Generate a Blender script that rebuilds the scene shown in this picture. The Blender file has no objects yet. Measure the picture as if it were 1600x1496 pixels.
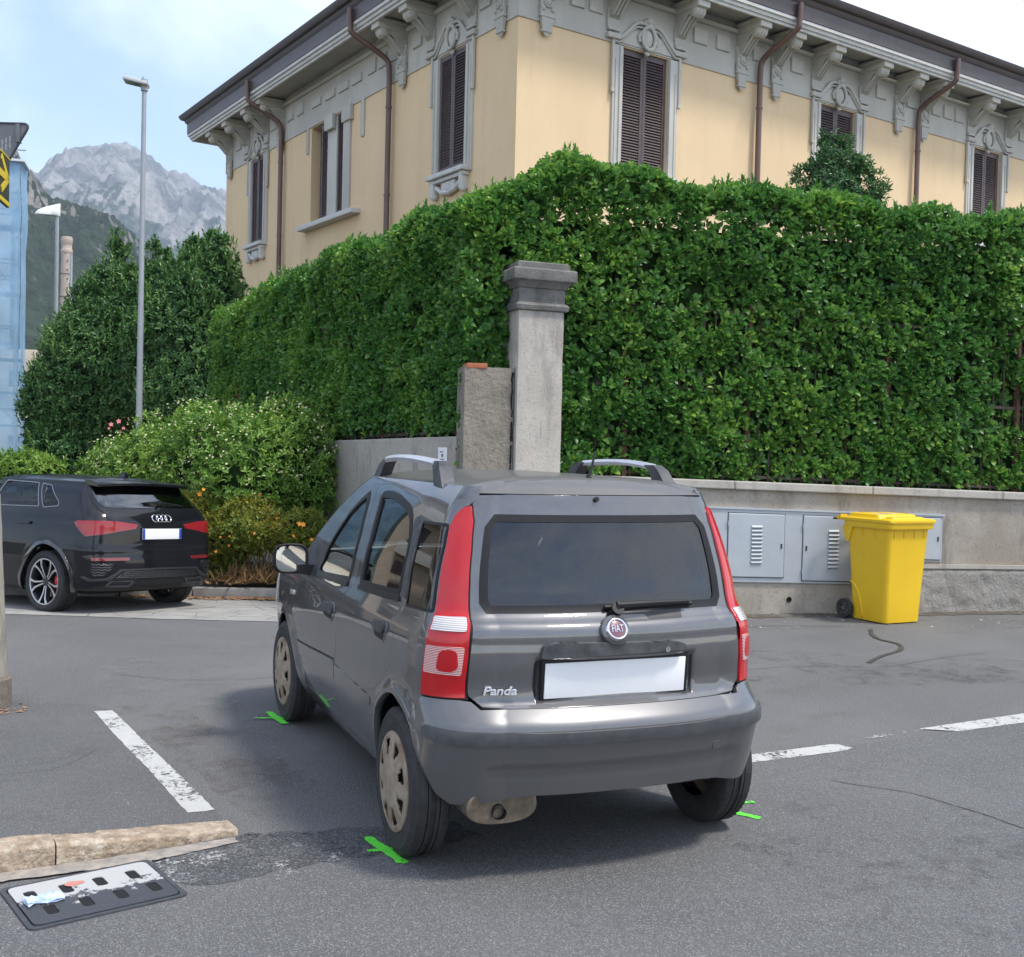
import bpy, bmesh, math, random
import numpy as np
from mathutils import Vector, Matrix, noise as mnoise
from mathutils.geometry import delaunay_2d_cdt
random.seed(7); RNG=np.random.default_rng(11)
R=math.radians
scene=bpy.context.scene; COL=scene.collection
# ---------------------------------------------------------------- camera
CAM_POS=Vector((-4.25057,2.00746,1.60209))
_r=Vector((-.37710323,-.92585765,.02409892)); _d=Vector((-.03181421,-.01305538,-.99940853)); _f=Vector((.92562466,-.37764688,-.02453221))
cam_data=bpy.data.cameras.new('camera'); cam=bpy.data.objects.new('camera',cam_data); COL.objects.link(cam)
cam.matrix_world=Matrix(((_r.x,-_d.x,-_f.x,CAM_POS.x),(_r.y,-_d.y,-_f.y,CAM_POS.y),(_r.z,-_d.z,-_f.z,CAM_POS.z),(0,0,0,1)))
cam_data.sensor_width=36; cam_data.lens=36*1759.64/1600; cam_data.clip_start=.05; cam_data.clip_end=20000
scene.camera=cam
# ---------------------------------------------------------------- sky and sun
ALP=R(-78.098)                                        # heading of the villa's street front
SUND=Vector((-math.sin(ALP)-.62*math.cos(ALP), math.cos(ALP)-.62*math.sin(ALP), -2.2)).normalized()   # travel of sunlight
SUN_EL=math.asin(-SUND.z); SUN_ROT=math.atan2(-SUND.x,-SUND.y)
world=bpy.data.worlds.new('World'); scene.world=world; world.use_nodes=True
wt=world.node_tree; wn,wl=wt.nodes,wt.links; wn.clear()
sky=wn.new('ShaderNodeTexSky'); sky.sky_type='NISHITA'; sky.sun_disc=False
sky.sun_elevation=SUN_EL; sky.sun_rotation=SUN_ROT; sky.altitude=300; sky.air_density=1.0; sky.dust_density=.7; sky.ozone_density=1.0
tc=wn.new('ShaderNodeTexCoord'); mp=wn.new('ShaderNodeMapping'); mp.inputs['Scale'].default_value=(1.3,1.3,2.4); mp.inputs['Location'].default_value=(.35,.1,.62)
wl.new(tc.outputs['Generated'],mp.inputs['Vector'])
cn=wn.new('ShaderNodeTexNoise'); cn.inputs['Scale'].default_value=1.35; cn.inputs['Detail'].default_value=7; cn.inputs['Roughness'].default_value=.58; cn.inputs['Distortion'].default_value=.3
wl.new(mp.outputs['Vector'],cn.inputs['Vector'])
cr=wn.new('ShaderNodeMapRange'); cr.inputs['From Min'].default_value=.36; cr.inputs['From Max'].default_value=.66; cr.inputs['To Max'].default_value=.80; cr.interpolation_type='SMOOTHSTEP'
wl.new(cn.outputs['Fac'],cr.inputs['Value'])
cm=wn.new('ShaderNodeMix'); cm.data_type='RGBA'; cm.inputs['B'].default_value=(6.9,7.2,7.5,1)
SKYGAIN=wn.new('ShaderNodeMix'); SKYGAIN.data_type='RGBA'; SKYGAIN.blend_type='MULTIPLY'; SKYGAIN.inputs['Factor'].default_value=1; SKYGAIN.inputs['B'].default_value=(1.26,1.15,1.14,1)
wl.new(sky.outputs['Color'],SKYGAIN.inputs['A']); wl.new(SKYGAIN.outputs['Result'],cm.inputs['A'])
wl.new(cr.outputs['Result'],cm.inputs['Factor'])
bg=wn.new('ShaderNodeBackground'); bg.inputs['Strength'].default_value=.10; wo=wn.new('ShaderNodeOutputWorld')
wl.new(cm.outputs['Result'],bg.inputs['Color']); wl.new(bg.outputs['Background'],wo.inputs['Surface'])
sd=bpy.data.lights.new('sun','SUN'); sd.energy=1.65; sd.angle=R(9); sd.color=(1,.95,.87)
sun=bpy.data.objects.new('sun',sd); COL.objects.link(sun); sun.rotation_euler=SUND.to_track_quat('-Z','Y').to_euler(); sun.location=(0,0,60)
scene.view_settings.view_transform='Standard'; scene.view_settings.look='None'; scene.view_settings.gamma=1; scene.view_settings.use_curve_mapping=False
scene.view_settings.exposure=1.46
scene.render.engine='CYCLES'; scene.cycles.use_denoising=True; scene.cycles.max_bounces=8; scene.cycles.transparent_max_bounces=24; scene.cycles.volume_bounces=0
scene.cycles.sample_clamp_indirect=6
# ---------------------------------------------------------------- materials
MATS={}
def mat(name,col=(.5,.5,.5),rough=.6,var=None,vscale=6.,bump=0.,bscale=60.,metal=0.,coat=0.,spec=.5,coord='Object',trans=0.,bdist=.01,stretch=(1,1,1)):
    """plain procedural surface: base colour mottled towards var by noise, fine relief by bump"""
    if name in MATS: return MATS[name]
    m=bpy.data.materials.new(name); m.use_nodes=True; n,l=m.node_tree.nodes,m.node_tree.links
    b=n['Principled BSDF']; b.inputs['Base Color'].default_value=(*col,1); b.inputs['Roughness'].default_value=rough; b.inputs['Metallic'].default_value=metal
    b.inputs['Coat Weight'].default_value=coat; b.inputs['Coat Roughness'].default_value=.03; b.inputs['Specular IOR Level'].default_value=spec
    tc=n.new('ShaderNodeTexCoord'); mp=n.new('ShaderNodeMapping'); mp.inputs['Scale'].default_value=stretch; l.new(tc.outputs[coord],mp.inputs['Vector'])
    if var:
        t=n.new('ShaderNodeTexNoise'); t.inputs['Scale'].default_value=vscale; t.inputs['Detail'].default_value=6; t.inputs['Roughness'].default_value=.65
        l.new(mp.outputs['Vector'],t.inputs['Vector'])
        r=n.new('ShaderNodeMapRange'); r.inputs['From Min'].default_value=.33; r.inputs['From Max'].default_value=.67; l.new(t.outputs['Fac'],r.inputs['Value'])
        x=n.new('ShaderNodeMix'); x.data_type='RGBA'; x.inputs['A'].default_value=(*col,1); x.inputs['B'].default_value=(*var,1)
        l.new(r.outputs['Result'],x.inputs['Factor']); l.new(x.outputs['Result'],b.inputs['Base Color'])
    if bump:
        t=n.new('ShaderNodeTexNoise'); t.inputs['Scale'].default_value=bscale; t.inputs['Detail'].default_value=4; l.new(mp.outputs['Vector'],t.inputs['Vector'])
        q=n.new('ShaderNodeBump'); q.inputs['Strength'].default_value=bump; q.inputs['Distance'].default_value=bdist; l.new(t.outputs['Fac'],q.inputs['Height']); l.new(q.outputs['Normal'],b.inputs['Normal'])
    MATS[name]=m; return m
def nodes(m): return m.node_tree.nodes,m.node_tree.links,m.node_tree.nodes['Principled BSDF']
def add_node(m,kind,**kw):
    x=m.node_tree.nodes.new(kind)
    for k,v in kw.items():
        if hasattr(x,k): setattr(x,k,v)
        else: x.inputs[k.replace('_',' ')].default_value=v
    return x
def mixcol(m,fac,a,b,blend='MIX'):
    x=m.node_tree.nodes.new('ShaderNodeMix'); x.data_type='RGBA'; x.blend_type=blend; l=m.node_tree.links
    for s,v in (('Factor',fac),('A',a),('B',b)):
        if isinstance(v,tuple): x.inputs[s].default_value=(*v,1)
        elif isinstance(v,(int,float)): x.inputs[s].default_value=v
        else: l.new(v,x.inputs[s])
    return x.outputs['Result']
def ramp(m,src,lo,hi,a=0.,b=1.):
    x=m.node_tree.nodes.new('ShaderNodeMapRange'); x.interpolation_type='SMOOTHSTEP'
    for k,v in (('From Min',lo),('From Max',hi),('To Min',a),('To Max',b)): x.inputs[k].default_value=v
    m.node_tree.links.new(src,x.inputs['Value']); return x.outputs['Result']
def noise(m,scale,detail=4,rough=.6,coord='Object',stretch=None,dist=0.):
    n,l,_=nodes(m); t=n.new('ShaderNodeTexNoise'); t.inputs['Scale'].default_value=scale; t.inputs['Detail'].default_value=detail; t.inputs['Roughness'].default_value=rough; t.inputs['Distortion'].default_value=dist
    c=n.new('ShaderNodeTexCoord'); src=c.outputs[coord]
    if stretch:
        mp=n.new('ShaderNodeMapping'); mp.inputs['Scale'].default_value=stretch; l.new(src,mp.inputs['Vector']); src=mp.outputs['Vector']
    l.new(src,t.inputs['Vector']); return t.outputs['Fac']
def math_node(m,op,a,b=0.):
    x=m.node_tree.nodes.new('ShaderNodeMath'); x.operation=op
    for i,v in enumerate((a,b)):
        if isinstance(v,(int,float)): x.inputs[i].default_value=v
        else: m.node_tree.links.new(v,x.inputs[i])
    return x.outputs[0]
def bumpn(m,h,strength,dist):
    q=m.node_tree.nodes.new('ShaderNodeBump'); q.inputs['Strength'].default_value=strength; q.inputs['Distance'].default_value=dist
    m.node_tree.links.new(h,q.inputs['Height']); return q.outputs['Normal']
def glass_mat(name,tint,gloss_rough=.01,fres=1.5,base=.0):
    if name in MATS: return MATS[name]
    m=bpy.data.materials.new(name); m.use_nodes=True; n,l=m.node_tree.nodes,m.node_tree.links; n.clear()
    o=n.new('ShaderNodeOutputMaterial'); tr=n.new('ShaderNodeBsdfTransparent'); tr.inputs['Color'].default_value=(*tint,1)
    gl=n.new('ShaderNodeBsdfGlossy'); gl.inputs['Roughness'].default_value=gloss_rough; gl.inputs['Color'].default_value=(1,1,1,1)
    f=n.new('ShaderNodeFresnel'); f.inputs['IOR'].default_value=fres
    mx=n.new('ShaderNodeMixShader'); l.new(f.outputs['Fac'],mx.inputs['Fac']); l.new(tr.outputs[0],mx.inputs[1]); l.new(gl.outputs[0],mx.inputs[2]); l.new(mx.outputs[0],o.inputs['Surface'])
    MATS[name]=m; return m
# ---------------------------------------------------------------- objects
def link(o,parent=None):
    COL.objects.link(o)
    if parent is not None: o.parent=parent
    return o
def tag(o,label=None,cat=None,group=None,kind=None):
    for k,v in (('label',label),('category',cat),('group',group),('kind',kind)):
        if v: o[k]=v
    return o
def thing(name,label,cat,loc=(0,0,0),rz=0.,group=None,scale=1.,rx=0.):
    o=bpy.data.objects.new(name,None); link(o); o.location=loc; o.rotation_euler=(rx,0,rz); o.scale=(scale,)*3; o.empty_display_size=.2
    return tag(o,label,cat,group)
def mesh(name,v,f,m=None,parent=None,smooth=False,angle=None,normals=None,matidx=None):
    me=bpy.data.meshes.new(name); me.from_pydata([tuple(map(float,p)) for p in v],[],[tuple(map(int,q)) for q in f])
    if m is not None:
        for q in (m if isinstance(m,(list,tuple)) else [m]): me.materials.append(q)
    if matidx is not None: me.polygons.foreach_set('material_index',np.asarray(matidx,np.int32))
    if smooth or angle: me.polygons.foreach_set('use_smooth',[True]*len(me.polygons))
    if angle: me.set_sharp_from_angle(angle=R(angle))
    me.update()
    if normals is not None: me.normals_split_custom_set_from_vertices(normals)
    return link(bpy.data.objects.new(name,me),parent)
class G:
    """collects primitives into one mesh"""
    def __init__(s): s.v=[]; s.f=[]; s.mi=[]; s.cm=0
    def add(s,v,f,M=None):
        k=len(s.v)
        s.v+=[(M@Vector(p)) if M is not None else Vector(p) for p in v]; s.f+=[tuple(i+k for i in q) for q in f]; s.mi+=[s.cm]*len(f); return s
    def box(s,c,d,rz=0.,M=None):
        x,y,z=[q/2 for q in d]
        v=[(a*x,b*y,e*z) for e in (-1,1) for b in (-1,1) for a in (-1,1)]
        T=Matrix.Translation(c)@Matrix.Rotation(rz,4,'Z')
        return s.add(v,[(0,2,3,1),(4,5,7,6),(0,1,5,4),(2,6,7,3),(0,4,6,2),(1,3,7,5)],(M@T) if M is not None else T)
    def bbox(s,c,d,b,M=None,rz=0.):
        """box with chamfered edges"""
        bm=bmesh.new(); bmesh.ops.create_cube(bm,size=1); bmesh.ops.scale(bm,vec=d,verts=bm.verts)
        bmesh.ops.bevel(bm,geom=bm.edges[:],offset=b,segments=2,affect='EDGES',profile=.6)
        T=Matrix.Translation(c)@Matrix.Rotation(rz,4,'Z'); bm.verts.index_update()
        s.add([q.co for q in bm.verts],[[q.index for q in f.verts] for f in bm.faces],(M@T) if M is not None else T); bm.free(); return s
    def loft(s,rings,cap=True,M=None,closed=True):
        n=len(rings[0]); v=[p for r in rings for p in r]; f=[]
        for i in range(len(rings)-1):
            for j in range(n if closed else n-1):
                k=(j+1)%n; f.append((i*n+j,i*n+k,(i+1)*n+k,(i+1)*n+j))
        if cap: f+=[tuple(range(n-1,-1,-1)),tuple((len(rings)-1)*n+j for j in range(n))]
        return s.add(v,f,M)
    def cyl(s,p0,p1,r0,r1=None,n=12,cap=True,M=None):
        r1=r0 if r1 is None else r1; p0,p1=Vector(p0),Vector(p1); d=(p1-p0).normalized(); a=d.orthogonal().normalized(); b=d.cross(a)
        ring=lambda p,r:[p+(a*math.cos(t)+b*math.sin(t))*r for t in [2*math.pi*i/n for i in range(n)]]
        return s.loft([ring(p0,r0),ring(p1,r1)],cap,M)
    def tube(s,pts,r,n=10,cap=True,M=None,flat=1.):
        pts=[Vector(p) for p in pts]; rr=r if isinstance(r,(list,tuple)) else [r]*len(pts); rings=[]; up=None
        for i,p in enumerate(pts):
            d=(pts[min(i+1,len(pts)-1)]-pts[max(i-1,0)]).normalized()
            a=(d.orthogonal() if up is None else up-d*up.dot(d)).normalized(); up=a; b=d.cross(a)
            rings.append([p+(a*math.cos(t)*flat+b*math.sin(t))*rr[i] for t in [2*math.pi*j/n for j in range(n)]])
        return s.loft(rings,cap,M)
    def lathe(s,prof,n=32,M=None,cap=False):
        """profile of (radius, height) turned about local Z"""
        return s.loft([[Vector((r*math.cos(t),r*math.sin(t),h)) for t in [2*math.pi*j/n for j in range(n)]] for r,h in prof],cap,M)
    def prism(s,poly,h0,h1,M=None):
        """2-D polygon in local XY extruded along local Z"""
        return s.loft([[Vector((x,y,h0)) for x,y in poly],[Vector((x,y,h1)) for x,y in poly]],True,M)
    def build(s,name,m,parent=None,smooth=False,angle=None):
        return mesh(name,s.v,s.f,m,parent,smooth,angle,matidx=s.mi if isinstance(m,(list,tuple)) else None)
def frame(o,x,y,z): return Matrix(((x[0],y[0],z[0],o[0]),(x[1],y[1],z[1],o[1]),(x[2],y[2],z[2],o[2]),(0,0,0,1)))
def copy_tree(o,parent=None):
    c=o.copy(); link(c,parent)
    for ch in list(o.children): copy_tree(ch,c)
    return c
def text_mesh(name,body,size,depth,m,parent,M,shear=0.,scale=(1,1,1),bevel=0.):
    cu=bpy.data.curves.new(name,'FONT'); cu.body=body; cu.size=size; cu.extrude=depth; cu.align_x='CENTER'; cu.align_y='CENTER'; cu.shear=shear; cu.bevel_depth=bevel; cu.resolution_u=3
    t=bpy.data.objects.new(name,cu); COL.objects.link(t); dg=bpy.context.evaluated_depsgraph_get(); dg.update()
    me=bpy.data.meshes.new_from_object(t.evaluated_get(dg)); bpy.data.objects.remove(t); me.name=name
    me.transform(M@Matrix.Diagonal((*scale,1))); me.materials.clear(); me.materials.append(m)
    return link(bpy.data.objects.new(name,me),parent)
# ---------------------------------------------------------------- skin panels on a curved body
def resample(poly,step,closed=True):
    out=[]; n=len(poly)
    for i in range(n if closed else n-1):
        a,b=np.array(poly[i],float),np.array(poly[(i+1)%n],float); k=max(1,int(math.ceil(np.linalg.norm(b-a)/step)))
        out+=[tuple(a+(b-a)*j/k) for j in range(k)]
    if not closed: out.append(tuple(poly[-1]))
    return out
def rounded(poly,r,seg=4):
    """round the corners of a polygon"""
    out=[]; n=len(poly)
    for i in range(n):
        p=np.array(poly[i],float); a=np.array(poly[i-1],float)-p; b=np.array(poly[(i+1)%n],float)-p
        la,lb=np.linalg.norm(a),np.linalg.norm(b); q=min(r,la*.45,lb*.45); A=p+a/la*q; B=p+b/lb*q
        for j in range(seg+1):
            t=j/seg; out.append(tuple((1-t)**2*A+2*t*(1-t)*p+t*t*B))
    return out
def spline(pts,n=6,closed=False):
    """Catmull-Rom through points"""
    P=[np.array(p,float) for p in pts]; m=len(P); out=[]
    for i in range(m if closed else m-1):
        g=lambda k:P[k%m] if closed else P[min(max(k,0),m-1)]
        a,b,c,d=g(i-1),g(i),g(i+1),g(i+2)
        for j in range(n):
            t=j/n; out.append(tuple(.5*((2*b)+(c-a)*t+(2*a-5*b+4*c-d)*t*t+(3*b-a-3*c+d)*t**3)))
    if not closed: out.append(tuple(P[-1]))
    return out
def inset(poly,d):
    P=np.array(poly,float); n=len(P); ar=sum(P[i][0]*P[(i+1)%n][1]-P[(i+1)%n][0]*P[i][1] for i in range(n)); s=1 if ar>0 else -1
    out=[]
    for i in range(n):
        e0=P[i]-P[i-1]; e1=P[(i+1)%n]-P[i]; n0=np.array([-e0[1],e0[0]])/max(np.linalg.norm(e0),1e-9); n1=np.array([-e1[1],e1[0]])/max(np.linalg.norm(e1),1e-9)
        b=n0+n1; L=np.linalg.norm(b); b=b/max(L,1e-6); c=max(.5,b@n0); out.append(tuple(P[i]+s*b*d/c))
    return out
def inside(P,loops):
    x,y=P[:,0],P[:,1]; r=np.zeros(len(P),bool)
    for lp in loops:
        L=np.array(lp)
        x0,y0=L[:,0],L[:,1]; x1,y1=np.roll(x0,-1),np.roll(y0,-1)
        for a,b,c,d in zip(x0,y0,x1,y1):
            if b==d: continue
            r^=((b>y)!=(d>y))&(x<(c-a)*(y-b)/(d-b)+a)
    return r
def skin(body,loops,offset=0.,lip=.014,res=.035,grid=True,back=False):
    """panel on the body: outer loop and holes in (u,z); returns verts, faces, normals"""
    loops=[resample(l,res) for l in loops]; pts=[]; edges=[]
    for l in loops:
        k=len(pts); pts+=l; edges+=[(k+i,k+(i+1)%len(l)) for i in range(len(l))]
    nb=len(pts); L=np.array(loops[0]); lo,hi=L.min(0),L.max(0)
    if grid:
        gx=np.arange(lo[0]+res*.5,hi[0],res); gz=np.arange(lo[1]+res*.5,hi[1],res)
        if len(gx) and len(gz):
            Q=np.stack(np.meshgrid(gx,gz),-1).reshape(-1,2); Q=Q[inside(Q,loops)]
            B=np.array(pts)
            if len(Q):
                dm=np.min(np.hypot(Q[:,None,0]-B[None,:,0],Q[:,None,1]-B[None,:,1]),1); Q=Q[dm>res*.45]; pts=pts+[tuple(q) for q in Q]
    r=delaunay_2d_cdt([Vector(p) for p in pts],edges,[],0,1e-6)
    V=np.array([tuple(p) for p in r[0]]); F=np.array([f for f in r[2]],int)
    cen=V[F].mean(1); F=F[inside(cen,loops)]
    P=body.P(V[:,0],V[:,1]); N=body.N(V[:,0],V[:,1])
    o=offset(V[:,0],V[:,1]) if callable(offset) else offset
    if callable(offset):
        e=3e-3; q=lambda a,b:body.P(a,b)+body.N(a,b)*offset(a,b)[:,None]
        du=q(V[:,0]+e,V[:,1])-q(V[:,0]-e,V[:,1]); dz=q(V[:,0],V[:,1]+e)-q(V[:,0],V[:,1]-e); N2=np.cross(du,dz); N2*=np.sign((N2*N).sum(-1))[:,None]
        P=P+N*o[:,None]; N=N2/np.linalg.norm(N2,axis=1,keepdims=True)
    else: P=P+N*o
    # wind the faces outward
    fn=np.cross(P[F[:,1]]-P[F[:,0]],P[F[:,2]]-P[F[:,0]]); bad=(fn*N[F[:,0]]).sum(-1)<0; F[bad]=F[bad][:,::-1]
    verts=[tuple(p) for p in P]; faces=[tuple(f) for f in F]; nor=[tuple(n) for n in N]
    if lip:
        cnt={}
        for f in faces:
            for i in range(3): cnt.setdefault(frozenset((f[i],f[(i+1)%3])),[]).append((f[i],f[(i+1)%3]))
        bd=[c[0] for c in cnt.values() if len(c)==1]; ids={}
        # the lip starts with duplicated verts whose normals face sideways
        side={}
        for a,b in bd:
            t=P[b]-P[a]; s=np.cross(t,N[a]); 
            for q in (a,b): side[q]=side.get(q,0)+s/max(np.linalg.norm(s),1e-9)
        for q in side:
            s=side[q]/max(np.linalg.norm(side[q]),1e-9); e=.0035 if lip>.006 else 0
            ids[q]=len(verts); verts.append(tuple(P[q])); nor.append(tuple(N[q]))
            verts.append(tuple(P[q]-N[q]*e*.8+s*e*.5)); nor.append(tuple((s+N[q]*.4)/np.linalg.norm(s+N[q]*.4)))
            verts.append(tuple(P[q]-N[q]*lip+s*e*.3)); nor.append(tuple(s))
        for a,b in bd:
            A,B=ids[a],ids[b]; faces+=[(B,A,A+1,B+1),(B+1,A+1,A+2,B+2)]
    return verts,faces,nor
def panel(name,body,loops,m,parent,both=False,**kw):
    v,f,n=skin(body,loops,**kw); return mesh(name,v,f,m,parent,smooth=True,normals=n)
def flipu(loops): return [[(-u,z) for u,z in l] for l in loops]
def merge(parts,name,m,parent):
    v=[];f=[];n=[]
    for a,b,c in parts:
        k=len(v); v+=a; f+=[tuple(i+k for i in q) for q in b]; n+=c
    return mesh(name,v,f,m,parent,smooth=True,normals=n)
# ---------------------------------------------------------------- car body surface
class Body:
    """Car skin as a stack of rounded plan outlines.  u = distance along the outline
    from the rear centre (left positive), z = height."""
    def __init__(s, zk, w, xr, rc, xf, rf=0.22, rear=0.60, arc=0.25, X0=-0.30, Xb=0.30, Xm=1.0, XF=2.35,
                 bow=0.05, taper=0.03, arches=(), flare=0.02, fl=(.33,.10), front_taper=0.05):
        s.zk=np.array(zk,float); s.T={}
        for k,v in dict(w=w,xr=xr,rc=rc,xf=xf).items():
            v=np.array(v,float); s.T[k]=(v,s._tan(s.zk,v))
        s.rf=rf; s.rear=rear; s.arc=arc; s.X0=X0; s.Xb=Xb; s.Xm=Xm; s.XF=XF; s.bow=bow; s.taper=taper
        s.arches=arches; s.flare=flare; s.fl=fl; s.ft=front_taper
        s.us=rear+arc; s.uo=s.us-X0            # u = x + uo on the side
    @staticmethod
    def _tan(x,v):
        d=np.diff(v)/np.diff(x); m=np.zeros_like(v); m[0]=d[0]; m[-1]=d[-1]
        for i in range(1,len(v)-1):
            if d[i-1]*d[i]<=0: m[i]=0
            else:
                w1=2*(x[i+1]-x[i])+(x[i]-x[i-1]); w2=(x[i+1]-x[i])+2*(x[i]-x[i-1])
                m[i]=(w1+w2)/(w1/d[i-1]+w2/d[i])
        return m
    def t(s,k,z):
        v,m=s.T[k]; x=s.zk; z=np.clip(z,x[0],x[-1])
        i=np.clip(np.searchsorted(x,z)-1,0,len(x)-2); h=x[i+1]-x[i]; q=(z-x[i])/h
        return ((1+2*q)*(1-q)**2*v[i]+q*(1-q)**2*h*m[i]+q*q*(3-2*q)*v[i+1]+q*q*(q-1)*h*m[i+1])
    def sidey(s,x,z,w):
        y=w-s.taper*np.clip((0.7-x)/1.2,0,2)**2-s.ft*np.clip((x-1.6)/1.2,0,2)**2
        for (ax,az) in s.arches:
            d=np.hypot(x-ax,z-az); q=np.clip((s.fl[0]+s.fl[1]-d)/s.fl[1],0,1)
            y=y+s.flare*q*q*(3-2*q)*np.clip((z-.12)/.2,0,1)
        return y
    def P(s,u,z):
        u=np.asarray(u,float); z=np.asarray(z,float); u,z=np.broadcast_arrays(u,z)
        sg=np.where(u<0,-1.,1.); a=np.abs(u)
        w=s.t('w',z); xr=s.t('xr',z); rc=s.t('rc',z); xf=s.t('xf',z)
        x0=xr+s.bow+rc
        yc=s.sidey(x0,z,w)                       # side y where the rear arc ends
        # rear
        fr=np.clip(a/s.rear,0,1); yr=fr*(yc-rc); xrr=xr+s.bow*fr**2.5
        # arc
        th=np.clip((a-s.rear)/s.arc,0,1)*np.pi/2
        ya=yc-rc+rc*np.sin(th); xa=xr+s.bow+rc*(1-np.cos(th))
        # side
        x=a-s.uo
        xe=xf-s.rf
        xs=np.where(x<s.Xb, x0+(x-s.X0)/(s.Xb-s.X0)*(s.Xb-x0), np.where(x<s.Xm,x,s.Xm+(x-s.Xm)/(s.XF-s.Xm)*(xe-s.Xm)))
        xs=np.minimum(xs,np.where(x>s.XF,xe,xs))
        ysd=s.sidey(xs,z,w)
        # front arc and front
        tf=np.clip((x-s.XF)/.35,0,1)*np.pi/2; yfc=s.sidey(xe,z,w)
        xfa=xe+s.rf*np.sin(tf); yfa=yfc-s.rf+s.rf*np.cos(tf)
        ff=np.clip((x-s.XF-.35)/.55,0,1); yff=(yfc-s.rf)*(1-ff); xff=xf+.10*(1-(1-ff)**2)
        X=np.where(a<s.rear,xrr,np.where(a<s.us,xa,np.where(x<s.XF,xs,np.where(x<s.XF+.35,xfa,xff))))
        Y=np.where(a<s.rear,yr,np.where(a<s.us,ya,np.where(x<s.XF,ysd,np.where(x<s.XF+.35,yfa,yff))))
        return np.stack([X,sg*Y,z+0*X],-1)
    def N(s,u,z):
        e=4e-3
        du=s.P(u+e,z)-s.P(u-e,z); dz=s.P(u,np.asarray(z)+e)-s.P(u,np.asarray(z)-e)
        n=np.cross(dz,du); sgn=np.sign(n[...,1]*np.where(np.asarray(u)<0,-1,1)+1e-9)
        n=-np.cross(du,dz); 
        p=s.P(u,z); out=np.stack([p[...,0]-1.0,p[...,1],0*p[...,0]+.15],-1)
        flip=np.sign((n*out).sum(-1)); n=n*flip[...,None]
        return n/np.maximum(np.linalg.norm(n,axis=-1,keepdims=True),1e-9)
    umax=property(lambda s:s.uo+s.XF+.90)

def panda_body():
    zk=[.16,.22,.28,.40,.52,.58,.645,.68,.72,.82,.90,.945,.98,1.02,1.10,1.25,1.38,1.44,1.475]
    w =[.63,.67,.700,.728,.742,.747,.750,.751,.751,.748,.739,.726,.714,.705,.692,.650,.600,.568,.540]
    xr=[-.42,-.46,-.485,-.51,-.535,-.545,-.495,-.455,-.445,-.452,-.452,-.435,-.398,-.378,-.360,-.325,-.290,-.275,-.255]
    rc=[.26,.26,.26,.26,.26,.26,.26,.25,.24,.24,.23,.22,.21,.20,.19,.17,.15,.13,.12]
    xf=[2.80,2.90,2.95,2.98,2.99,2.98,2.96,2.94,2.92,2.84,2.70,2.45,2.25,2.12,1.98,1.72,1.48,1.36,1.27]
    return Body(zk,w,xr,rc,xf,arches=((0,.29),(2.299,.29)),flare=.022,fl=(.335,.085),taper=.058)
def sedan_body():
    zk=[.18,.25,.35,.50,.60,.70,.80,.90,.98,1.03,1.07,1.13,1.19,1.27,1.335,1.385]
    w =[.80,.86,.885,.900,.905,.905,.895,.882,.865,.845,.825,.795,.760,.715,.668,.625]
    xr=[-.62,-.72,-.77,-.790,-.785,-.765,-.760,-.755,-.745,-.725,-.70,-.645,-.57,-.49,-.43,-.385]
    rc=[.30,.30,.30,.30,.30,.29,.28,.27,.26,.25,.24,.22,.20,.18,.17,.16]
    xf=[3.35,3.45,3.50,3.52,3.52,3.48,3.40,3.25,2.95,2.60,2.35,2.10,1.88,1.62,1.36,1.15]
    return Body(zk,w,xr,rc,xf,rf=.3,rear=.62,arc=.32,X0=-.38,Xb=.40,Xm=1.2,XF=2.75,bow=.06,taper=.05,arches=((0,.325),(2.636,.325)),flare=.018,fl=(.37,.09))
# ---------------------------------------------------------------- ground, road, paving
def asphalt(name,base,tone,agg,scale,bump,stain=.5,warm=(.052,.047,.043)):
    m=mat(name,base,.86); n,l,b=nodes(m)
    big=noise(m,.45,4,.6,dist=.6); mid=noise(m,2.6,5,.65,stretch=(1,.55,1)); fine=noise(m,scale,2,.55); vf=noise(m,scale*2.6,1,.5)
    c=mixcol(m,ramp(m,big,.32,.68),base,tone); c=mixcol(m,ramp(m,mid,.50,.78,0,stain),c,warm)
    c=mixcol(m,ramp(m,fine,.50,.66,0,.95),c,agg); c=mixcol(m,ramp(m,vf,.56,.42,0,.55),c,(.018,.018,.020)); l.new(c,b.inputs['Base Color'])
    h=math_node(m,'ADD',fine,math_node(m,'MULTIPLY',vf,.5)); l.new(bumpn(m,h,bump,.006),b.inputs['Normal']); return m
def sheet(name,poly,z,m,kind='structure',step=None,parent=None,zf=None):
    if step:
        P=[tuple(p) for p in resample(poly,step)]; L=np.array(P); lo,hi=L.min(0),L.max(0)
        Q=np.stack(np.meshgrid(np.arange(lo[0],hi[0],step),np.arange(lo[1],hi[1],step)),-1).reshape(-1,2); Q=Q[inside(Q,[P])]
        k=len(P); pts=P+[tuple(q) for q in Q]; r=delaunay_2d_cdt([Vector(p) for p in pts],[(i,(i+1)%k) for i in range(k)],[],0,1e-6); V=np.array([tuple(p) for p in r[0]]); F=np.array([f for f in r[2]]); F=F[inside(V[F].mean(1),[P])]
        zz=zf(V[:,0],V[:,1]) if zf else np.full(len(V),z)
        o=mesh(name,np.column_stack([V,zz]),F,m,parent,smooth=True)
    else: o=mesh(name,[(x,y,z) for x,y in poly],[tuple(range(len(poly)))],m,parent)
    if kind: o['kind']=kind
    return o
def jag(poly,a,step=.03): return [(x+random.uniform(-a,a),y+random.uniform(-a,a)) for x,y in resample(poly,step)]
M_ASPH=asphalt('junction_asphalt',(.120,.118,.116),(.165,.162,.158),(.225,.22,.215),95,.5,stain=.6,warm=(.088,.081,.074))
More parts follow.
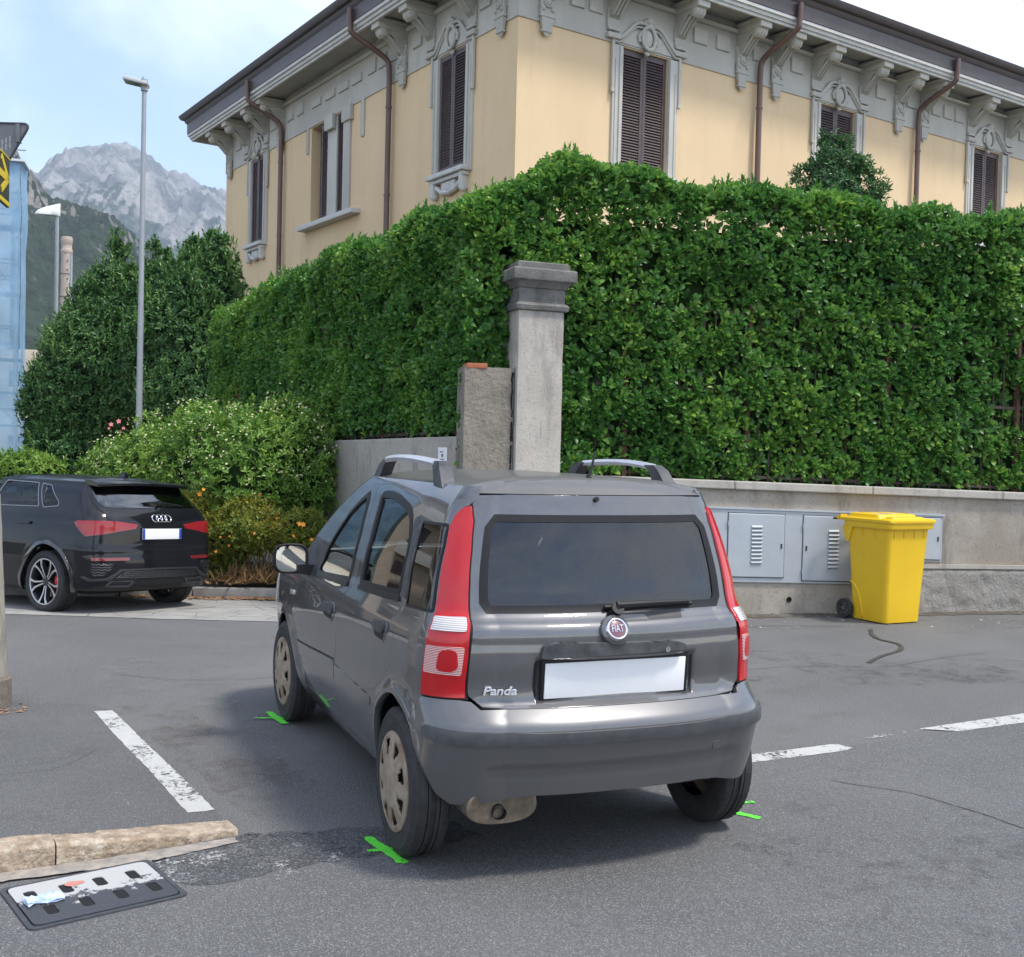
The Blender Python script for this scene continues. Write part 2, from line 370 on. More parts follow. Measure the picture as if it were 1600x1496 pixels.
M_MAIN=asphalt('coarse_asphalt',(.105,.105,.106),(.135,.134,.133),(.26,.255,.25),150,.6,stain=.45,warm=(.078,.074,.071))
M_WALKWAY=asphalt('footway_asphalt',(.10,.10,.102),(.13,.128,.126),(.23,.225,.22),150,.5,stain=.5)
sheet('ground',[(-400,-400),(400,-400),(400,400),(-400,400)],-.16,mat('far_ground',(.10,.10,.09),.9,var=(.06,.08,.04),vscale=.05))
PAVE_EDGE=[(5.96,.10),(6.36,1.09),(6.70,1.79),(6.97,2.40),(7.15,3.5),(7.6,9)]
sheet('junction_road',[(-60,-60),(9,-60),(7,-4.4),(6.15,-1.35)]+PAVE_EDGE+[(12,60),(-60,60)],0,M_ASPH)
edge=[(4.1,-31),(1.0,-4.0),(.86,-2.6),(.72,-1.4),(.48,-.6),(.34,.2),(.27,.74),(.34,1.28),(.16,1.62),(.02,2.3),(-.35,4),(-3,30)]
sheet('main_road',edge+[(-40,30),(-40,-31)],.004,M_MAIN)
# worn seal band across the mouth of the side road and a patched strip
M_SEAL=asphalt('worn_seal',(.055,.057,.062),(.072,.073,.077),(.20,.197,.193),110,.5,stain=.2)
def alpha_edge(m,lo,hi,scale,big=3.):
    n,l,b=nodes(m); f=math_node(m,'ADD',math_node(m,'MULTIPLY',noise(m,scale,6,.72),.6),math_node(m,'MULTIPLY',noise(m,big,4,.6),.6)); l.new(ramp(m,f,lo,hi,0,1),b.inputs['Alpha']); return m
alpha_edge(M_SEAL,.50,.58,26,5.)
sheet('worn_seal_band',jag([(.28,.40),(.34,.95),(.40,1.24),(.34,1.40),(.20,1.62),(.00,1.75),(-.10,1.45),(-.02,1.0),(.0,.6),(.10,.35)],.02,.05),.0056,M_SEAL)
M_REM=alpha_edge(mat('white_paint_remnants',(.34,.335,.33),.8),.63,.74,60,4.)
sheet('road_marking',jag([(.22,.85),(.20,1.2),(.26,1.5),(.10,1.85),(-.16,1.7),(-.14,1.2),(.0,.8)],.02,.05),.0068,M_REM)
M_DUST=alpha_edge(mat('brown_road_dust',(.15,.128,.11),.9,var=(.11,.095,.085),vscale=12),.52,.92,9,1.6)
sheet('dust_strip',jag([(2.9,1.62),(2.0,1.48),(1.2,1.32),(.6,1.18),(.5,.80),(1.2,.85),(2.1,1.10),(2.9,1.35)],.03,.08),.006,M_DUST)
M_PALED=alpha_edge(mat('pale_road_dust',(.24,.235,.225),.9),.58,1.0,7,1.2)
sheet('dust_strip',jag([(4.4,2.1),(3.2,1.5),(2.0,1.02),(1.0,.80),(.6,.55),(1.1,.45),(2.2,.75),(3.4,1.0),(4.6,1.4)],.04,.1),.0065,M_PALED)
sheet('dust_strip',jag([(5.1,-5.0),(4.6,-6.6),(4.2,-9),(3.6,-9),(3.9,-6.5),(4.3,-4.6),(4.9,-3.2)],.05,.12),.0062,M_PALED)
# scattered bright grit on the worn band
def pave_z(x,y):
    ex=np.interp(y,[p[1] for p in PAVE_EDGE],[p[0] for p in PAVE_EDGE]); kx=np.interp(y,[-.9,-.21,.65,1.33,2.1,3.0,9],[7.9,8.12,8.45,8.7,8.98,9.3,10.4]); return .004-.098*np.clip((x-ex)/np.maximum(kx-ex,.1),0,1.1)
mat('pale_concrete_paving',(.34,.33,.305),.85,var=(.25,.24,.225),vscale=3,bump=.3,bscale=60)
sheet('concrete_paving',[(6.1,-1.0)]+PAVE_EDGE+[(10.6,9),(9.6,3.0),(9.0,1.33),(8.7,.65),(8.4,-.21),(8.1,-1.2)],.004,MATS['pale_concrete_paving'],step=.25,zf=pave_z)
m=MATS['pale_concrete_paving']; n,l,b=nodes(m); vo=n.new('ShaderNodeTexVoronoi'); vo.feature='DISTANCE_TO_EDGE'; vo.inputs['Scale'].default_value=2.6; c0=n.new('ShaderNodeTexCoord'); l.new(c0.outputs['Object'],vo.inputs['Vector'])
src=b.inputs['Base Color'].links[0].from_socket; l.new(mixcol(m,ramp(m,vo.outputs['Distance'],.0,.022,1,0),src,(.10,.095,.09)),b.inputs['Base Color'])
# kerb stones at the back of the paving
M_KERB=mat('grey_kerb_stone',(.30,.29,.27),.85,var=(.20,.19,.175),vscale=9,bump=.3,bscale=60)
kb=thing('stone_kerb','long grey kerb of low stones in front of the flowering bushes','kerb',(7.5,-.2,0))
kp=[Vector((-4.25+(x+4.25)*1.056,2.007+(y-2.007)*1.056,-.045)) for x,y in ((7.30,-.95),(7.48,-.25),(7.79,.63),(8.03,1.33),(8.30,2.1),(8.62,3.0))]
kb.location=(0,0,0)
for a,b_ in zip(kp[:-1],kp[1:]):
    d=(b_-a); L=d.length; k=max(1,round(L/.75)); 
    for i in range(k):
        c=a+d*((i+.5)/k); G().bbox((0,0,.055),(L/k-.012,.13,.20+random.uniform(-.006,.006)),.012,M=Matrix.Translation(c+Vector((.065,0,-.095)))@Matrix.Rotation(math.atan2(d.y,d.x)+random.uniform(-.01,.01),4,'Z')).build('kerb_stone',M_KERB,kb,angle=40)
sheet('planting_bed',[(8.05,-1.4),(8.26,-.40),(8.6,.55),(8.84,1.30),(9.5,3.0),(12,9),(30,14),(30,-6),(9,-2.0)],-.03,mat('dry_soil',(.16,.12,.08),.95,var=(.09,.07,.05),vscale=4,bump=.6,bscale=30))
# footway at the left with its worn stone kerb
def kerb_h(y): return .026+.070*float(np.clip((y-1.29)/.80,0,1))
def foot_z(x,y):
    st=lambda q:np.clip(q,0,1)**2*(3-2*np.clip(q,0,1))
    e=1.36+.20*(x-.7); return .008+(.018+.068*np.clip((y-1.29)/.80,0,1))*(1-st((x-.42)/1.5))*st((y-e)/.28+.1)
foot=[(-.25,9.0),(.30,2.9),(.36,2.2),(.39,1.86),(.46,1.42),(.50,1.31),(.71,1.345),(1.2,1.43),(2.0,1.58),(2.78,1.66),(3.0,1.80),(3.15,2.3),(3.3,2.9),(3.4,9.0)]
sheet('footway',foot,.01,M_WALKWAY,step=.10,zf=foot_z)
def worn_paint(name,col,wear=.5,scale=30,ground=(.09,.09,.09)):
    m=mat(name,col,.7); n,l,b=nodes(m); f=noise(m,scale,5,.7); g=noise(m,4,3,.6); s=math_node(m,'ADD',f,math_node(m,'MULTIPLY',g,.6))
    al=ramp(m,s,wear+.36,wear+.24,0,1); l.new(al,b.inputs['Alpha']); l.new(mixcol(m,noise(m,12,4,.6),col,tuple(q*.72 for q in col)),b.inputs['Base Color']); return m
M_WLINE=worn_paint('worn_white_road_paint',(.52,.515,.49),.60,42)
M_WLINE2=worn_paint('faded_white_road_paint',(.50,.50,.48),.40,50)
sheet('road_marking',jag([(2.78,1.765),(2.77,1.66),(2.1,1.555),(1.4,1.44),(.735,1.335),(.69,1.455),(1.4,1.55),(2.1,1.665)],.003,.05),0,M_WLINE,step=.06,zf=lambda x,y:foot_z(x,y)+.0022)
sheet('road_marking',jag([(.80,-1.36),(.67,-1.34),(.72,-2.02),(.76,-2.11),(.86,-2.07)],.003),.0062,M_WLINE)
sheet('road_marking',jag([(1.155,-4.6),(1.0,-4.6),(.94,-3.6),(.88,-2.98),(1.00,-2.80),(1.12,-3.7)],.003),.0062,M_WLINE)
sheet('road_marking',jag([(1.03,-2.95),(.99,-2.95),(.86,-2.12),(.90,-2.10)],.004),.0058,M_WLINE2)
sheet('road_marking',jag([(.23,1.66),(.31,1.40),(.22,1.40),(.06,1.55),(.10,1.66)],.012),.0078,M_WLINE2)
sheet('road_marking',jag([(1.00,1.755),(.98,1.725),(.62,1.630),(.61,1.655)],.004),0,M_WLINE2,step=.05,zf=lambda x,y:foot_z(x,y)+.0022)
# front kerb: two long worn stones
M_KERB2=mat('lichen_worn_kerb',(.42,.33,.24),.9,var=(.22,.16,.11),vscale=16,bump=.8,bscale=40,bdist=.02); m=MATS['lichen_worn_kerb']; n,l,b=nodes(m)
geo=n.new('ShaderNodeNewGeometry'); sx=n.new('ShaderNodeSeparateXYZ'); l.new(geo.outputs['Normal'],sx.inputs[0]); src=b.inputs['Base Color'].links[0].from_socket
l.new(mixcol(m,ramp(m,math_node(m,'ADD',noise(m,26,5,.7),math_node(m,'MULTIPLY',noise(m,3,3,.6),.7)),.82,1.08,0,.75),src,(.52,.46,.37)),b.inputs['Base Color'])
fk=thing('worn_stone_kerb','worn sandy stone kerb at the end of the footway by the drain','kerb',(0,0,0))
def rough_bar(p0,p1,w,h,seed,name,parent,m,amp=.008,hf=None):
    p0,p1=Vector(p0),Vector(p1); d=(p1-p0); L=d.length; d.normalize(); s=Vector((-d.y,d.x,0)); prof=rounded([(0,-.05),(0,h-.012),(.018*(1 if w>0 else -1),h),(w,h+.002),(w,-.05)],.016,3); N=int(L/.03); rings=[]
    for i in range(N+1):
        c=p0+d*L*i/N; r=[]
        for a,z in prof:
            q=c+s*a+Vector((0,0,z if (hf is None or z<0) else z*hf(c.y)/h)); k=mnoise.noise(q*9+Vector((seed,0,0)))*amp+mnoise.noise(q*30)*amp*.6; e=1; r.append(q+(s*(-1 if a<w*.5 else 1)*.6+Vector((0,0,.7)))*k*(1 if z>-.02 else 0)); r[-1].z*=e if r[-1].z>0 else 1
        rings.append(r)
    return G().loft(rings).build(name,m,parent,angle=50)
rough_bar((.40,1.285,0),(.262,1.975,0),-.135,.098,1,'kerb_stone',fk,M_KERB2,.004,kerb_h); rough_bar((.260,1.981,0),(.15,2.9,0),-.135,.100,5,'kerb_stone',fk,M_KERB2,.004,kerb_h)
for q in range(4):
    y0=2.908+q*1.5; f=lambda y:.15-(y-2.9)*.090
    rough_bar((f(y0),y0,0),(f(y0+1.49),y0+1.49,0),-.135,.100,9+q,'kerb_stone',fk,M_KERB2,.004,kerb_h)
# gutter strip between kerb and drain
sheet('gutter_strip',jag([(.36,1.30),(.27,1.83),(.18,2.9),(.11,2.9),(.17,1.83),(.20,1.62),(.30,1.30)],.006),.0088,mat('stone_gutter',(.38,.33,.28),.9,var=(.20,.18,.16),vscale=14,bump=.5,bscale=50))
# sprayed survey marks
M_GREEN=worn_paint('green_spray_paint',(.13,.80,.05),.62,75)
def spray(name,label,strokes):
    t=thing(name,label,'spray mark',(strokes[0][0][0],strokes[0][0][1],0),group='green spray marks beside the tyres')
    for i,(a,b_,w) in enumerate(strokes):
        a,b_=np.array(a),np.array(b_); d=(b_-a)/np.linalg.norm(b_-a); s=np.array([-d[1],d[0]])*w/2; c=a+(b_-a)*.5
        P=jag(rounded([tuple(a+s*.8),tuple(b_+s),tuple(b_-s*.9),tuple(a-s)],w*.4,3),.006,.02)
        o=mesh('spray_stroke',[(x-t.location.x,y-t.location.y,.0074+.0012*i) for x,y in P],[tuple(range(len(P)))],M_GREEN,t)
spray('spray_mark','green sprayed cross on the road beside the front left wheel',[((2.50,.795),(2.17,.755),.046),((2.36,.90),(2.30,.71),.026)])
spray('spray_mark','large green sprayed cross beside the rear left wheel',[((.20,.795),(-.13,.735),.046),((.04,.835),(.03,.69),.028)])
spray('spray_mark','green sprayed mark poking out beside the rear right wheel',[((.05,-.82),(-.11,-.905),.042),((.115,-.85),(.098,-1.02),.026)])
# tar repair line on the far side of the junction
M_TAR=mat('tar_line',(.035,.034,.034),.6,var=(.06,.058,.055),vscale=20)
def ribbon(name,pts,w,z,m):
    pts=spline(pts,6); L=[];Rr=[]
    for i,p in enumerate(pts):
        p=np.array(p); d=np.array(pts[min(i+1,len(pts)-1)])-np.array(pts[max(i-1,0)]); d=d/np.linalg.norm(d); s=np.array([-d[1],d[0]])*(w*random.uniform(.55,1.2)); L.append((*(p+s),z)); Rr.append((*(p-s),z))
    k=len(pts); return mesh(name,L+Rr,[(i,i+1,k+i+1,k+i) for i in range(k-1)],m)
ribbon('road_tar_line',[(4.25,-5.15),(4.0,-4.95),(3.75,-4.83),(3.5,-4.82),(3.25,-4.62),(3.05,-4.25),(2.84,-3.95)],.022,.007,M_TAR)['kind']='structure'
ribbon('road_tar_line',[(4.45,-5.0),(4.75,-3.9),(4.9,-3.0),(5.3,-1.5)],.008,.007,M_TAR)['kind']='structure'
# iron drain cover
dr=thing('drain_cover','cast iron slotted drain cover splashed with white paint by the kerb','drain cover',(0,0,0))
gc=[Vector((.075,2.155,0)),Vector((.175,1.655,0)),Vector((-.20,1.575,0)),Vector((-.285,2.035,0))]   # far left, far right, near right, near left
M_IRON=mat('cast_iron',(.055,.058,.066),.55,var=(.085,.088,.095),vscale=20,bump=.2,bscale=90,metal=.4)
n,l,b=nodes(M_IRON)
cx=(gc[0]+gc[1]+gc[2]+gc[3])/4; bx=((gc[0]-gc[3])+(gc[1]-gc[2])).normalized(); by=((gc[0]-gc[1])+(gc[3]-gc[2])).normalized(); by=(by-bx*by.dot(bx)).normalized(); HW=.185; HL=.245
DM=frame(cx,bx,by,Vector((0,0,1)))
slots=[]
for r_ in (-1,1):
    for k in range(4):
        a=(k-1.5)*.118+(.012*r_); slots.append(rounded([(r_*.078-.045,a-.020),(r_*.078+.045,a-.020),(r_*.078+.045,a+.020),(r_*.078-.045,a+.020)],.016,3))
def flat_with_holes(name,outer,holes,z,thick,m,parent,M):
    loops=[outer]+holes; pts=[];ed=[]
    for lp in loops:
        k=len(pts); pts+=lp; ed+=[(k+i,k+(i+1)%len(lp)) for i in range(len(lp))]
    r=delaunay_2d_cdt([Vector(p) for p in pts],ed,[],0,1e-6); V=np.array([tuple(p) for p in r[0]]); F=np.array([f for f in r[2]]); F=F[inside(V[F].mean(1),loops)]
    n0=len(V); v=[M@Vector((x,y,z)) for x,y in V]+[M@Vector((x,y,z-thick)) for x,y in V]; f=[tuple(q) for q in F]+[tuple(n0+i for i in q[::-1]) for q in F]
    cnt={}
    for q in F:
        for i in range(3): cnt.setdefault(frozenset((q[i],q[(i+1)%3])),[]).append((q[i],q[(i+1)%3]))
    for c in cnt.values():
        if len(c)==1: a,b_=c[0]; f.append((b_,a,a+n0,b_+n0))
    return mesh(name,v,f,m,parent)
M_COVER=mat('painted_cast_iron',(.060,.064,.072),.5,bump=.3,bscale=70,metal=.3); n,l,b=nodes(M_COVER)
c0=n.new('ShaderNodeTexCoord'); sp=n.new('ShaderNodeSeparateXYZ'); vt=n.new('ShaderNodeVectorMath'); vt.operation='DOT_PRODUCT'; l.new(c0.outputs['Object'],vt.inputs[0]); vt.inputs[1].default_value=tuple(bx)
off=cx.dot(bx); s=math_node(m:=M_COVER,'ADD',math_node(M_COVER,'SUBTRACT',vt.outputs['Value'],off-.02),math_node(M_COVER,'MULTIPLY',math_node(M_COVER,'SUBTRACT',noise(M_COVER,16,6,.75),.5),.55))
cc=mixcol(M_COVER,ramp(M_COVER,s,.01,.035),(.060,.064,.072),(.42,.415,.40)); l.new(cc,b.inputs['Base Color']); l.new(ramp(M_COVER,s,.01,.035,.3,0),b.inputs['Metallic'])
flat_with_holes('grate',rounded([(-HW,-HL),(HW,-HL),(HW,HL),(-HW,HL)],.03,4),slots,.0135,.03,M_COVER,dr,DM)
flat_with_holes('grate_frame',rounded([(-HW-.022,-HL-.022),(HW+.022,-HL-.022),(HW+.022,HL+.022),(-HW-.022,HL+.022)],.03,4),[rounded([(-HW-.005,-HL-.005),(HW+.005,-HL-.005),(HW+.005,HL+.005),(-HW-.005,HL+.005)],.03,4)],.0105,.03,M_IRON,dr,DM)
G().box((0,0,.0095),(HW*2,HL*2,.002),M=DM).build('drain_pit',M_DARK if 'M_DARK' in globals() else mat('dark_underside',(.006,.006,.006),.9),dr)
tag(mesh('paint_blot',[tuple(DM@Vector((.105+.022*math.cos(t)*(1+.2*math.sin(3*t)),.035+.035*math.sin(t),.0150))) for t in np.linspace(0,2*math.pi,20)[:-1]],[tuple(range(19))],mat('red_paint_blot',(.50,.20,.16),.8),dr))
wr=G(); 
for i in range(5):
    wr.add([DM@Vector((.02+random.uniform(-.01,.035)*1,.165+q*.03+random.uniform(-.01,.01),.016+random.uniform(0,.014))) for q in range(-2,3)]+[DM@Vector((-.02+random.uniform(-.02,.02),.165+q*.03,.016+random.uniform(.0,.010))) for q in range(-2,3)],[(a,a+1,a+6,a+5) for a in range(4)])
tag(wr.build('plastic_wrapper',mat('pale_blue_wrapper',(.62,.70,.82),.3,var=(.25,.35,.62),vscale=30),None,smooth=True),'crumpled pale blue wrapper lying on the drain cover','wrapper')
# loose litter: leaves and grit
def scatter(name,n_,area,size,m,z=.012,kind='stuff'):
    v=[];f=[]
    for i in range(n_):
        x,y=area(); s=size*random.uniform(.5,1.4); t=random.uniform(0,6.28); a=Vector((math.cos(t),math.sin(t),0))*s; b_=Vector((-math.sin(t),math.cos(t),0))*s*random.uniform(.35,.6); p=Vector((x,y,z+.001)); k=len(v)
        v+=[p-a,p-b_*.9+Vector((0,0,s*random.uniform(0,.3))),p+a+Vector((0,0,s*random.uniform(0,.4))),p+b_]; f.append((k,k+1,k+2)); f.append((k,k+2,k+3))
    o=mesh(name,v,f,m); o['kind']=kind; return o
def along(a,b_,w):
    def q():
        t=random.random(); return a[0]+(b_[0]-a[0])*t+random.gauss(0,w),a[1]+(b_[1]-a[1])*t+random.gauss(0,w)
    return q
M_DRY=mat('dry_leaf',(.34,.19,.09),.9,var=(.22,.11,.05),vscale=5); M_BITS=mat('pale_leaf_bits',(.45,.42,.30),.9)
scatter('fallen_leaves',420,along((8.02,-.45),(8.62,1.3),.06),.035,M_DRY,z=-.078)
scatter('fallen_leaves',120,along((7.95,-.8),(8.0,-.3),.06),.03,M_DRY,z=-.07)
scatter('leaf_litter',70,along((4.8,-3.5),(4.3,-7.5),.35),.016,M_BITS); scatter('leaf_litter',45,along((5.35,-4.6),(4.95,-7.3),.05),.022,M_DRY); scatter('leaf_litter',60,along((2.9,2.2),(3.05,2.5),.12),.02,M_DRY)

for pts,w in (([(.30,-1.6),(-.2,-1.9),(-.75,-2.0),(-1.4,-2.35)],.0035),([(3.9,1.6),(3.5,.9),(3.6,.2),(3.3,-.6)],.003),([(2.6,-2.2),(2.9,-3.1),(2.7,-4.0),(2.95,-5.2)],.003),([(1.9,1.75),(1.5,2.0),(1.55,2.4)],.003)):
    ribbon('road_crack',[(x+random.uniform(-.03,.03),y+random.uniform(-.03,.03)) for x,y in spline(pts,3)],w,.0068 if pts[0][0]!=1.9 else .06,M_TAR)['kind']='structure'

M_OIL=alpha_edge(mat('oil_stain',(.085,.084,.085),.7),.56,.95,9,1.5)
sheet('oil_stain',jag([(-.4,-.6),(.1,-1.2),(-.5,-2.4),(-1.4,-2.6),(-1.6,-1.2),(-1.1,-.4)],.04,.1),.0072,M_OIL)
sheet('oil_stain',jag([(3.2,-2.2),(3.6,-3.4),(2.6,-5.4),(1.9,-4.6),(2.2,-2.8)],.04,.1),.0042,M_OIL)
M_GRIME=alpha_edge(mat('wall_foot_dirt',(.085,.070,.052),.95,var=(.14,.12,.09),vscale=12),.44,.72,11,2.2)
sheet('dirt_strip',jag([(5.47,-4.0),(4.92,-7.7),(4.3,-11.5),(4.05,-11.5),(4.68,-7.7),(5.2,-4.0)],.04,.08),.0062,M_GRIME)
# ---------------------------------------------------------------- leaves
LEAF_V=np.array([(0,0,0),(-.5,.32,.10),(0,.34,0),(.5,.32,.10),(-.42,.70,.06),(0,.72,-.03),(.42,.70,.06),(0,1,-.14)],float)
LAUREL_V=np.array([(0,0,0),(-.34,.34,.09),(0,.36,0),(.34,.34,.09),(-.50,.72,.10),(0,.76,-.02),(.50,.72,.10),(0,1,-.07)],float)
LEAF_F=[(0,2,1),(0,3,2),(1,2,5,4),(2,3,6,5),(4,5,7),(5,6,7)]
def leaf_mat(name,a,b,c,rough=.38,tr=.25,spec=.5):
    m=bpy.data.materials.new(name); m.use_nodes=True; n,l=m.node_tree.nodes,m.node_tree.links; p=n['Principled BSDF']
    g=n.new('ShaderNodeNewGeometry'); r=n.new('ShaderNodeValToRGB'); r.color_ramp.elements[0].color=(*a,1); r.color_ramp.elements[1].color=(*c,1); r.color_ramp.elements[1].position=.97; e=r.color_ramp.elements.new(.55); e.color=(*b,1)
    big=ramp(m,noise(m,.9,3,.6),.35,.66,-.22,.22); l.new(math_node(m,'ADD',math_node(m,'MULTIPLY',g.outputs['Random Per Island'],.9),big),r.inputs['Fac']); l.new(r.outputs['Color'],p.inputs['Base Color']); p.inputs['Roughness'].default_value=rough; p.inputs['Specular IOR Level'].default_value=spec
    t=n.new('ShaderNodeBsdfTranslucent'); mx=n.new('ShaderNodeMixShader'); mx.inputs['Fac'].default_value=tr; l.new(r.outputs['Color'],t.inputs['Color']); o=n['Material Output']
    l.new(p.outputs[0],mx.inputs[1]); l.new(t.outputs[0],mx.inputs[2]); l.new(mx.outputs[0],o.inputs['Surface']); return m
def unit(a): return a/np.maximum(np.linalg.norm(a,axis=-1,keepdims=True),1e-9)
def big_mesh(name,V,F,sizes,m,parent=None,kind=None):
    me=bpy.data.meshes.new(name); nf=len(sizes); me.vertices.add(len(V)); me.vertices.foreach_set('co',V.astype(np.float32).ravel()); me.loops.add(len(F)); me.loops.foreach_set('vertex_index',F.astype(np.int32))
    me.polygons.add(nf); st=np.concatenate([[0],np.cumsum(sizes)[:-1]]).astype(np.int32); me.polygons.foreach_set('loop_start',st); me.polygons.foreach_set('use_smooth',[True]*nf); me.update(calc_edges=True); me.validate()
    if m: me.materials.append(m)
    o=link(bpy.data.objects.new(name,me),parent)
    if kind: o['kind']=kind
    return o
def leaf_arrays(pos,d,nrm,length,width,tv=None):
    """pos base, d pointing, nrm face normal"""
    d=unit(d); x=unit(np.cross(d,nrm)); z=np.cross(x,d); L=length[:,None,None]; T=(LEAF_V if tv is None else tv)[None]
    V=pos[:,None]+T[...,0:1]*x[:,None]*(L*width)+T[...,1:2]*d[:,None]*L+T[...,2:3]*z[:,None]*L
    n=len(pos); fl=np.concatenate([np.array(f) for f in LEAF_F]); F=(np.arange(n)[:,None]*8+fl[None]).ravel(); sz=np.tile([len(f) for f in LEAF_F],n)
    return V.reshape(-1,3),F,sz
def leaf_objects(pos,d,nrm,length,width,m,parent,mesh_cache={},tv=None):
    """single leaves as parts sharing one mesh"""
    key=(m.name,width)
    if key not in mesh_cache:
        me=bpy.data.meshes.new('leaf'); me.from_pydata([(x*width,y,z) for x,y,z in (LEAF_V if tv is None else tv)],[],LEAF_F); me.materials.append(m); me.polygons.foreach_set('use_smooth',[True]*6); mesh_cache[key]=me
    d=unit(d); x=unit(np.cross(d,nrm)); z=np.cross(x,d)
    for i in range(len(pos)):
        o=bpy.data.objects.new('leaf',mesh_cache[key]); link(o,parent); L=float(length[i])
        o.matrix_basis=Matrix(((x[i,0]*L,d[i,0]*L,z[i,0]*L,pos[i,0]),(x[i,1]*L,d[i,1]*L,z[i,1]*L,pos[i,1]),(x[i,2]*L,d[i,2]*L,z[i,2]*L,pos[i,2]),(0,0,0,1)))
def sprigs(P,N,k=7,length=(.07,.11),up=.45,spread=1.0,jit=.35,stem=.05):
    """whorls of k leaves round shoot tips at P whose shoots lean along N"""
    n=len(P); ax=unit(N*.8+np.array([0,0,up])+RNG.normal(0,jit,(n,3))); o=unit(np.cross(ax,RNG.normal(0,1,(n,3)))); b=np.cross(ax,o)
    kk=np.arange(k); ang=(kk*2.399)[None]+RNG.uniform(0,6.28,(n,1)); tilt=np.linspace(.35,1.25,k)[None]*spread+RNG.normal(0,.18,(n,k))
    rad=o[:,None]*np.cos(ang)[...,None]+b[:,None]*np.sin(ang)[...,None]
    d=ax[:,None]*np.cos(tilt)[...,None]+rad*np.sin(tilt)[...,None]
    nr=ax[:,None]*np.sin(tilt)[...,None]-rad*np.cos(tilt)[...,None]+RNG.normal(0,.15,(n,k,3))
    pos=P[:,None]-ax[:,None]*(np.linspace(0,1,k)*stem)[None,:,None]
    L=RNG.uniform(*length,(n,k))*np.linspace(.75,1.05,k)[None]
    return pos.reshape(-1,3),d.reshape(-1,3),nr.reshape(-1,3),L.ravel()
def vnoise(P,s,seed=0.):
    return np.array([mnoise.noise(Vector((p[0]*s+seed,p[1]*s,p[2]*s))) for p in P])
def blob_points(blobs,n,shell=.32,bottom=0.):
    """points in the outer shell of a union of ellipsoids, with outward normals"""
    C_=np.array([b[0] for b in blobs],float); Rd=np.array([b[1] for b in blobs],float); vol=(Rd[:,0]*Rd[:,1]+Rd[:,1]*Rd[:,2]+Rd[:,0]*Rd[:,2]); i=RNG.choice(len(blobs),n*3,p=vol/vol.sum())
    d=unit(RNG.normal(0,1,(len(i),3))); r=1-shell*RNG.random(len(i))**1.5
    P=C_[i]+d*Rd[i]*r[:,None]; N=unit(d/Rd[i])
    keep=np.ones(len(P),bool)
    for c,q in zip(C_,Rd): keep&=(((P-c)/q)**2).sum(1)>(1-shell)**2*.98
    keep&=P[:,2]>bottom
    return P[keep][:n],N[keep][:n]
# ---------------------------------------------------------------- mountains and haze
def rayd(u,v):
    q=_r*((u-800)/1759.64)+_d*((v-748)/1759.64)+_f; return q
def ridge(name,px,D,depth,rough,m,label,nu=260,nv=90,base=-5.,skew=0.,seed=3.,amp=.05,gully=.05,jag=.012):
    """mountain whose crest passes through given bearings at distance D; its flank falls towards the valley"""
    cr=[]
    for u,v in px:
        q=rayd(u,v); k=D/math.hypot(q.x,q.y); cr.append((CAM_POS.x+q.x*k,CAM_POS.y+q.y*k,CAM_POS.z+q.z*k))
    cr=np.array(cr); s=np.concatenate([[0],np.cumsum(np.hypot(*np.diff(cr[:,:2],axis=0).T))]); t=np.linspace(0,s[-1],nu); X=np.interp(t,s,cr[:,0]); Y=np.interp(t,s,cr[:,1]); Z=np.interp(t,s,cr[:,2])
    to=np.array([CAM_POS.x,CAM_POS.y])-np.array([X.mean(),Y.mean()]); to/=np.linalg.norm(to)
    V=[]
    for j in range(nv):
        w=j/(nv-1)*1.25-.25
        for i in range(nu):
            f=abs(w) if w<0 else w; h=Z[i]*(1-f)**(1.0 if w>=0 else 1.3)
            p=Vector((X[i]+to[0]*depth*w,Y[i]+to[1]*depth*w,h)); q=p/(depth*.30)+Vector((seed,seed*2,0)); q.z*=.35
            r=mnoise.ridged_multi_fractal(q,.78,2.2,8,1.0,2.0)-1.0; q2=p/(depth*.05)+Vector((seed,0,0)); q2.z*=.4; r2=mnoise.ridged_multi_fractal(q2,.8,2.1,4,1.,2.)-1.
            e=min(1,abs(w)*6+.12)
            p.z+=Z.max()*amp*(r*1.0*e*(1-f)+.28*r2*min(1,(1-f)*2)); gl=mnoise.ridged_multi_fractal(Vector((t[i]/depth*9.,w*1.6+mnoise.noise(Vector((t[i]/depth*3,w*3,seed)))*.5,seed*1.7)),.75,2.2,6,1.,2.)-1.1; cr_=mnoise.noise(Vector((t[i]/depth*45,seed,0)))+.6*mnoise.noise(Vector((t[i]/depth*120,seed,3))); p.z+=Z.max()*(gully*gl*min(1,(abs(w)*5)+.1)*(1-f)**.7+jag*cr_*max(0,1-abs(w)*9)); V.append(p)
    F=[(j*nu+i,j*nu+i+1,(j+1)*nu+i+1,(j+1)*nu+i) for j in range(nv-1) for i in range(nu-1)]
    o=mesh(name,V,F,m,None,smooth=True); o['kind']='structure'; return o
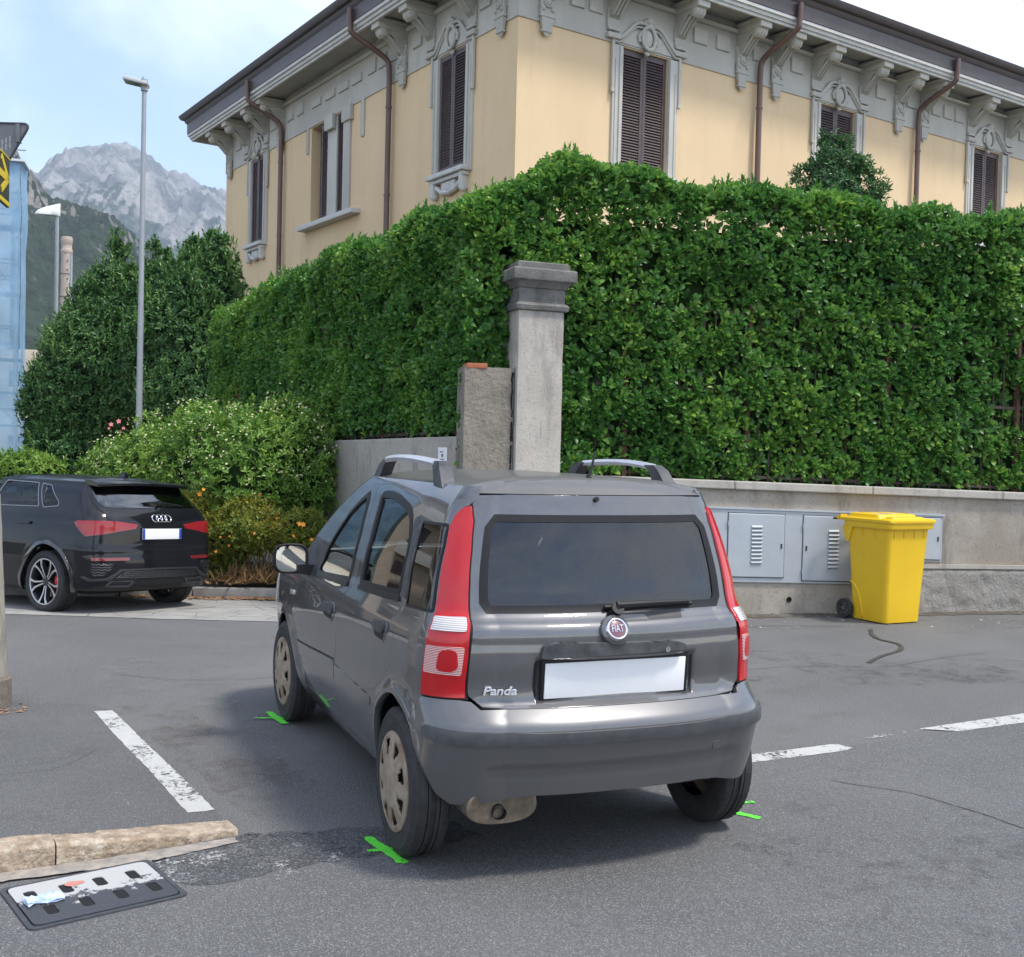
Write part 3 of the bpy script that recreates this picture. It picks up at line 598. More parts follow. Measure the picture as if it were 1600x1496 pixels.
def rock_mat(name,rock,dark,veg,vlo,vhi,scale,slope=.62,sw=.12):
    m=mat(name,rock,.95); n,l,b=nodes(m); g=n.new('ShaderNodeNewGeometry'); s=n.new('ShaderNodeSeparateXYZ'); l.new(g.outputs['Normal'],s.inputs[0]); p=n.new('ShaderNodeSeparateXYZ'); l.new(g.outputs['Position'],p.inputs[0])
    f=noise(m,scale,8,.65,stretch=(1,1,.35)); f2=noise(m,scale*5,6,.7); f3=noise(m,scale*.6,5,.6)
    c=mixcol(m,ramp(m,f,.4,.62),rock,dark); c=mixcol(m,ramp(m,f2,.45,.7,0,.5),c,dark)
    v=math_node(m,'ADD',math_node(m,'MULTIPLY',f3,.9),math_node(m,'MULTIPLY',s.outputs['Z'],.55)); v=math_node(m,'ADD',v,ramp(m,p.outputs['Z'],vhi,vlo,-.35,.22)); v=math_node(m,'ADD',v,math_node(m,'MULTIPLY',f2,.30))
    vg=mixcol(m,ramp(m,f2,.35,.65),veg,tuple(q*.45 for q in veg))
    l.new(mixcol(m,ramp(m,v,slope+.30,slope+.30+sw),c,vg),b.inputs['Base Color']); l.new(bumpn(m,math_node(m,'ADD',f,f2),1.,14.),b.inputs['Normal']); return m
far_px=[(-330,480),(-200,400),(-80,330),(20,295),(60,290),(80,284),(100,276),(112,262),(125,251),(138,243),(150,238),(163,232),(176,233),(195,228),(210,236),(222,245),(240,249),(255,258),(266,268),(276,261),(286,272),(300,286),(315,292),(328,297),(353,307),(420,350),(520,400),(700,430),(900,420),(1200,470)]
ridge('mountain',far_px,2600,1500,1,rock_mat('pale_limestone',(.36,.34,.325),(.11,.112,.115),(.050,.070,.042),40,560,.011,slope=.50),'',nu=700,nv=190,seed=3.,amp=.05,gully=.09,jag=.024)
near_px=[(-900,60),(-500,90),(-250,130),(-80,180),(0,215),(12,232),(22,244),(32,262),(42,284),(60,300),(80,311),(105,327),(130,334),(150,337),(170,346),(182,354),(200,374),(222,392),(240,410),(270,440),(320,480),(420,560),(600,640)]
ridge('hillside',near_px,800,420,1,rock_mat('wooded_cliff',(.34,.315,.28),(.15,.14,.125),(.032,.060,.026),0,330,.018,slope=.66,sw=.07),'',nu=520,nv=140,seed=9.,amp=.09)
hz=G().box((1600,300,449),(4600,5200,900)).build('haze',None); hz['kind']='stuff'
hm=bpy.data.materials.new('haze'); hm.use_nodes=True; n=hm.node_tree.nodes; n.remove(n['Principled BSDF']); v=n.new('ShaderNodeVolumePrincipled'); v.inputs['Color'].default_value=(.66,.82,1,1); v.inputs['Density'].default_value=.00021; v.inputs['Anisotropy'].default_value=.2
hm.node_tree.links.new(v.outputs[0],n['Material Output'].inputs['Volume']); hz.data.materials.append(hm)
# ---------------------------------------------------------------- yellow villa
VO=Vector((13.9807,-5.3420,0)); EX=Vector((math.cos(ALP),math.sin(ALP),0)); EY=Vector((-math.sin(ALP),math.cos(ALP),0)); UP=Vector((0,0,1))
villa=thing('villa','yellow rendered villa with grey stone trim, brown shutters and deep bracketed eaves behind the hedge','villa',VO,ALP)
# street front: along EX at y=0 facing -EY; side front: along EY at x=0 facing -EX
def plaster(name,a,b_,bump=.15):
    m=mat(name,a,.9); n,l,b=nodes(m); c=mixcol(m,ramp(m,noise(m,.5,5,.6,stretch=(1,1,.5)),.35,.65),a,b_); c=mixcol(m,ramp(m,noise(m,2.2,6,.7,stretch=(1,1,.12)),.52,.74,0,.5),c,tuple(q*.80 for q in b_)); c=mixcol(m,ramp(m,noise(m,7,5,.7),.5,.8,0,.35),c,tuple(q*.86 for q in b_)); l.new(c,b.inputs['Base Color']); l.new(bumpn(m,noise(m,55,4,.6),bump,.01),b.inputs['Normal']); return m
M_YEL=plaster('yellow_render',(.73,.545,.33),(.68,.50,.30))
M_STONE=plaster('grey_stone_trim',(.53,.51,.455),(.43,.41,.365),.25)
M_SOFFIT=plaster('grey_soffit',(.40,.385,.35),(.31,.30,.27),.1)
M_CORN=mat('pale_cornice',(.60,.59,.56),.8,var=(.50,.49,.46),vscale=4)
M_BROWN=mat('brown_gutter',(.060,.046,.045),.45,var=(.085,.065,.062),vscale=3)
M_PIPE=mat('copper_brown_pipe',(.105,.058,.045),.4,var=(.15,.085,.065),vscale=2)
M_SHUT=mat('brown_shutter',(.070,.046,.045),.5,var=(.095,.066,.063),vscale=8)
M_TILE=mat('roof_tile',(.22,.12,.08),.8,var=(.15,.085,.06),vscale=5)
LX,LY=21.0,14.40                                     # lengths of the two fronts
def F_R(x,z,d=0.): return Vector((x,-d,z))           # point d in front of the street front
def F_L(y,z,d=0.): return Vector((-d,y,z))
TR_=lambda x,z: Matrix(((1,0,0,x),(0,0,-1,0),(0,1,0,z),(0,0,0,1)))     # local x along, y up, z outward
TL_=lambda y,z: Matrix(((0,0,-1,0),(-1,0,0,y),(0,1,0,z),(0,0,0,1)))    # local x runs from far to near so z is outward
def T(side,a,z): return TR_(a,z) if side=='R' else TL_(a,z)
WIN_R=[(2.88,1.14),(8.27,1.14),(13.66,1.14),(19.05,1.14)]; WIN_L=[(2.12,1.0),(11.95,.86)]; PAIR=[(7.97,.42),(7.06,.46)]
WZ0,WZ1=6.84,9.10
def wall_with_openings(name,L,ops,side):
    """wall face with openings and 0.22 deep reveals"""
    T_=lambda a,z,d=0.:(F_R if side=='R' else F_L)(a,z,d)
    xs=sorted({0.,L}|{o[0] for o in ops}|{o[1] for o in ops}); zs=sorted({0.,10.3}|{o[2] for o in ops}|{o[3] for o in ops}); g=G()
    for a,b_ in zip(xs[:-1],xs[1:]):
        for c,d in zip(zs[:-1],zs[1:]):
            if any(o[0]<=a and b_<=o[1] and o[2]<=c and d<=o[3] for o in ops): continue
            g.add([T_(a,c),T_(b_,c),T_(b_,d),T_(a,d)],[(0,1,2,3)])
    for o in ops:
        q=[(o[0],o[2]),(o[1],o[2]),(o[1],o[3]),(o[0],o[3])]
        for (a,c),(b_,d) in zip(q,q[1:]+q[:1]): g.add([T_(a,c),T_(b_,d),T_(b_,d,-.24),T_(a,c,-.24)],[(0,1,2,3)])
    return g.build(name,M_YEL,villa)
wall_with_openings('wall',LX,[(c-w/2,c+w/2,WZ0,WZ1) for c,w in WIN_R],'R')
wall_with_openings('wall',LY,[(c-w/2,c+w/2,WZ0,WZ1) for c,w in WIN_L]+[(6.83,8.64,6.80,WZ1)],'L')
g=G(); g.add([(LX,0,0),(LX,LY,0),(LX,LY,10.3),(LX,0,10.3)],[(0,1,2,3)]); g.add([(0,LY,0),(LX,LY,0),(LX,LY,10.3),(0,LY,10.3)],[(0,1,2,3)]); g.build('wall',M_YEL,villa)
def louvred(w,h,t=.035,leaf=2,pitch=.052):
    """pair of louvred shutter leaves centred on 0, hung in local x,y plane"""
    g=G(); lw=w/leaf
    for k in range(leaf):
        x0=-w/2+k*lw; st=.065
        for xx in (x0+st/2+.004,x0+lw-st/2-.004): g.box((xx,h/2,0),(st,h,t))
        for yy,hh in ((.06,.12),(h-.05,.10)): g.box((x0+lw/2,yy,0),(lw-2*st-.008,hh,t-.003))
        n_=int((h-.22)/pitch)
        for i in range(n_):
            y=.13+(i+.5)*(h-.24)/n_
            g.box((0,0,0),(lw-2*st-.008,.048,.007),M=Matrix.Translation((x0+lw/2,y,0))@Matrix.Rotation(R(-32),4,'X'))
    return g
def add_window(side,c,w,balc=False,frame_w=.225):
    Tm=T(side,c,WZ0); h=WZ1-WZ0
    g=G()
    for s in (-1,1):
        g.bbox((s*(w/2+frame_w/2),h/2-.05,.02),(frame_w,h+.1,.05),.008,M=Tm); g.bbox((s*(w/2+.045),h/2-.05,.055),(.075,h+.06,.03),.008,M=Tm); g.bbox((s*(w/2+.16),h/2-.15,.05),(.03,h-.2,.02),.005,M=Tm)
    g.bbox((0,h+.19,.022),(w+2*frame_w+.02,.28,.054),.01,M=Tm)
    fr=g.build('window_frame',M_STONE,villa,angle=40)
    louvred(w-.03,h-.02).build('shutter',M_SHUT,fr).matrix_local=Tm@Matrix.Translation((0,.01,-.060 if side=='R' else .004))
    # curved hood with a cartouche
    g=G(); top=h+.22; W=w/2+frame_w+.02
    arch=[(-W,top-.10),(-W*.82,top-.10),(-W*.60,top+.06),(-W*.36,top+.24),(-.14,top+.27),(.14,top+.27),(W*.36,top+.24),(W*.60,top+.06),(W*.82,top-.10),(W,top-.10)]
    sp=spline(arch,4); g.tube([(x,y,.085) for x,y in sp],.034,8,M=Tm); g.tube([(x,y-.07,.065) for x,y in sp],.022,6,M=Tm)
    for s in (-1,1):
        g.bbox((s*(W+.0),h-.35,.05),(.05,1.0,.06),.01,M=Tm); g.bbox((s*(W),h-.86,.06),(.07,.07,.06),.015,M=Tm)
    g.build('window_hood',M_STONE,fr,angle=50)
    g=G(); g.tube([(.155*math.cos(t)*1.0,top+.02+.21*math.sin(t),.10) for t in np.linspace(0,2*math.pi,25)],.038,8,M=Tm,cap=False); g.lathe([(.0,.11),(.09,.10),(.14,.07),(.15,.04)],20,Tm@Matrix.Translation((0,top+.02,0))@Matrix.Diagonal((.9,1.25,1,1)))
    for s in (-1,1):
        g.tube([(s*(.07+.055*math.cos(t)),top+.27+.055*math.sin(t),.11) for t in np.linspace(0,5.5,14)],.024,6,M=Tm); g.tube([(s*.17,top+.12,.09),(s*.23,top+.02,.08),(s*.20,top-.08,.08)],.028,6,M=Tm)
    g.bbox((0,top+.35,.09),(.12,.09,.10),.02,M=Tm); g.lathe([(0,.09),(.05,.075),(.06,.04)],10,Tm@Matrix.Translation((0,top-.24,0)))
    g.build('cartouche',M_STONE,fr,angle=50)
    # sill with an apron
    g=G(); g.bbox((0,-.05,.10),(w+.34,.09,.22),.02,M=Tm); g.bbox((0,-.14,.07),(w+.26,.07,.15),.02,M=Tm)
    if balc:
        for s in (-1,1): g.bbox((s*(w/2+.03),-.24,.07),(.13,.32,.16),.03,M=Tm); g.lathe([(.055,.02),(.075,.10),(.04,.15),(0,.16)],12,Tm@Matrix.Translation((s*(w/2+.03),-.40,.0)))
        g.tube([(-w/2+.05,-.24,.07),(-w/4,-.36,.07),(0,-.40,.08),(w/4,-.36,.07),(w/2-.05,-.24,.07)],.05,8,M=Tm); g.bbox((0,-.26,.05),(w*.5,.16,.10),.03,M=Tm)
    g.build('window_sill',M_CORN,fr,angle=45)
for c,w in WIN_R: add_window('R',c,w)
for c,w in WIN_L: add_window('L',c,w,True)
# narrow twin window: plain reveals and a stone mullion
Tm=T('L',0,6.80)
g=G()
for y0,y1 in ((7.27,7.755),): g.bbox((-(y0+y1)/2,1.12,-.065),(y1-y0,2.36,.12),.02,M=Tm)
g.bbox((-7.51,2.18,.06),(.44,.34,.10),.02,M=Tm); g.bbox((-6.66,1.15,.02),(.34,2.30,.06),.015,M=Tm); g.bbox((-6.62,2.18,.05),(.44,.34,.10),.02,M=Tm)
fr=g.build('twin_window_frame',M_STONE,villa,angle=40)
for c,w in ((7.06,.44),(7.96,.40)): louvred(w,2.26,leaf=1).build('shutter',M_SHUT,fr).matrix_local=T('L',c,6.82)@Matrix.Translation((0,0,-.055))
g=G(); g.bbox((-7.45,-.06,.10),(2.95,.11,.26),.015,M=Tm); g.build('window_sill',M_CORN,fr,angle=40)
# grey frieze band, raised panels, string moulding
zb,zt=9.12,10.20
g=G(); g.bbox((LX/2,(zb+zt)/2,.012),(LX+.03,zt-zb,.03),.004,M=T('R',0,0)); g.build('frieze',M_STONE,villa,angle=30)
g=G(); g.bbox((-LY/2,(zb+zt)/2,.012),(LY+.03,zt-zb,.03),.004,M=T('L',0,0)); 
for yy in (6.55,8.83): g.bbox((-yy,9.0,.016),(.13,.95,.034),.03,M=T('L',0,0))
g.bbox((-5.92,8.9,.016),(.16,1.15,.034),.03,M=T('L',0,0)); g.build('frieze',M_STONE,villa,angle=30)
for side,L in (('R',LX),('L',LY)):
    g=G(); s=1 if side=='R' else -1
    g.tube([(-.08*s if side=='R' else .08,10.02,.05),(s*(L+.05),10.02,.05)],.055,8,M=T(side,0,0)); g.build('string_moulding',M_STONE,villa,smooth=True)
pm=None
def frieze_panel(side,a,w=.34,h=.30,z=9.70):
    global pm
    Tm=T(side,a,z)
    if pm is None:
        g=G(); x,y=.5,.5; g.add([(-x,-y,0),(x,-y,0),(x,y,0),(-x,y,0),(-x+.03,-y+.04,1),(x-.03,-y+.04,1),(x-.03,y-.04,1),(-x+.03,y-.04,1)],[(0,1,5,4),(1,2,6,5),(2,3,7,6),(3,0,4,7),(4,5,6,7)]); o=g.build('frieze_panel',M_STONE,villa); pm=o.data
    else: o=link(bpy.data.objects.new('frieze_panel',pm),villa)
    o.matrix_local=Tm@Matrix.Translation((0,0,.028))@Matrix.Diagonal((w,h,.04,1)); return o
COR_R=[(.55,1),(2.05,0),(3.68,0),(5.33,1),(6.32,1),(7.52,0),(9.04,0),(10.25,1),(11.15,1),(12.93,0),(14.45,0),(15.7,1),(16.6,1),(18.3,0),(19.85,0)]
COR_L=[(.45,1),(1.42,0),(2.92,0),(4.06,1),(10.40,1),(11.36,0),(12.72,0),(13.98,1)]
gaps=[('R',1.03,1.86),('R',3.92,5.12),('R',5.58,6.08),('R',6.58,7.30),('R',9.28,10.02),('R',10.48,10.92),('R',11.40,12.70),('R',14.70,15.5),('R',16.85,18.1),('L',.75,1.25),('L',3.15,3.85),('L',4.28,5.7),('L',8.95,10.15),('L',10.62,11.2),('L',12.95,13.75)]
for side,a,b_ in gaps:
    k=max(1,int((b_-a+.1)/.46)); st=(b_-a)/k
    for i in range(k): frieze_panel(side,a+(i+.5)*st,min(.36,st-.11))
for y in (6.2,6.85,7.55,8.3): frieze_panel('L',y,.50,.18,9.62)
def corbel_mesh(m):
    g=G()
    g.bbox((0,.085,.345),(.31,.17,.70),.02,); g.bbox((0,.165,.365),(.38,.06,.76),.015)
    prof=[(0,.05),(.60,.05),(.62,-.02),(.60,-.10),(.53,-.15),(.45,-.13),(.40,-.07),(.34,-.10),(.27,-.19),(.20,-.28),(.13,-.36),(.06,-.42),(0,-.44)]
    g.loft([[Vector((x,y,z)) for z,y in prof] for x in (-.115,.115)])
    for x in (-.075,0,.075): g.tube([(x,-.02+.075*math.sin(t)*1.0-.03,.535+.075*math.cos(t)) for t in np.linspace(-1.2,3.6,12)],.026,6); g.tube([(x,-.10,.44),(x,-.17,.34),(x,-.27,.23),(x,-.37,.13)],.030,6)
    for s in (-1,1): g.lathe([(0,.03),(.05,.025),(.09,.012),(.10,0)],14,Matrix.Translation((s*.115,-.03,.52))@Matrix.Rotation(s*math.pi/2,4,'Y'))
    return g.build('eaves_bracket',m,villa,angle=45)
def pendant_mesh(m):
    g=G(); g.bbox((0,-.34,.06),(.30,.38,.06),.012); 
    for x in (-.10,.10):
        for y in (-.24,-.44): g.lathe([(0,.045),(.035,.03),(.045,0)],8,Matrix.Translation((x,y,.085)))
    g.tube([(.075*math.sin(t),-.34+.06*math.cos(t),.105) for t in np.linspace(.9,5.4,12)],.022,6); g.lathe([(0,.06),(.035,.04),(.04,0)],10,Matrix.Translation((0,-.345,.085)))
    g.bbox((0,-.10,.05),(.26,.10,.05),.012); g.bbox((0,.02,.05),(.26,.06,.05),.012)
    g.bbox((0,-.555,.065),(.32,.05,.08),.012); g.loft([[Vector((x,-.58,z)) for x,z in ((-.13,.02),(.13,.02),(.13,.09),(-.13,.09))],[Vector((x,-.82,z)) for x,z in ((-.085,.02),(.085,.02),(.085,.07),(-.085,.07))],[Vector((x,-.90,z)) for x,z in ((-.015,.03),(.015,.03),(.015,.05),(-.015,.05))]]); g.bbox((0,-.81,.05),(.22,.04,.07),.01)
    return g.build('bracket_pendant',m,villa,angle=45)
cb=corbel_mesh(M_STONE); pd=pendant_mesh(M_STONE); first=[True,True]
for side,lst in (('R',COR_R),('L',COR_L)):
    for a,p in lst:
        o=cb if first[0] else link(bpy.data.objects.new('eaves_bracket',cb.data),villa); first[0]=False; o.matrix_local=T(side,a,9.94)@Matrix.Translation((0,0,.02))
        if p:
            q=pd if first[1] else link(bpy.data.objects.new('bracket_pendant',pd.data),o); first[1]=False
            if q is pd: q.parent=o
            q.matrix_parent_inverse=Matrix.Identity(4); q.matrix_local=Matrix.Translation((0,-.17,0))
            G().bbox((0,-.02,.03),(.30,.35,.06),.01).build('bracket_back',M_STONE,o,angle=40).matrix_local=Matrix.Translation((0,-.36,0))
        else: G().bbox((0,-.72,.05),(.30,.10,.10),.02).bbox((0,-.60,.045),(.28,.06,.08),.02).bbox((0,-.40,.03),(.28,.34,.06),.02).build('bracket_back',M_STONE,o,angle=40)
# soffit, cornice, gutter board; mitred at the corner
def eave_ring(prof,name,m,y_end=True):
    """profile (out,z) swept along both fronts with a mitred corner; ends overhang"""
    rings=[]
    for o,z in prof: pass
    A=[Vector((LX+o,-o,z)) for o,z in prof]; B=[Vector((-o,-o,z)) for o,z in prof]; C2=[Vector((-o,LY+o,z)) for o,z in prof]; D2=[Vector((LX+o,LY+o,z)) for o,z in prof]
    return G().loft([A,B,C2,D2,A],False).build(name,m,villa,angle=30)
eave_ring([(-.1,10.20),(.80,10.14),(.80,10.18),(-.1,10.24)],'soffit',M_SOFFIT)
eave_ring([(.70,10.06),(.76,10.05),(.765,10.10),(.80,10.11),(.805,10.17),(.845,10.18),(.85,10.24),(.70,10.25)],'cornice',M_CORN)
eave_ring([(.80,10.24),(.86,10.25),(.86,10.52),(.90,10.56),(.92,10.62),(.985,10.64),(1.03,10.69),(1.05,10.76),(1.03,10.77),(.98,10.72),(.80,10.72)],'gutter_board',M_BROWN)
# hipped roof
g=G(); o=.98; h=13.2; g.add([(-o,-o,10.72),(LX+o,-o,10.72),(LX+o,LY+o,10.72),(-o,LY+o,10.72),(LY/2,LY/2,h),(LX-LY/2,LY/2,h)],[(0,1,5,4),(1,2,5),(2,3,4,5),(3,0,4)]); g.build('roof',M_TILE,villa)
# rainwater pipes
for side,a in (('R',5.80),('R',10.88),('R',16.1),('L',4.53),('L',10.23)):
    Tm=T(side,a,0); g=G(); pts=[(0,10.45,.955),(0,10.12,.93),(0,10.0,.86),(0,9.62,.22),(0,9.45,.13),(0,9.2,.12),(0,5.5,.12),(0,0,.12)]
    sh=.22 if side=='R' else -.22
    pts=[(sh,10.50,.93),(sh,10.12,.91),(sh*.9,9.98,.84),(sh*.15,9.62,.24),(0,9.45,.13),(0,9.2,.12),(0,5.5,.12),(0,0,.12)]
    g.tube(spline(pts[:5],4)+pts[5:],.058,10,M=Tm); 
    for z in (8.6,6.8): g.cyl((0,z-.02,.12),(0,z+.02,.12),.070,n=10,M=Tm)
    g.build('downpipe',M_PIPE,villa,angle=50)
# ---------------------------------------------------------------- garden walls, pillars, fence, hedge
WD=Vector((-.150945,-.988542,0)); WN=Vector((-.988542,.150945,0)); WA=Vector((5.43,-4.43,0))    # along the street wall (to the right), towards the street
def W(s,z,d=0.): return WA+WD*s+WN*d+UP*z
WM=lambda s,z: frame(W(s,z),WD,UP,WN)
def concrete(name,a,b_,dark,bump=.4,streak=True,bs=40,bd=.012):
    m=mat(name,a,.92); n,l,b=nodes(m); c=mixcol(m,ramp(m,noise(m,1.1,6,.65),.36,.64),a,b_)
    if streak: c=mixcol(m,ramp(m,noise(m,3.2,6,.7,stretch=(1,1,.22)),.50,.72,0,.75),c,dark)
    c=mixcol(m,ramp(m,noise(m,30,4,.7),.52,.72,0,.5),c,dark); l.new(c,b.inputs['Base Color']); l.new(bumpn(m,noise(m,bs,6,.7),bump,bd),b.inputs['Normal']); return m
M_WALL=concrete('stained_concrete',(.38,.345,.295),(.28,.24,.19),(.12,.10,.08))
M_ROUGH=concrete('rough_render',(.34,.32,.29),(.28,.26,.23),(.17,.155,.135),1.0,False,22,.04)
M_COPE=concrete('coping_stone',(.43,.40,.35),(.36,.335,.295),(.20,.185,.16),.3)
M_PILL=concrete('pale_pillar_stone',(.47,.43,.375),(.38,.345,.30),(.19,.175,.155),.6,True,45)
M_CAP=concrete('dark_weathered_stone',(.24,.23,.21),(.13,.125,.115),(.045,.043,.040),.7,True,42)
M_STUB=concrete('crumbling_render',(.30,.265,.215),(.17,.15,.125),(.06,.056,.05),1.0,True,20,.04)
top=lambda s:1.352-.020*s
gw=thing('garden_wall','low stained concrete wall with stone coping below the tall laurel hedge','wall',(0,0,0))
g=G(); S=[-1.95,2.06,9.]
def slab(g,s0,s1,z00,z01,z10,z11,d0,d1):
    g.add([W(s0,z00,d0),W(s1,z10,d0),W(s1,z11,d0),W(s0,z01,d0),W(s0,z00,d1),W(s1,z10,d1),W(s1,z11,d1),W(s0,z01,d1)],[(3,2,1,0),(4,5,6,7),(0,1,5,4),(2,3,7,6),(1,2,6,5),(0,4,7,3)])
slab(g,-1.95,9,-.1,top(-1.95)-.085,-.1,top(9)-.085,-.30,0); g.build('wall_body',M_WALL,gw)
# rough render over the foot of the wall right of the bin, ragged at its left end
def rough_face(s0,s1,zt,d,name):
    ns,nz=int((s1-s0)/.035),14; V=[]
    for j in range(nz+1):
        for i in range(ns+1):
            s=s0+(s1-s0)*i/ns; z=-.05+(zt(s)+.05)*j/nz; k=mnoise.fractal(Vector((s*9,z*9,0)),1.,2.,5)*.020 if j<nz else .0
            V.append(W(s,z,d+k+.012-(.03 if j==nz else 0)))
    mesh(name,V,[(j*(ns+1)+i,j*(ns+1)+i+1,(j+1)*(ns+1)+i+1,(j+1)*(ns+1)+i) for j in range(nz) for i in range(ns)],M_ROUGH,gw,smooth=True)
rough_face(1.55,9.,lambda s:.475-.012*(s-2),.035,'rough_plinth')
g=G(); slab(g,1.5,9,.475,.515,.40,.44,-.02,.05); g.build('plinth_ledge',M_COPE,gw)
s=-1.62
while s<9:
    L=1.55 if s<7.4 else 9-s; e=s+L-.006; g=G(); slab(g,s,e,top(s)-.085,top(s),top(e)-.085,top(e),-.32,.055); o=g.build('coping_stone',M_COPE,gw); bv=o.modifiers.new('bevel','BEVEL'); bv.width=.012; bv.segments=2; s+=L
# drain hole
h=G(); M=WM(.585,.145); h.lathe([(.030,.004),(.026,.012),(.020,.006),(.018,-.04)],16,M@Matrix.Translation((0,0,0))); h.lathe([(0,.0015),(.02,.0015)],16,M); h.build('weep_pipe',[mat('dark_underside',(.006,.006,.006),.9)],gw,smooth=True)
# grey meter cabinets let into the wall
M_CAB=mat('grey_cabinet_paint',(.40,.43,.455),.5,var=(.36,.385,.41),vscale=3,bump=.05,bscale=80); M_CABD=mat('cabinet_gap',(.03,.032,.035),.8)
def cabinet(name,label,s0,s1,z0,z1,doors,louv,group=None):
    sl=-.022; t=thing(name,label,'meter cabinet',W(s0,z0,.0),0,group); t.matrix_world=WM(s0,z0); w=s1-s0; h=z1-z0
    sk=lambda x:sl*x
    def q(g,x0,x1,y0,y1,d0,d1): g.add([(x0,y0+sk(x0),d0),(x1,y0+sk(x1),d0),(x1,y1+sk(x1),d0),(x0,y1+sk(x0),d0),(x0,y0+sk(x0),d1),(x1,y0+sk(x1),d1),(x1,y1+sk(x1),d1),(x0,y1+sk(x0),d1)],[(3,2,1,0),(4,5,6,7),(0,1,5,4),(2,3,7,6),(1,2,6,5),(0,4,7,3)])
    g=G(); q(g,0,w,0,h,-.05,.020); o=g.build('cabinet_frame',M_CAB,t); bv=o.modifiers.new('bevel','BEVEL'); bv.width=.006; bv.segments=2
    g=G(); q(g,-.02,w+.02,h,h+.018,-.05,.034); g.build('cabinet_top',M_CAB,t)
    for (a,b_,y0,y1,lockside) in doors:
        g=G(); q(g,a-.007,b_+.007,y0-.007,y1+.007,.0,.0215); g.build('door_gap',M_CABD,t)
        g=G(); q(g,a,b_,y0,y1,.0,.034); d=g.build('cabinet_door',M_CAB,t); bv=d.modifiers.new('bevel','BEVEL'); bv.width=.008; bv.segments=2
        lx=b_-.035 if lockside>0 else a+.035; lk=G(); lk.box((lx,(y0+y1)/2+sk(lx),.036),(.016,.05,.006)); lk.cyl((lx,(y0+y1)/2+.012+sk(lx),.036),(lx,(y0+y1)/2+.012+sk(lx),.044),.007,n=10); lk.build('door_lock',M_CABD,d)
    for (x,y0,y1,n_,dr_) in louv:
        for i in range(n_):
            y=y0+(y1-y0)*(i+.5)/n_+sk(x); hh=(y1-y0)/n_; prof=[(0,-hh*.42),(.012,-hh*.40),(.016,-hh*.1),(0,hh*.30)]
            g=G(); g.loft([[Vector((x-.058+i*.0,y+b2,.034+a2)) for a2,b2 in prof],[Vector((x+.058,y+b2,.034+a2)) for a2,b2 in prof]]); lo=g.build('louvre',M_CAB,d if False else t)
            G().box((x,y-hh*.43,.0362),(.112,hh*.18,.004)).build('louvre_slot',M_CABD,lo)
    return t
cabinet('meter_cabinet','wide grey two-door meter cabinet with louvres set in the wall beside the bin',-.78,1.32,.345,1.085,[(.66,1.28,.055,.70,1),(1.49,2.06,.03,.70,-1)],[(.66+.31,.19,.59,10,0),(1.49+.34,.16,.57,10,0)])
cabinet('small_meter_cabinet','small plain grey meter cabinet on the wall, partly hidden behind the yellow bin',1.93,2.33,.545,1.03,[(.02,.375,.02,.46,1)],[])
# corner pillar
PC=Vector((5.633,-2.089,0)); PD=WD.copy(); PB_=Vector((.988542,-.150945,0))   # right along its street face, back
pil=thing('gate_pillar','tall pale stone corner pillar with dark moulded cap between the two hedges','pillar',PC+PD*.160+PB_*.235); pil.scale=(1.14,1.14,1); pil.rotation_euler=(0,0,math.atan2(PB_.y,PB_.x)+R(8))
g=G(); n_=26
V=[];rings=[]
for j in range(n_+1):
    z=2.94*j/n_; k=.205; P_=[]
    for (a,b_) in resample(rounded([(-k,-k),(k,-k),(k,k),(-k,k)],.012,2),.10):
        w_=mnoise.noise(Vector((a*7,b_*7,z*5)))*.004; P_.append(Vector((a*(1+w_/k),b_*(1+w_/k),z)))
    rings.append(P_)
G().loft(rings).build('shaft',M_PILL,pil,angle=40)
def sq(k,z): return [Vector((a*k,b_*k,z)) for a,b_ in ((-1,-1),(1,-1),(1,1),(-1,1))]
o=G().loft([sq(.205,2.935),sq(.232,2.945),sq(.240,2.985),sq(.222,3.005),sq(.210,3.015)]).build('necking_ring',M_CAP,pil,angle=20)
o=G().loft([sq(.207,3.01),sq(.207,3.145),sq(.222,3.155),sq(.235,3.185),sq(.262,3.215),sq(.272,3.222)]).build('cap_neck',M_CAP,pil,angle=20)
o=G().loft([sq(.278,3.218),sq(.283,3.232),sq(.283,3.315),sq(.272,3.328)]).build('cap_slab',M_CAP,pil,angle=20)
o=G().loft([sq(.235,3.322),sq(.235,3.385),sq(.205,3.40)]).build('cap_top',M_CAP,pil,angle=20)
G().box((-.2065,-.02,1.83),(.002,.004,.17),M=Matrix.Rotation(.0,4,'Z')).build('scratch',M_COPE,pil).rotation_euler=(R(0),0,0)
# broken stub beside it
st=thing('wall_stub','short crumbling rendered wall stub with a bare brick corner left of the tall pillar','wall stub',PC-PD*.06+PB_*.02); st.rotation_euler=(0,0,math.atan2(PB_.y,PB_.x))
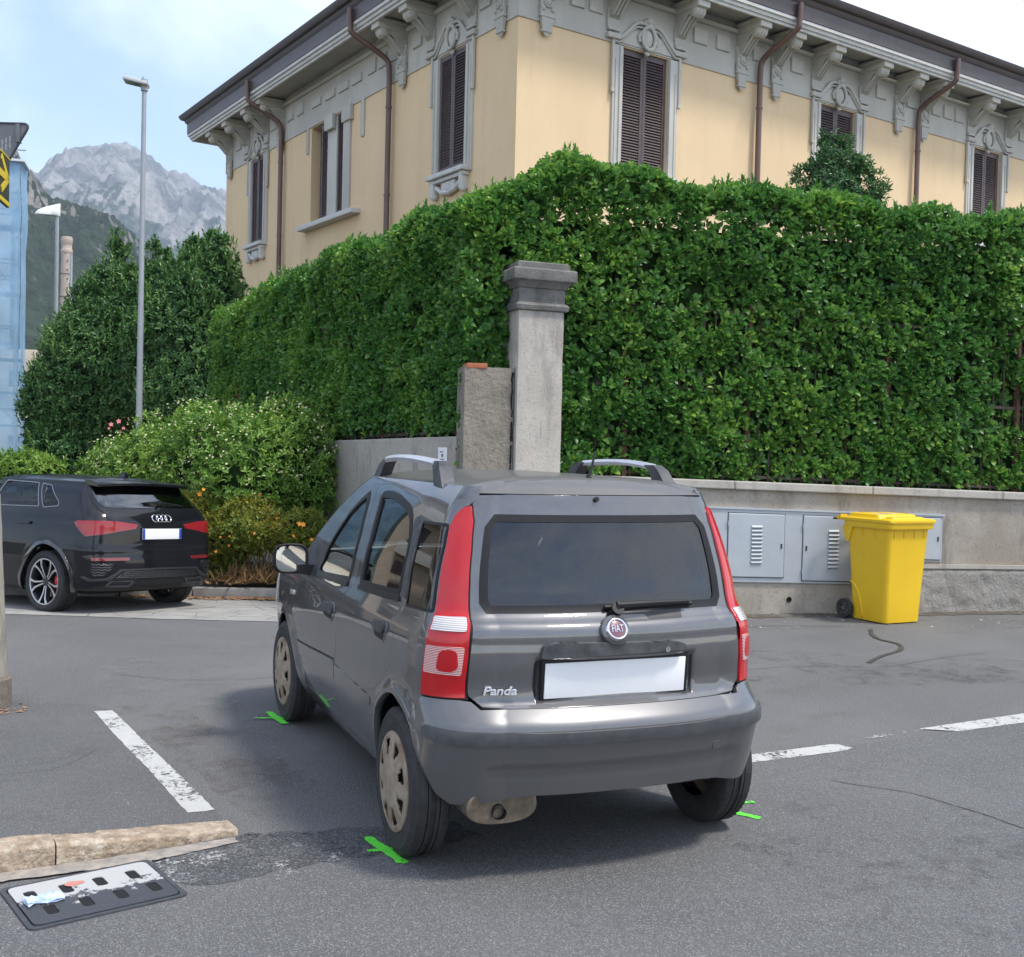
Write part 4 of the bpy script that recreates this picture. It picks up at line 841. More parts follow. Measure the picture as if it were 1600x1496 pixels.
# local x = back, y = left (since right = -y)
def lump(x0,x1,y0,y1,z1,amp,seed):
    V=[];F=[]
    nu_,nz_=20,34
    def face(fn,nu,nv):
        k=len(V)
        for j in range(nv+1):
            for i in range(nu+1):
                p=fn(i/nu,j/nv); q=Vector(p)*7+Vector((seed,0,0)); e=mnoise.fractal(q,1.,2.,5)*amp; V.append(Vector(p)+Vector((-e if p[0]<x0+.01 else 0,e*.6 if p[1]>y1-.01 else (-e*.4 if p[1]<y0+.01 else 0),e*.5 if p[2]>z1-.01 else 0)))
        for j in range(nv):
            for i in range(nu): F.append((k+j*(nu+1)+i,k+j*(nu+1)+i+1,k+(j+1)*(nu+1)+i+1,k+(j+1)*(nu+1)+i))
    face(lambda a,b_:(x0,y1+(y0-y1)*a,b_*z1),nu_,nz_); face(lambda a,b_:(x0+(x1-x0)*(1-a),y1,b_*z1),12,nz_); face(lambda a,b_:(x0+(x1-x0)*b_,y1+(y0-y1)*a,z1),nu_,12); face(lambda a,b_:(x0+(x1-x0)*a,y0,b_*z1),12,nz_)
    return V,F
V,F=lump(0,.36,.0,.475,2.385,.016,4.); mesh('stub_body',V,F,M_STUB,st,angle=60)
G().bbox((.10,.36,2.395),(.22,.20,.05),.008).build('brick',mat('orange_brick',(.42,.14,.06),.85,var=(.30,.10,.05),vscale=20,bump=.3),st,angle=40)
# cracked joint between stub and pillar
cr_=[(-.004,.016+.012*mnoise.noise(Vector((0,0,q*6)))+.008*mnoise.noise(Vector((3,0,q*20))),q) for q in np.linspace(.05,2.36,60)]; wd_=[.006+.010*abs(mnoise.noise(Vector((7,0,q[2]*5)))) for q in cr_]
mesh('joint_crack',[(x,y-w_,z) for (x,y,z),w_ in zip(cr_,wd_)]+[(x,y+w_,z) for (x,y,z),w_ in zip(cr_,wd_)],[(i,i+1,60+i+1,60+i) for i in range(59)],mat('joint_gap',(.012,.011,.010),1.),st)
# left wall running back under the second hedge
LA=Vector((6.05,-1.66,0)); LH=R(9.0); LD=Vector((math.cos(LH),math.sin(LH),0)); LN=Vector((-math.sin(LH),math.cos(LH),0))      # along, towards the road
def Lw(s,z,d=0.): return LA+LD*s+LN*d+UP*z
lw=thing('garden_wall','pale plastered low wall left of the crumbling stub, streaked grey along its top','wall',(0,0,0))
M_LW=concrete('pale_streaked_plaster',(.40,.37,.32),(.33,.305,.265),(.11,.105,.095),.3)
g=G(); Lh=8.6
g.add([Lw(0,-.1,0),Lw(Lh,-.1,0),Lw(Lh,1.58,0),Lw(0,1.735,0),Lw(0,-.1,-.25),Lw(Lh,-.1,-.25),Lw(Lh,1.58,-.25),Lw(0,1.735,-.25)],[(0,1,2,3),(7,6,5,4),(3,2,6,7),(0,3,7,4),(1,5,6,2)]); o=g.build('wall_body',M_LW,lw); bv=o.modifiers.new('bevel','BEVEL'); bv.width=.015; bv.segments=2
np_=thing('wall_notice','small white enamel notice on the pale wall beside the stub','notice',Lw(.35,1.55,.004)); np_.matrix_world=frame(Lw(.38,1.545,.006),-LD,UP,LN)
G().bbox((0,0,0),(.19,.15,.008),.003).build('notice_plate',M_PLATE if 'M_PLATE' in globals() else mat('white_plate',(.8,.8,.8),.35),np_)
g=G()
for x,y,w_,h_ in ((-.02,.03,.06,.012),(.0,-.005,.04,.03),(-.01,-.045,.09,.010)): g.box((x,y,.0052),(w_,h_,.001))
g.build('notice_print',mat('grey_print',(.12,.12,.13),.6),np_)
# iron fences
M_RUST=mat('rusty_iron',(.13,.055,.030),.8,var=(.07,.032,.02),vscale=14,bump=.3,bscale=90); M_IRONF=mat('dark_fence_iron',(.045,.035,.032),.7,var=(.085,.050,.038),vscale=10)
def fence(name,label,fn,s0,s1,base,H,post_at,step=.125,group=None):
    t=thing(name,label,'fence',(0,0,0)); bars=None; n_=int((s1-s0)/step); 
    for i in range(n_+1):
        s=s0+(s1-s0)*i/n_
        if any(abs(s-p)<.05 for p in post_at): continue
        if bars is None: bars=G().cyl((0,0,0),(0,0,H),.009,n=6).build('fence_bar',M_IRONF,t); o=bars
        else: o=link(bpy.data.objects.new('fence_bar',bars.data),t)
        o.location=fn(s,base(s))
    for s in post_at: G().box((0,0,H/2+.05),(.045,.045,H+.1)).build('fence_post',M_RUST,t).location=fn(s,base(s))
    for z in (.045,H*.52,H-.04):
        g=G(); p,q=fn(s0,base(s0)+z),fn(s1,base(s1)+z); d=(q-p); M=Matrix.Translation(p)@d.to_track_quat('X','Z').to_matrix().to_4x4(); g.box((d.length/2,0,0),(d.length,.012,.03),M=M); g.build('fence_rail',M_IRONF,t)
    return t
fence('iron_fence','rusty iron railing buried in the right-hand laurel hedge above the stained wall',lambda s,z:W(s,z,-.13),-1.5,8.5,lambda s:top(s),1.75,[-1.2,.12,1.70,3.30,4.9,6.5])
fence('iron_fence','rusty iron railing buried in the left-hand hedge above the pale wall',lambda s,z:Lw(s,z,-.13),.1,8.4,lambda s:1.735-.018*s,1.45,[.32,2.1,3.9,5.7,7.5])
# hedges
M_LEAF=leaf_mat('laurel_leaf',(.055,.165,.032),(.100,.255,.045),(.25,.42,.065),rough=.38,tr=.4); M_LEAF_N=leaf_mat('young_laurel_leaf',(.11,.26,.035),(.18,.34,.045),(.27,.40,.06),tr=.3)
M_CORE=mat('core_shade',(.018,.042,.012),1.,var=(.028,.048,.016),vscale=9,spec=0.)  # foliage core colour with the inner shade painted in
def hedge_surface(fn,s0,s1,zlo,zhi,T_,n,front_only=.72,bulge=.11,seed=0.):
    """random points over front, top and ends of a clipped hedge; fn(s,z,d) maps to the world, d>0 towards the street"""
    a=RNG.random(n); s=s0+(s1-s0)*RNG.random(n); f=a<front_only; lo=zlo(s); hi=zhi(s); z=np.where(f,lo+(hi-lo)*RNG.random(n),hi); d=np.where(f,0.,-T_*RNG.random(n))
    # rounded shoulder
    up=np.clip((z-hi+.28)/.28,0,1); d=np.where(f,d-.16*up**2.2,d); z=np.where(~f,z-.13*np.clip(1+d/.35,0,1)**2,z)
    P=np.array([tuple(fn(x,y,0.)) for x,y in zip(s,z)]); 
    nf=np.array(fn(0,0,1.))-np.array(fn(0,0,0.)); N=np.where(f[:,None],nf[None]*(1-.6*up[:,None])+np.array([0,0,1.])[None]*.6*up[:,None],np.array([0,0,1.])[None]+nf[None]*.15)
    b=vnoise(np.column_stack([s,z,d]),1.15,seed)*bulge+vnoise(np.column_stack([s,z,d]),3.1,seed+9)*bulge*.62
    P=P+nf[None]*d[:,None]+unit(N)*b[:,None]
    return P,unit(N),s,z,b
def hedge(name,label,fn,s0,s1,zlo,zhi,T_,n,length,m,near,seed,leafpart=300,k=7,width=.50,holes=.80,core=.17):
    t=thing(name,label,'hedge',(0,0,0)); P,N,s,z,b=hedge_surface(fn,s0,s1,zlo,zhi,T_,n,seed=seed)
    ho=vnoise(np.column_stack([s,z,b*0]),2.3,seed+30); keep=(ho<holes*.55+.0)|(RNG.random(n)<.12); P,N=P[keep],N[keep]
    nf=np.array(fn(0,0,1.))-np.array(fn(0,0,0.))
    a=sprigs(P,N,k,length,up=.5); 
    # an inner layer, thinner
    P2,N2,*_=hedge_surface(fn,s0,s1,zlo,zhi,T_,int(n*.75),seed=seed); P2=P2-N2*RNG.uniform(.05,.14,(len(P2),1)); c=sprigs(P2,N2,k,length,up=.4)
    dist=np.linalg.norm(a[0]-np.array(CAM_POS)[None],axis=1)-a[3]*6+RNG.normal(0,.5,len(a[0])); vis=(N.repeat(k,0)*(np.array(CAM_POS)[None]-a[0])).sum(1)>.2; idx=np.argsort(np.where(vis,dist,1e9)+np.abs(RNG.normal(0,near,len(a[0]))))[:leafpart]
    msk=np.ones(len(a[0]),bool); msk[idx]=False
    w=np.full(len(a[0]),width); V,F,sz=leaf_arrays(*[q[msk] for q in a[:3]],a[3][msk],width,LAUREL_V); V2,F2,sz2=leaf_arrays(*c,width,LAUREL_V)
    big_mesh('foliage',np.concatenate([V,V2]),np.concatenate([F,F2+len(V)]),np.concatenate([sz,sz2]),m,t,'stuff')
    leaf_objects(*[q[idx] for q in a[:3]],a[3][idx],width,m,t,tv=LAUREL_V)
    # solid filler box, coloured dark to stand for the shade inside the hedge
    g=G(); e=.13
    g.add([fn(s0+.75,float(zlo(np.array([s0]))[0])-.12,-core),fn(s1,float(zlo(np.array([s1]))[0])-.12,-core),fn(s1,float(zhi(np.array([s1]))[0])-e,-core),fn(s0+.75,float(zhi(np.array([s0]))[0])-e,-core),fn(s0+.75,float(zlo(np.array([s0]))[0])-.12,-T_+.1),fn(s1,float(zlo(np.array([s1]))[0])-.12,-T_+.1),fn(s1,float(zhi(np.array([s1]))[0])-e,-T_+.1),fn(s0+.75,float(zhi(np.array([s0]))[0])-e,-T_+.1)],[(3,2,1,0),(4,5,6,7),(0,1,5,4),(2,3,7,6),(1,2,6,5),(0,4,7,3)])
    g.build('shade_core',M_CORE,t)
    # upright new shoots along the top
    return t
zhiR=lambda s:4.39-.045*np.clip(s,-1.2,9)-.05*np.clip((-1.0-s)/1.,0,1)-.40*np.clip((-1.95-s)/.9,0,1)+.05*np.sin(s*2.3)+.03*np.sin(s*6.1); zloR=lambda s:1.40-.02*s
HR=hedge('laurel_hedge','tall clipped glossy laurel hedge along the street wall right of the pillar',(lambda s,z,d:W(s,z,d-.06)),-2.85,7.6,zloR,zhiR,1.15,7200,(.078,.120),M_LEAF,1.2,2.)
zhiL=lambda s:4.17-.042*s-.10*np.clip((.8-s)/1.0,0,1)+.05*np.sin(s*2.1+1)+.04*np.sin(s*5.3); zloL=lambda s:1.80-.018*s
HL=hedge('laurel_hedge','tall clipped laurel hedge running back along the villa left of the pillar',lambda s,z,d:Lw(s,z,d-.05),.02,8.7,zloL,zhiL,1.15,6600,(.070,.11),M_LEAF,1.5,17.)
# new bright shoots and taller sprigs
def shoots(parent,P,N,m,length,k=6,up=1.2):
    a=sprigs(P,N,k,length,up=up,spread=.62,jit=.25,stem=.10); V,F,sz=leaf_arrays(*a,.36); big_mesh('young_shoots',V,F,sz,m,parent,'stuff')
P,N,s,z,b=hedge_surface(lambda s,z,d:W(s,z,d-.08),-2.0,7.4,zloR,zhiR,1.0,620,front_only=.62,seed=2.); shoots(HR,P+N*.035,N,M_LEAF_N,(.06,.09))
P,N,s,z,b=hedge_surface(lambda s,z,d:Lw(s,z,d-.06),.3,8.5,zloL,zhiL,1.0,520,front_only=.6,seed=17.); shoots(HL,P+N*.035,N,M_LEAF_N,(.06,.09))
P,N,s,z,b=hedge_surface(lambda s,z,d:W(s,z,d-.08),-2.0,7.4,zloR,zhiR,.9,240,front_only=0.,seed=2.); shoots(HR,P+np.array([0,0,1.])*RNG.uniform(.02,.14,(len(P),1)),N,M_LEAF,(.07,.10),8)
P,N,s,z,b=hedge_surface(lambda s,z,d:Lw(s,z,d-.06),.1,8.5,zloL,zhiL,.9,240,front_only=0.,seed=17.); shoots(HL,P+np.array([0,0,1.])*RNG.uniform(.02,.16,(len(P),1)),N,M_LEAF,(.07,.10),8)
# ---------------------------------------------------------------- shrubs and trees
def atp(u,v,D):
    q=rayd(u,v); return np.array(CAM_POS+q*D)
def shrub(name,label,cat,blobs,n,length,m,k=6,width=.4,group=None,up=.5,shell=.35,trunk=None,core=.56,stemm=None,spread=1.0,bottom=.02,extra=None,core_m=None):
    c0=np.array(blobs[0][0]); t=thing(name,label,cat,(float(c0[0]),float(c0[1]),0),group=group); off=np.array([c0[0],c0[1],0])
    P,N=blob_points(blobs,n,shell,bottom); b=vnoise(P,1.6,3.)*.16+vnoise(P,4.,8.)*.07; P=P+N*b[:,None]
    ho=vnoise(P,2.2,40.); keep=(ho<.36)|(RNG.random(len(P))<.3); P,N=P[keep],N[keep]
    P2,N2=blob_points(blobs,int(n*.6),shell,bottom); P2=P2-N2*RNG.uniform(.02,.14,(len(P2),1))
    a=sprigs(np.concatenate([P,P2])-off,np.concatenate([N,N2]),k,length,up=up,spread=spread); V,F,sz=leaf_arrays(*a,width); big_mesh('crown',V,F,sz,m,t,'stuff')
    g=G()  # solid filler blobs, dark colour stands for shade inside the crown
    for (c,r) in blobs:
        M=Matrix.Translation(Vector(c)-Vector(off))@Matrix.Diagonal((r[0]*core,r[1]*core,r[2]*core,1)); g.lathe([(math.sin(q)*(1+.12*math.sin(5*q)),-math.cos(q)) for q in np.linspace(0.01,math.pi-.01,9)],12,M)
    g.build('shade_core',core_m or M_CORE,t,smooth=True)
    if trunk:
        g=G()
        for (x,y,h,r) in trunk: g.tube([(x-off[0],y-off[1],-.05),(x-off[0]+.05*r,y-off[1],h*.4),(x-off[0]-.1*r,y-off[1]+.1*r,h)],[r,r*.8,r*.5],8)
        g.build('trunk',stemm or mat('bark',(.10,.075,.05),.95,var=(.06,.045,.03),vscale=8,bump=.5),t,smooth=True)
    return t,off
def flowers(parent,off,P,N,size,m,name='flower',petals=5):
    V=[];F=[]
    for p,nn in zip(P-off,N):
        nn=Vector(nn)+Vector(RNG.normal(0,.3,3)); nn.normalize(); a=nn.orthogonal().normalized(); b_=nn.cross(a); s=size*RNG.uniform(.7,1.3); k=len(V); V.append(Vector(p)+nn*s*.1)
        for q in range(petals*2): r=s*(1 if q%2==0 else .55); t=math.pi*q/petals; V.append(Vector(p)+(a*math.cos(t)+b_*math.sin(t))*r+nn*(s*.35 if q%2==0 else .1*s))
        F+=[(k,k+1+q,k+1+(q+1)%(petals*2)) for q in range(petals*2)]
    o=mesh(name,V,F,m,parent); o['kind']='stuff'; return o
M_PALE=leaf_mat('privet_leaf',(.100,.220,.032),(.20,.355,.05),(.36,.49,.09),tr=.3); M_YEL_L=leaf_mat('yellowish_leaf',(.10,.17,.020),(.23,.26,.030),(.42,.30,.05),tr=.3); M_EVER=leaf_mat('dark_evergreen_leaf',(.046,.125,.038),(.080,.188,.050),(.145,.27,.068),tr=.15,rough=.5); M_EVERT=leaf_mat('evergreen_tip_leaf',(.075,.175,.042),(.105,.225,.052),(.16,.29,.065),tr=.2)
M_CREAM=mat('cream_blossom',(.52,.52,.27),.8); M_ORANGE=mat('orange_blossom',(.75,.30,.03),.7); M_PINK=mat('pink_blossom',(.62,.20,.20),.7)
B=lambda u,v,D,rx,ry,rz:(tuple(atp(u,v,D)),(rx,ry,rz))
# big pale flowering shrub by the kerb
bl=[B(400,745,13.50,.80,.80,.85),B(325,720,14.10,.80,.8,.78),B(250,740,14.50,.70,.75,.72),B(460,735,13.50,.42,.6,.80),B(180,735,14.90,.46,.5,.45),B(330,830,14.10,1.0,.7,.65),B(455,650,14.00,.30,.4,.30)]
t,off=shrub('flowering_shrub','large pale green rounded shrub covered in cream blossom behind the black car','shrub',bl,4200,(.05,.085),M_PALE,7,.40)
P,N=blob_points(bl,330,.06,.8); sel=N[:,2]>-.1; P,N=P[sel],N[sel]
cl=np.concatenate([P+RNG.normal(0,.035,P.shape)+N*.05 for _ in range(5)]); flowers(t,off,cl,np.tile(N,(5,1)),.0145,M_CREAM,'blossom')
pp=np.concatenate([atp(u,v,13.7)[None]+RNG.normal(0,.04,(2,3)) for u,v in ((172,664),(190,662))]); flowers(t,off,pp,np.tile([[-1,0,.4]],(len(pp),1)),.028,M_PINK,'pink_bloom')
# low orange flowering bush
bl=[B(395,818,12.85,.55,.50,.34),B(345,840,12.85,.34,.40,.36),B(455,828,12.75,.34,.4,.26),B(330,890,12.80,.18,.2,.22),B(315,800,13.05,.26,.3,.26)]
t,off=shrub('flowering_shrub','low yellow green bush dotted with orange flowers at the kerb between the two cars','shrub',bl,2600,(.035,.06),M_YEL_L,7,.42,core=.5,bottom=.1)
P,N=blob_points(bl,16,.05,.3); P=P[N[:,0]<.3]; flowers(t,off,P-np.array([.03,0,0]),np.tile([[-1,.2,.2]],(len(P),1)),.020,M_ORANGE,'orange_bloom')
pp=np.array([atp(u,v,12.15) for u,v in ((468,819),(474,820),(458,838),(487,843),(337,862),(312,772),(292,775),(318,765))]); flowers(t,off,pp,np.tile([[-1,.2,.2]],(len(pp),1)),.026,M_ORANGE,'orange_bloom')
M_GRASSD=leaf_mat('dry_grass_blade',(.36,.22,.10),(.42,.29,.15),(.30,.17,.07),rough=.9,tr=.1,spec=.1)
g0=atp(408,912,12.7); n_=1100; P=np.column_stack([g0[0]+RNG.normal(0,.10,n_)+.05,g0[1]+RNG.normal(0,.20,n_),np.full(n_,.06)]); d=np.column_stack([RNG.normal(0,.7,n_),RNG.normal(0,.7,n_),np.abs(RNG.normal(.6,.5,n_))]); V,F,sz=leaf_arrays(P,d,RNG.normal(0,1,(n_,3)),RNG.uniform(.08,.26,n_),.05); o=big_mesh('dry_grass',V,F,sz,M_GRASSD,None,'stuff')
# bare stems under the bush
g=G()
for i in range(46):
    p=Vector(atp(RNG.uniform(355,450),908,12.8)); p.z=.05; g.tube([p,p+Vector((RNG.normal(0,.05),RNG.normal(0,.06),.25)),p+Vector((RNG.normal(0,.12),RNG.normal(0,.15),.62))],[.007,.005,.003],4)
g.build('stems',mat('dry_stem',(.20,.13,.075),.9),t)
t.children[-1].matrix_parent_inverse=t.matrix_world.inverted() if False else Matrix.Translation((-off[0],-off[1],0))
# dark evergreen trees
def evergreen(label,blobs,n,trunk,tips=700):
    t,off=shrub('evergreen_tree',label,'tree',blobs,n,(.085,.135),M_EVER,8,.38,group=None,up=.6,trunk=trunk,core=.66,spread=.9,bottom=.4)
    P,N=blob_points(blobs,tips,.10,1.5); s=N[:,2]>.0; P,N=P[s],N[s]; P=P+N*.14; a=sprigs(P-off,N,9,(.10,.15),up=1.5,spread=.6,stem=.30); V,F,sz=leaf_arrays(*a,.32); big_mesh('new_growth',V,F,sz,M_EVERT,t,'stuff')
    return t,off
bl=[B(165,580,24,1.15,1.3,1.6),B(125,615,24,.9,1.0,1.3),B(180,462,24.2,.55,.6,.80),B(80,650,24,.55,.6,.9),B(210,530,24,.7,.8,1.2),B(138,520,24.2,.50,.6,.6),B(88,530,24.2,.22,.3,.35),B(185,392,24.3,.16,.2,.40),B(155,445,24.3,.15,.2,.28),B(62,600,24,.26,.3,.4),B(48,615,24,.14,.2,.2),B(110,705,23.8,.8,.8,.8),B(205,600,23.8,.9,.9,1.0),B(222,470,23.6,.30,.35,.60),B(205,440,23.8,.20,.25,.40),B(150,480,24,.45,.5,.6),B(235,440,23.5,.22,.25,.45)]
c_=atp(93,690,24); evergreen('broad dark evergreen tree on the left with the tall lamp post in front of it',bl,6600,[(c_[0],c_[1],3.0,.16)])
bl=[B(295,520,23,.85,1.0,1.4),B(258,540,23.2,.65,.8,1.3),B(325,470,23,.50,.7,1.0),B(280,450,23.2,.36,.5,.6),B(300,400,23.3,.15,.2,.42),B(331,392,23,.17,.2,.46),B(262,410,23.3,.10,.12,.35),B(300,620,23,1.1,1.1,1.1),B(342,420,22.8,.26,.3,.75),B(315,400,23,.12,.15,.38),B(243,385,23.3,.07,.08,.16),B(250,450,23.2,.35,.4,.6),B(300,440,23,.45,.5,.6)]
c_=atp(300,700,23); evergreen('dark evergreen tree with pointed shoots between the lamp post and the yellow villa',bl,5600,[(c_[0],c_[1],3.0,.15)])
for u,v,D,h in ((243,358,23.4,.5),(296,360,23.3,.45),(318,352,23.2,.7),(330,345,23,.7),(348,362,22.8,.5),(268,372,23.3,.4),(172,372,24.4,.5),(186,355,24.4,.5),(146,388,24.4,.4)): pass
bl=[B(40,735,22,.6,.6,.42),B(10,730,22,.4,.5,.35),B(72,735,21.5,.4,.4,.35)]
shrub('green_shrub','light green low shrub behind the black car at the left edge','shrub',bl,700,(.08,.13),M_PALE,6,.3)
bl=[B(1300,255,14,.30,.36,.30),B(1292,222,14,.13,.16,.20),B(1318,230,14,.10,.14,.18),B(1342,262,14,.16,.2,.16),B(1262,262,14,.14,.18,.12),B(1362,275,14,.09,.12,.10),B(1244,275,14,.07,.1,.07),B(1380,292,14,.07,.1,.06),B(1300,300,14,.40,.40,.26),B(1345,305,14,.34,.36,.2),B(1262,300,14,.22,.3,.14)]
t,off=shrub('laurel_tree','dark green top of a small tree poking above the hedge before a shuttered window','tree',bl,800,(.055,.085),leaf_mat('bay_leaf',(.035,.100,.034),(.060,.150,.045),(.11,.22,.06)),6,.34,core=.2,bottom=2.,trunk=[(atp(1302,260,14)[0],atp(1302,260,14)[1],5.0,.07)])
# ---------------------------------------------------------------- small grey hatchback in the middle of the junction
def car_paint(name,col,flake=.35,rough=.38,dust=None):
    m=mat(name,col,rough,metal=flake,coat=1.,spec=.1); n,l,b=nodes(m)
    f=noise(m,9,5,.65); g=noise(m,260,2,.5)
    c=mixcol(m,ramp(m,f,.35,.75,0,.14),col,dust or tuple(min(1,q*1.5+.02) for q in col)); l.new(c,b.inputs['Base Color'])
    b.inputs['Coat Roughness'].default_value=.035; b.inputs['Coat IOR'].default_value=1.75
    l.new(ramp(m,f,.3,.8,.010,.022),b.inputs['Coat Roughness'])
    return m
PB=panda_body()
M_GREY=car_paint('grey_metallic_paint',(.098,.098,.102),flake=.45,rough=.42,dust=(.20,.195,.19))
M_BUMP=mat('bumper_grey',(.118,.117,.120),.36,var=(.126,.124,.126),vscale=5,metal=.5,coat=.9)
M_TRIM=mat('worn_black_plastic',(.030,.031,.034),.55,var=(.075,.077,.08),vscale=18,bump=.1,bscale=200)
M_BLACK=mat('black_rubber_trim',(.010,.010,.011),.5,spec=.3)
M_DARK=mat('dark_underside',(.006,.006,.006),.9)
M_TYRE=mat('tyre_rubber',(.016,.016,.017),.75,var=(.035,.034,.033),vscale=25,bump=.2,bscale=300)
M_HUB=mat('dirty_beige_wheel_cover',(.36,.31,.24),.5,var=(.19,.12,.07),vscale=11,bump=.1,bscale=120)
M_RED=mat('red_lamp_lens',(.46,.003,.008),.22,coat=.35); M_CLEAR=mat('clear_lamp_lens',(.62,.57,.55),.15,coat=1.,var=(.80,.76,.72),vscale=30)
M_CHROME=mat('chrome',(.75,.75,.76),.12,metal=1.); M_SILVER=mat('silver_plastic',(.56,.57,.60),.35,metal=.4,var=(.50,.51,.54),vscale=8)
M_PLATE=mat('white_plate',(.80,.80,.80),.35)
M_GLASS=glass_mat('side_glass',(.50,.60,.56),fres=1.75); M_PRIV=glass_mat('dark_rear_glass',(.20,.22,.215),fres=1.7)
M_SEAT=mat('seat_cloth',(.055,.058,.065),.9,var=(.10,.105,.115),vscale=20); M_DASH=mat('dashboard_plastic',(.05,.052,.056),.7)
def lens_stripes(name,a,b_,freq):
    m=mat(name,a,.16,coat=1.); n,l,b=nodes(m); w=n.new('ShaderNodeTexWave'); w.wave_type='BANDS'; w.bands_direction='Z'; w.inputs['Scale'].default_value=freq
    c=n.new('ShaderNodeTexCoord'); l.new(c.outputs['Object'],w.inputs['Vector']); l.new(mixcol(m,ramp(m,w.outputs['Fac'],.25,.6),a,b_),b.inputs['Base Color']); l.new(bumpn(m,w.outputs['Fac'],.5,.004),b.inputs['Normal']); return m
M_STRIPE=lens_stripes('striped_lamp_lens',(.78,.60,.57),(.50,.10,.10),52)
M_STRIP=mat('grey_rub_strip',(.050,.052,.056),.55,var=(.075,.077,.081),vscale=16,bump=.08,bscale=120)
M_CLEARS=lens_stripes('clear_striped_lens',(.70,.66,.64),(.44,.41,.40),44)
car=thing('small_hatchback_car','dark grey five-door hatchback with red rear lights stopped on the junction','car')
# outlines in (u,z) on the left flank
SEAM_B=[(2.195,.305),(2.185,.52),(2.145,.70),(2.12,.84),(2.03,.93),(1.99,.957),(1.975,1.0),(1.968,1.15),(2.0,1.30),(2.07,1.43)]
RDOOR=spline(SEAM_B,3)+spline([(2.03,1.436),(1.80,1.437),(1.58,1.424),(1.40,1.40),(1.295,1.381),(1.20,1.356)],3)[0:]+[(1.178,1.33),(1.165,1.22),(1.142,1.10),(1.118,.99)]+spline([(1.135,.972),(1.185,.918),(1.205,.817),(1.215,.734),(1.30,.675),(1.41,.622),(1.50,.57),(1.545,.51),(1.585,.40),(1.602,.335),(1.618,.305)],3)
RGLASS=spline([(1.858,.985),(1.85,1.19),(1.895,1.33),(1.93,1.385),(1.85,1.398),(1.66,1.388),(1.485,1.357),(1.372,1.32),(1.28,1.255),(1.238,1.185),(1.228,1.10),(1.243,1.003)],3,True)
RGLASS=rounded([(1.858,.983),(1.85,1.19),(1.895,1.33),(1.935,1.392),(1.80,1.398),(1.66,1.388),(1.485,1.357),(1.372,1.32),(1.28,1.255),(1.238,1.185),(1.228,1.10),(1.243,1.003)],.03,3)
FDOOR=spline(SEAM_B,3)+spline([(2.10,1.431),(2.15,1.427),(2.36,1.405),(2.62,1.362),(2.80,1.295),(2.885,1.19),(2.935,1.05),(2.95,.97),(2.99,.90),(2.995,.82),(2.955,.70),(2.90,.56),(2.865,.42),(2.83,.30)],3)
FGLASS=rounded([(2.76,.938),(2.84,.965),(2.90,1.05),(2.85,1.18),(2.76,1.285),(2.56,1.338),(2.34,1.370),(2.15,1.385),(2.10,1.34),(2.035,1.18),(2.045,1.07),(2.055,.972)],.03,3)
QGLASS=rounded([(1.150,1.308),(.795,1.313),(.786,1.24),(.784,1.09),(.788,.985),(1.10,.976),(1.105,1.05),(1.130,1.20)],.012,3)
LIGHT_OUT=[(.800,.683),(.799,.74),(.797,.80),(.795,.86),(.797,.922),(.780,.970),(.772,.99),(.768,1.095),(.770,1.23),(.778,1.305),(.766,1.350),(.740,1.378)]
LIGHT_IN=[(.712,1.385),(.690,1.33),(.678,1.22),(.672,1.10),(.672,.98),(.674,.85),(.678,.688)]
ARCH_R=spline([(1.455,.27),(1.425,.421),(1.375,.525),(1.252,.606),(1.098,.636),(.990,.610),(.930,.573)],5)
u_f=lambda x:2.15+(x-1)*.767
ARCH_F=[(u_f(2.299+.335*math.cos(t)),.285+.345*math.sin(t)) for t in np.linspace(-.25,math.pi+.25,26)]
BODY=[(.806,.668)]+[(u+.004,z) for u,z in LIGHT_OUT]+[(.716,1.40),(.70,1.425),(.70,1.462),(3.55,1.462),(3.55,1.02),(4.40,1.02),(4.40,.24),(3.9,.21)]+ARCH_F+[(2.86,.195),(1.47,.245)]+ARCH_R
parts=[]
for fl in (False,True):
    L=[BODY,RDOOR,FDOOR,QGLASS]; L=flipu(L) if fl else L; parts.append(skin(PB,L,res=.035,lip=.012))
# roof
def roof_patch():
    us=np.concatenate([np.linspace(-4.40,-.95,110),np.linspace(-.93,.93,90),np.linspace(.95,4.40,110)]); ts=np.linspace(0,1,26)**1.3
    zb=np.where(np.abs(us)<.70,1.437,np.where(np.abs(us)<.76,1.437+(np.abs(us)-.70)/.06*.025,1.462)); zb=np.minimum(zb,np.where(np.abs(us)>3.55,1.452,9)); B=PB.P(us,zb)
    V=[];
    for t in ts:
        sx=.45+.46*np.clip((B[:,0]-.45)/.70,-1,1); q=np.stack([B[:,0]*(1-t)+sx*t,B[:,1]*(1-t),zb+(1.508-zb)*(1-(1-t)**2.9)],-1); V+=list(q)
    n=len(us); F=[(i*n+j,i*n+j+1,(i+1)*n+j+1,(i+1)*n+j) for i in range(len(ts)-1) for j in range(n-1)]
    return V,F
body=merge(parts,'body',M_GREY,car)
V,F=roof_patch(); M_ROOF=car_paint('dusty_roof_paint',(.135,.13,.122),flake=.3,rough=.5,dust=(.17,.16,.145)); M_ROOF.node_tree.nodes['Principled BSDF'].inputs['Coat Weight'].default_value=.35
mesh('roof',V,F,M_ROOF,car,smooth=True)
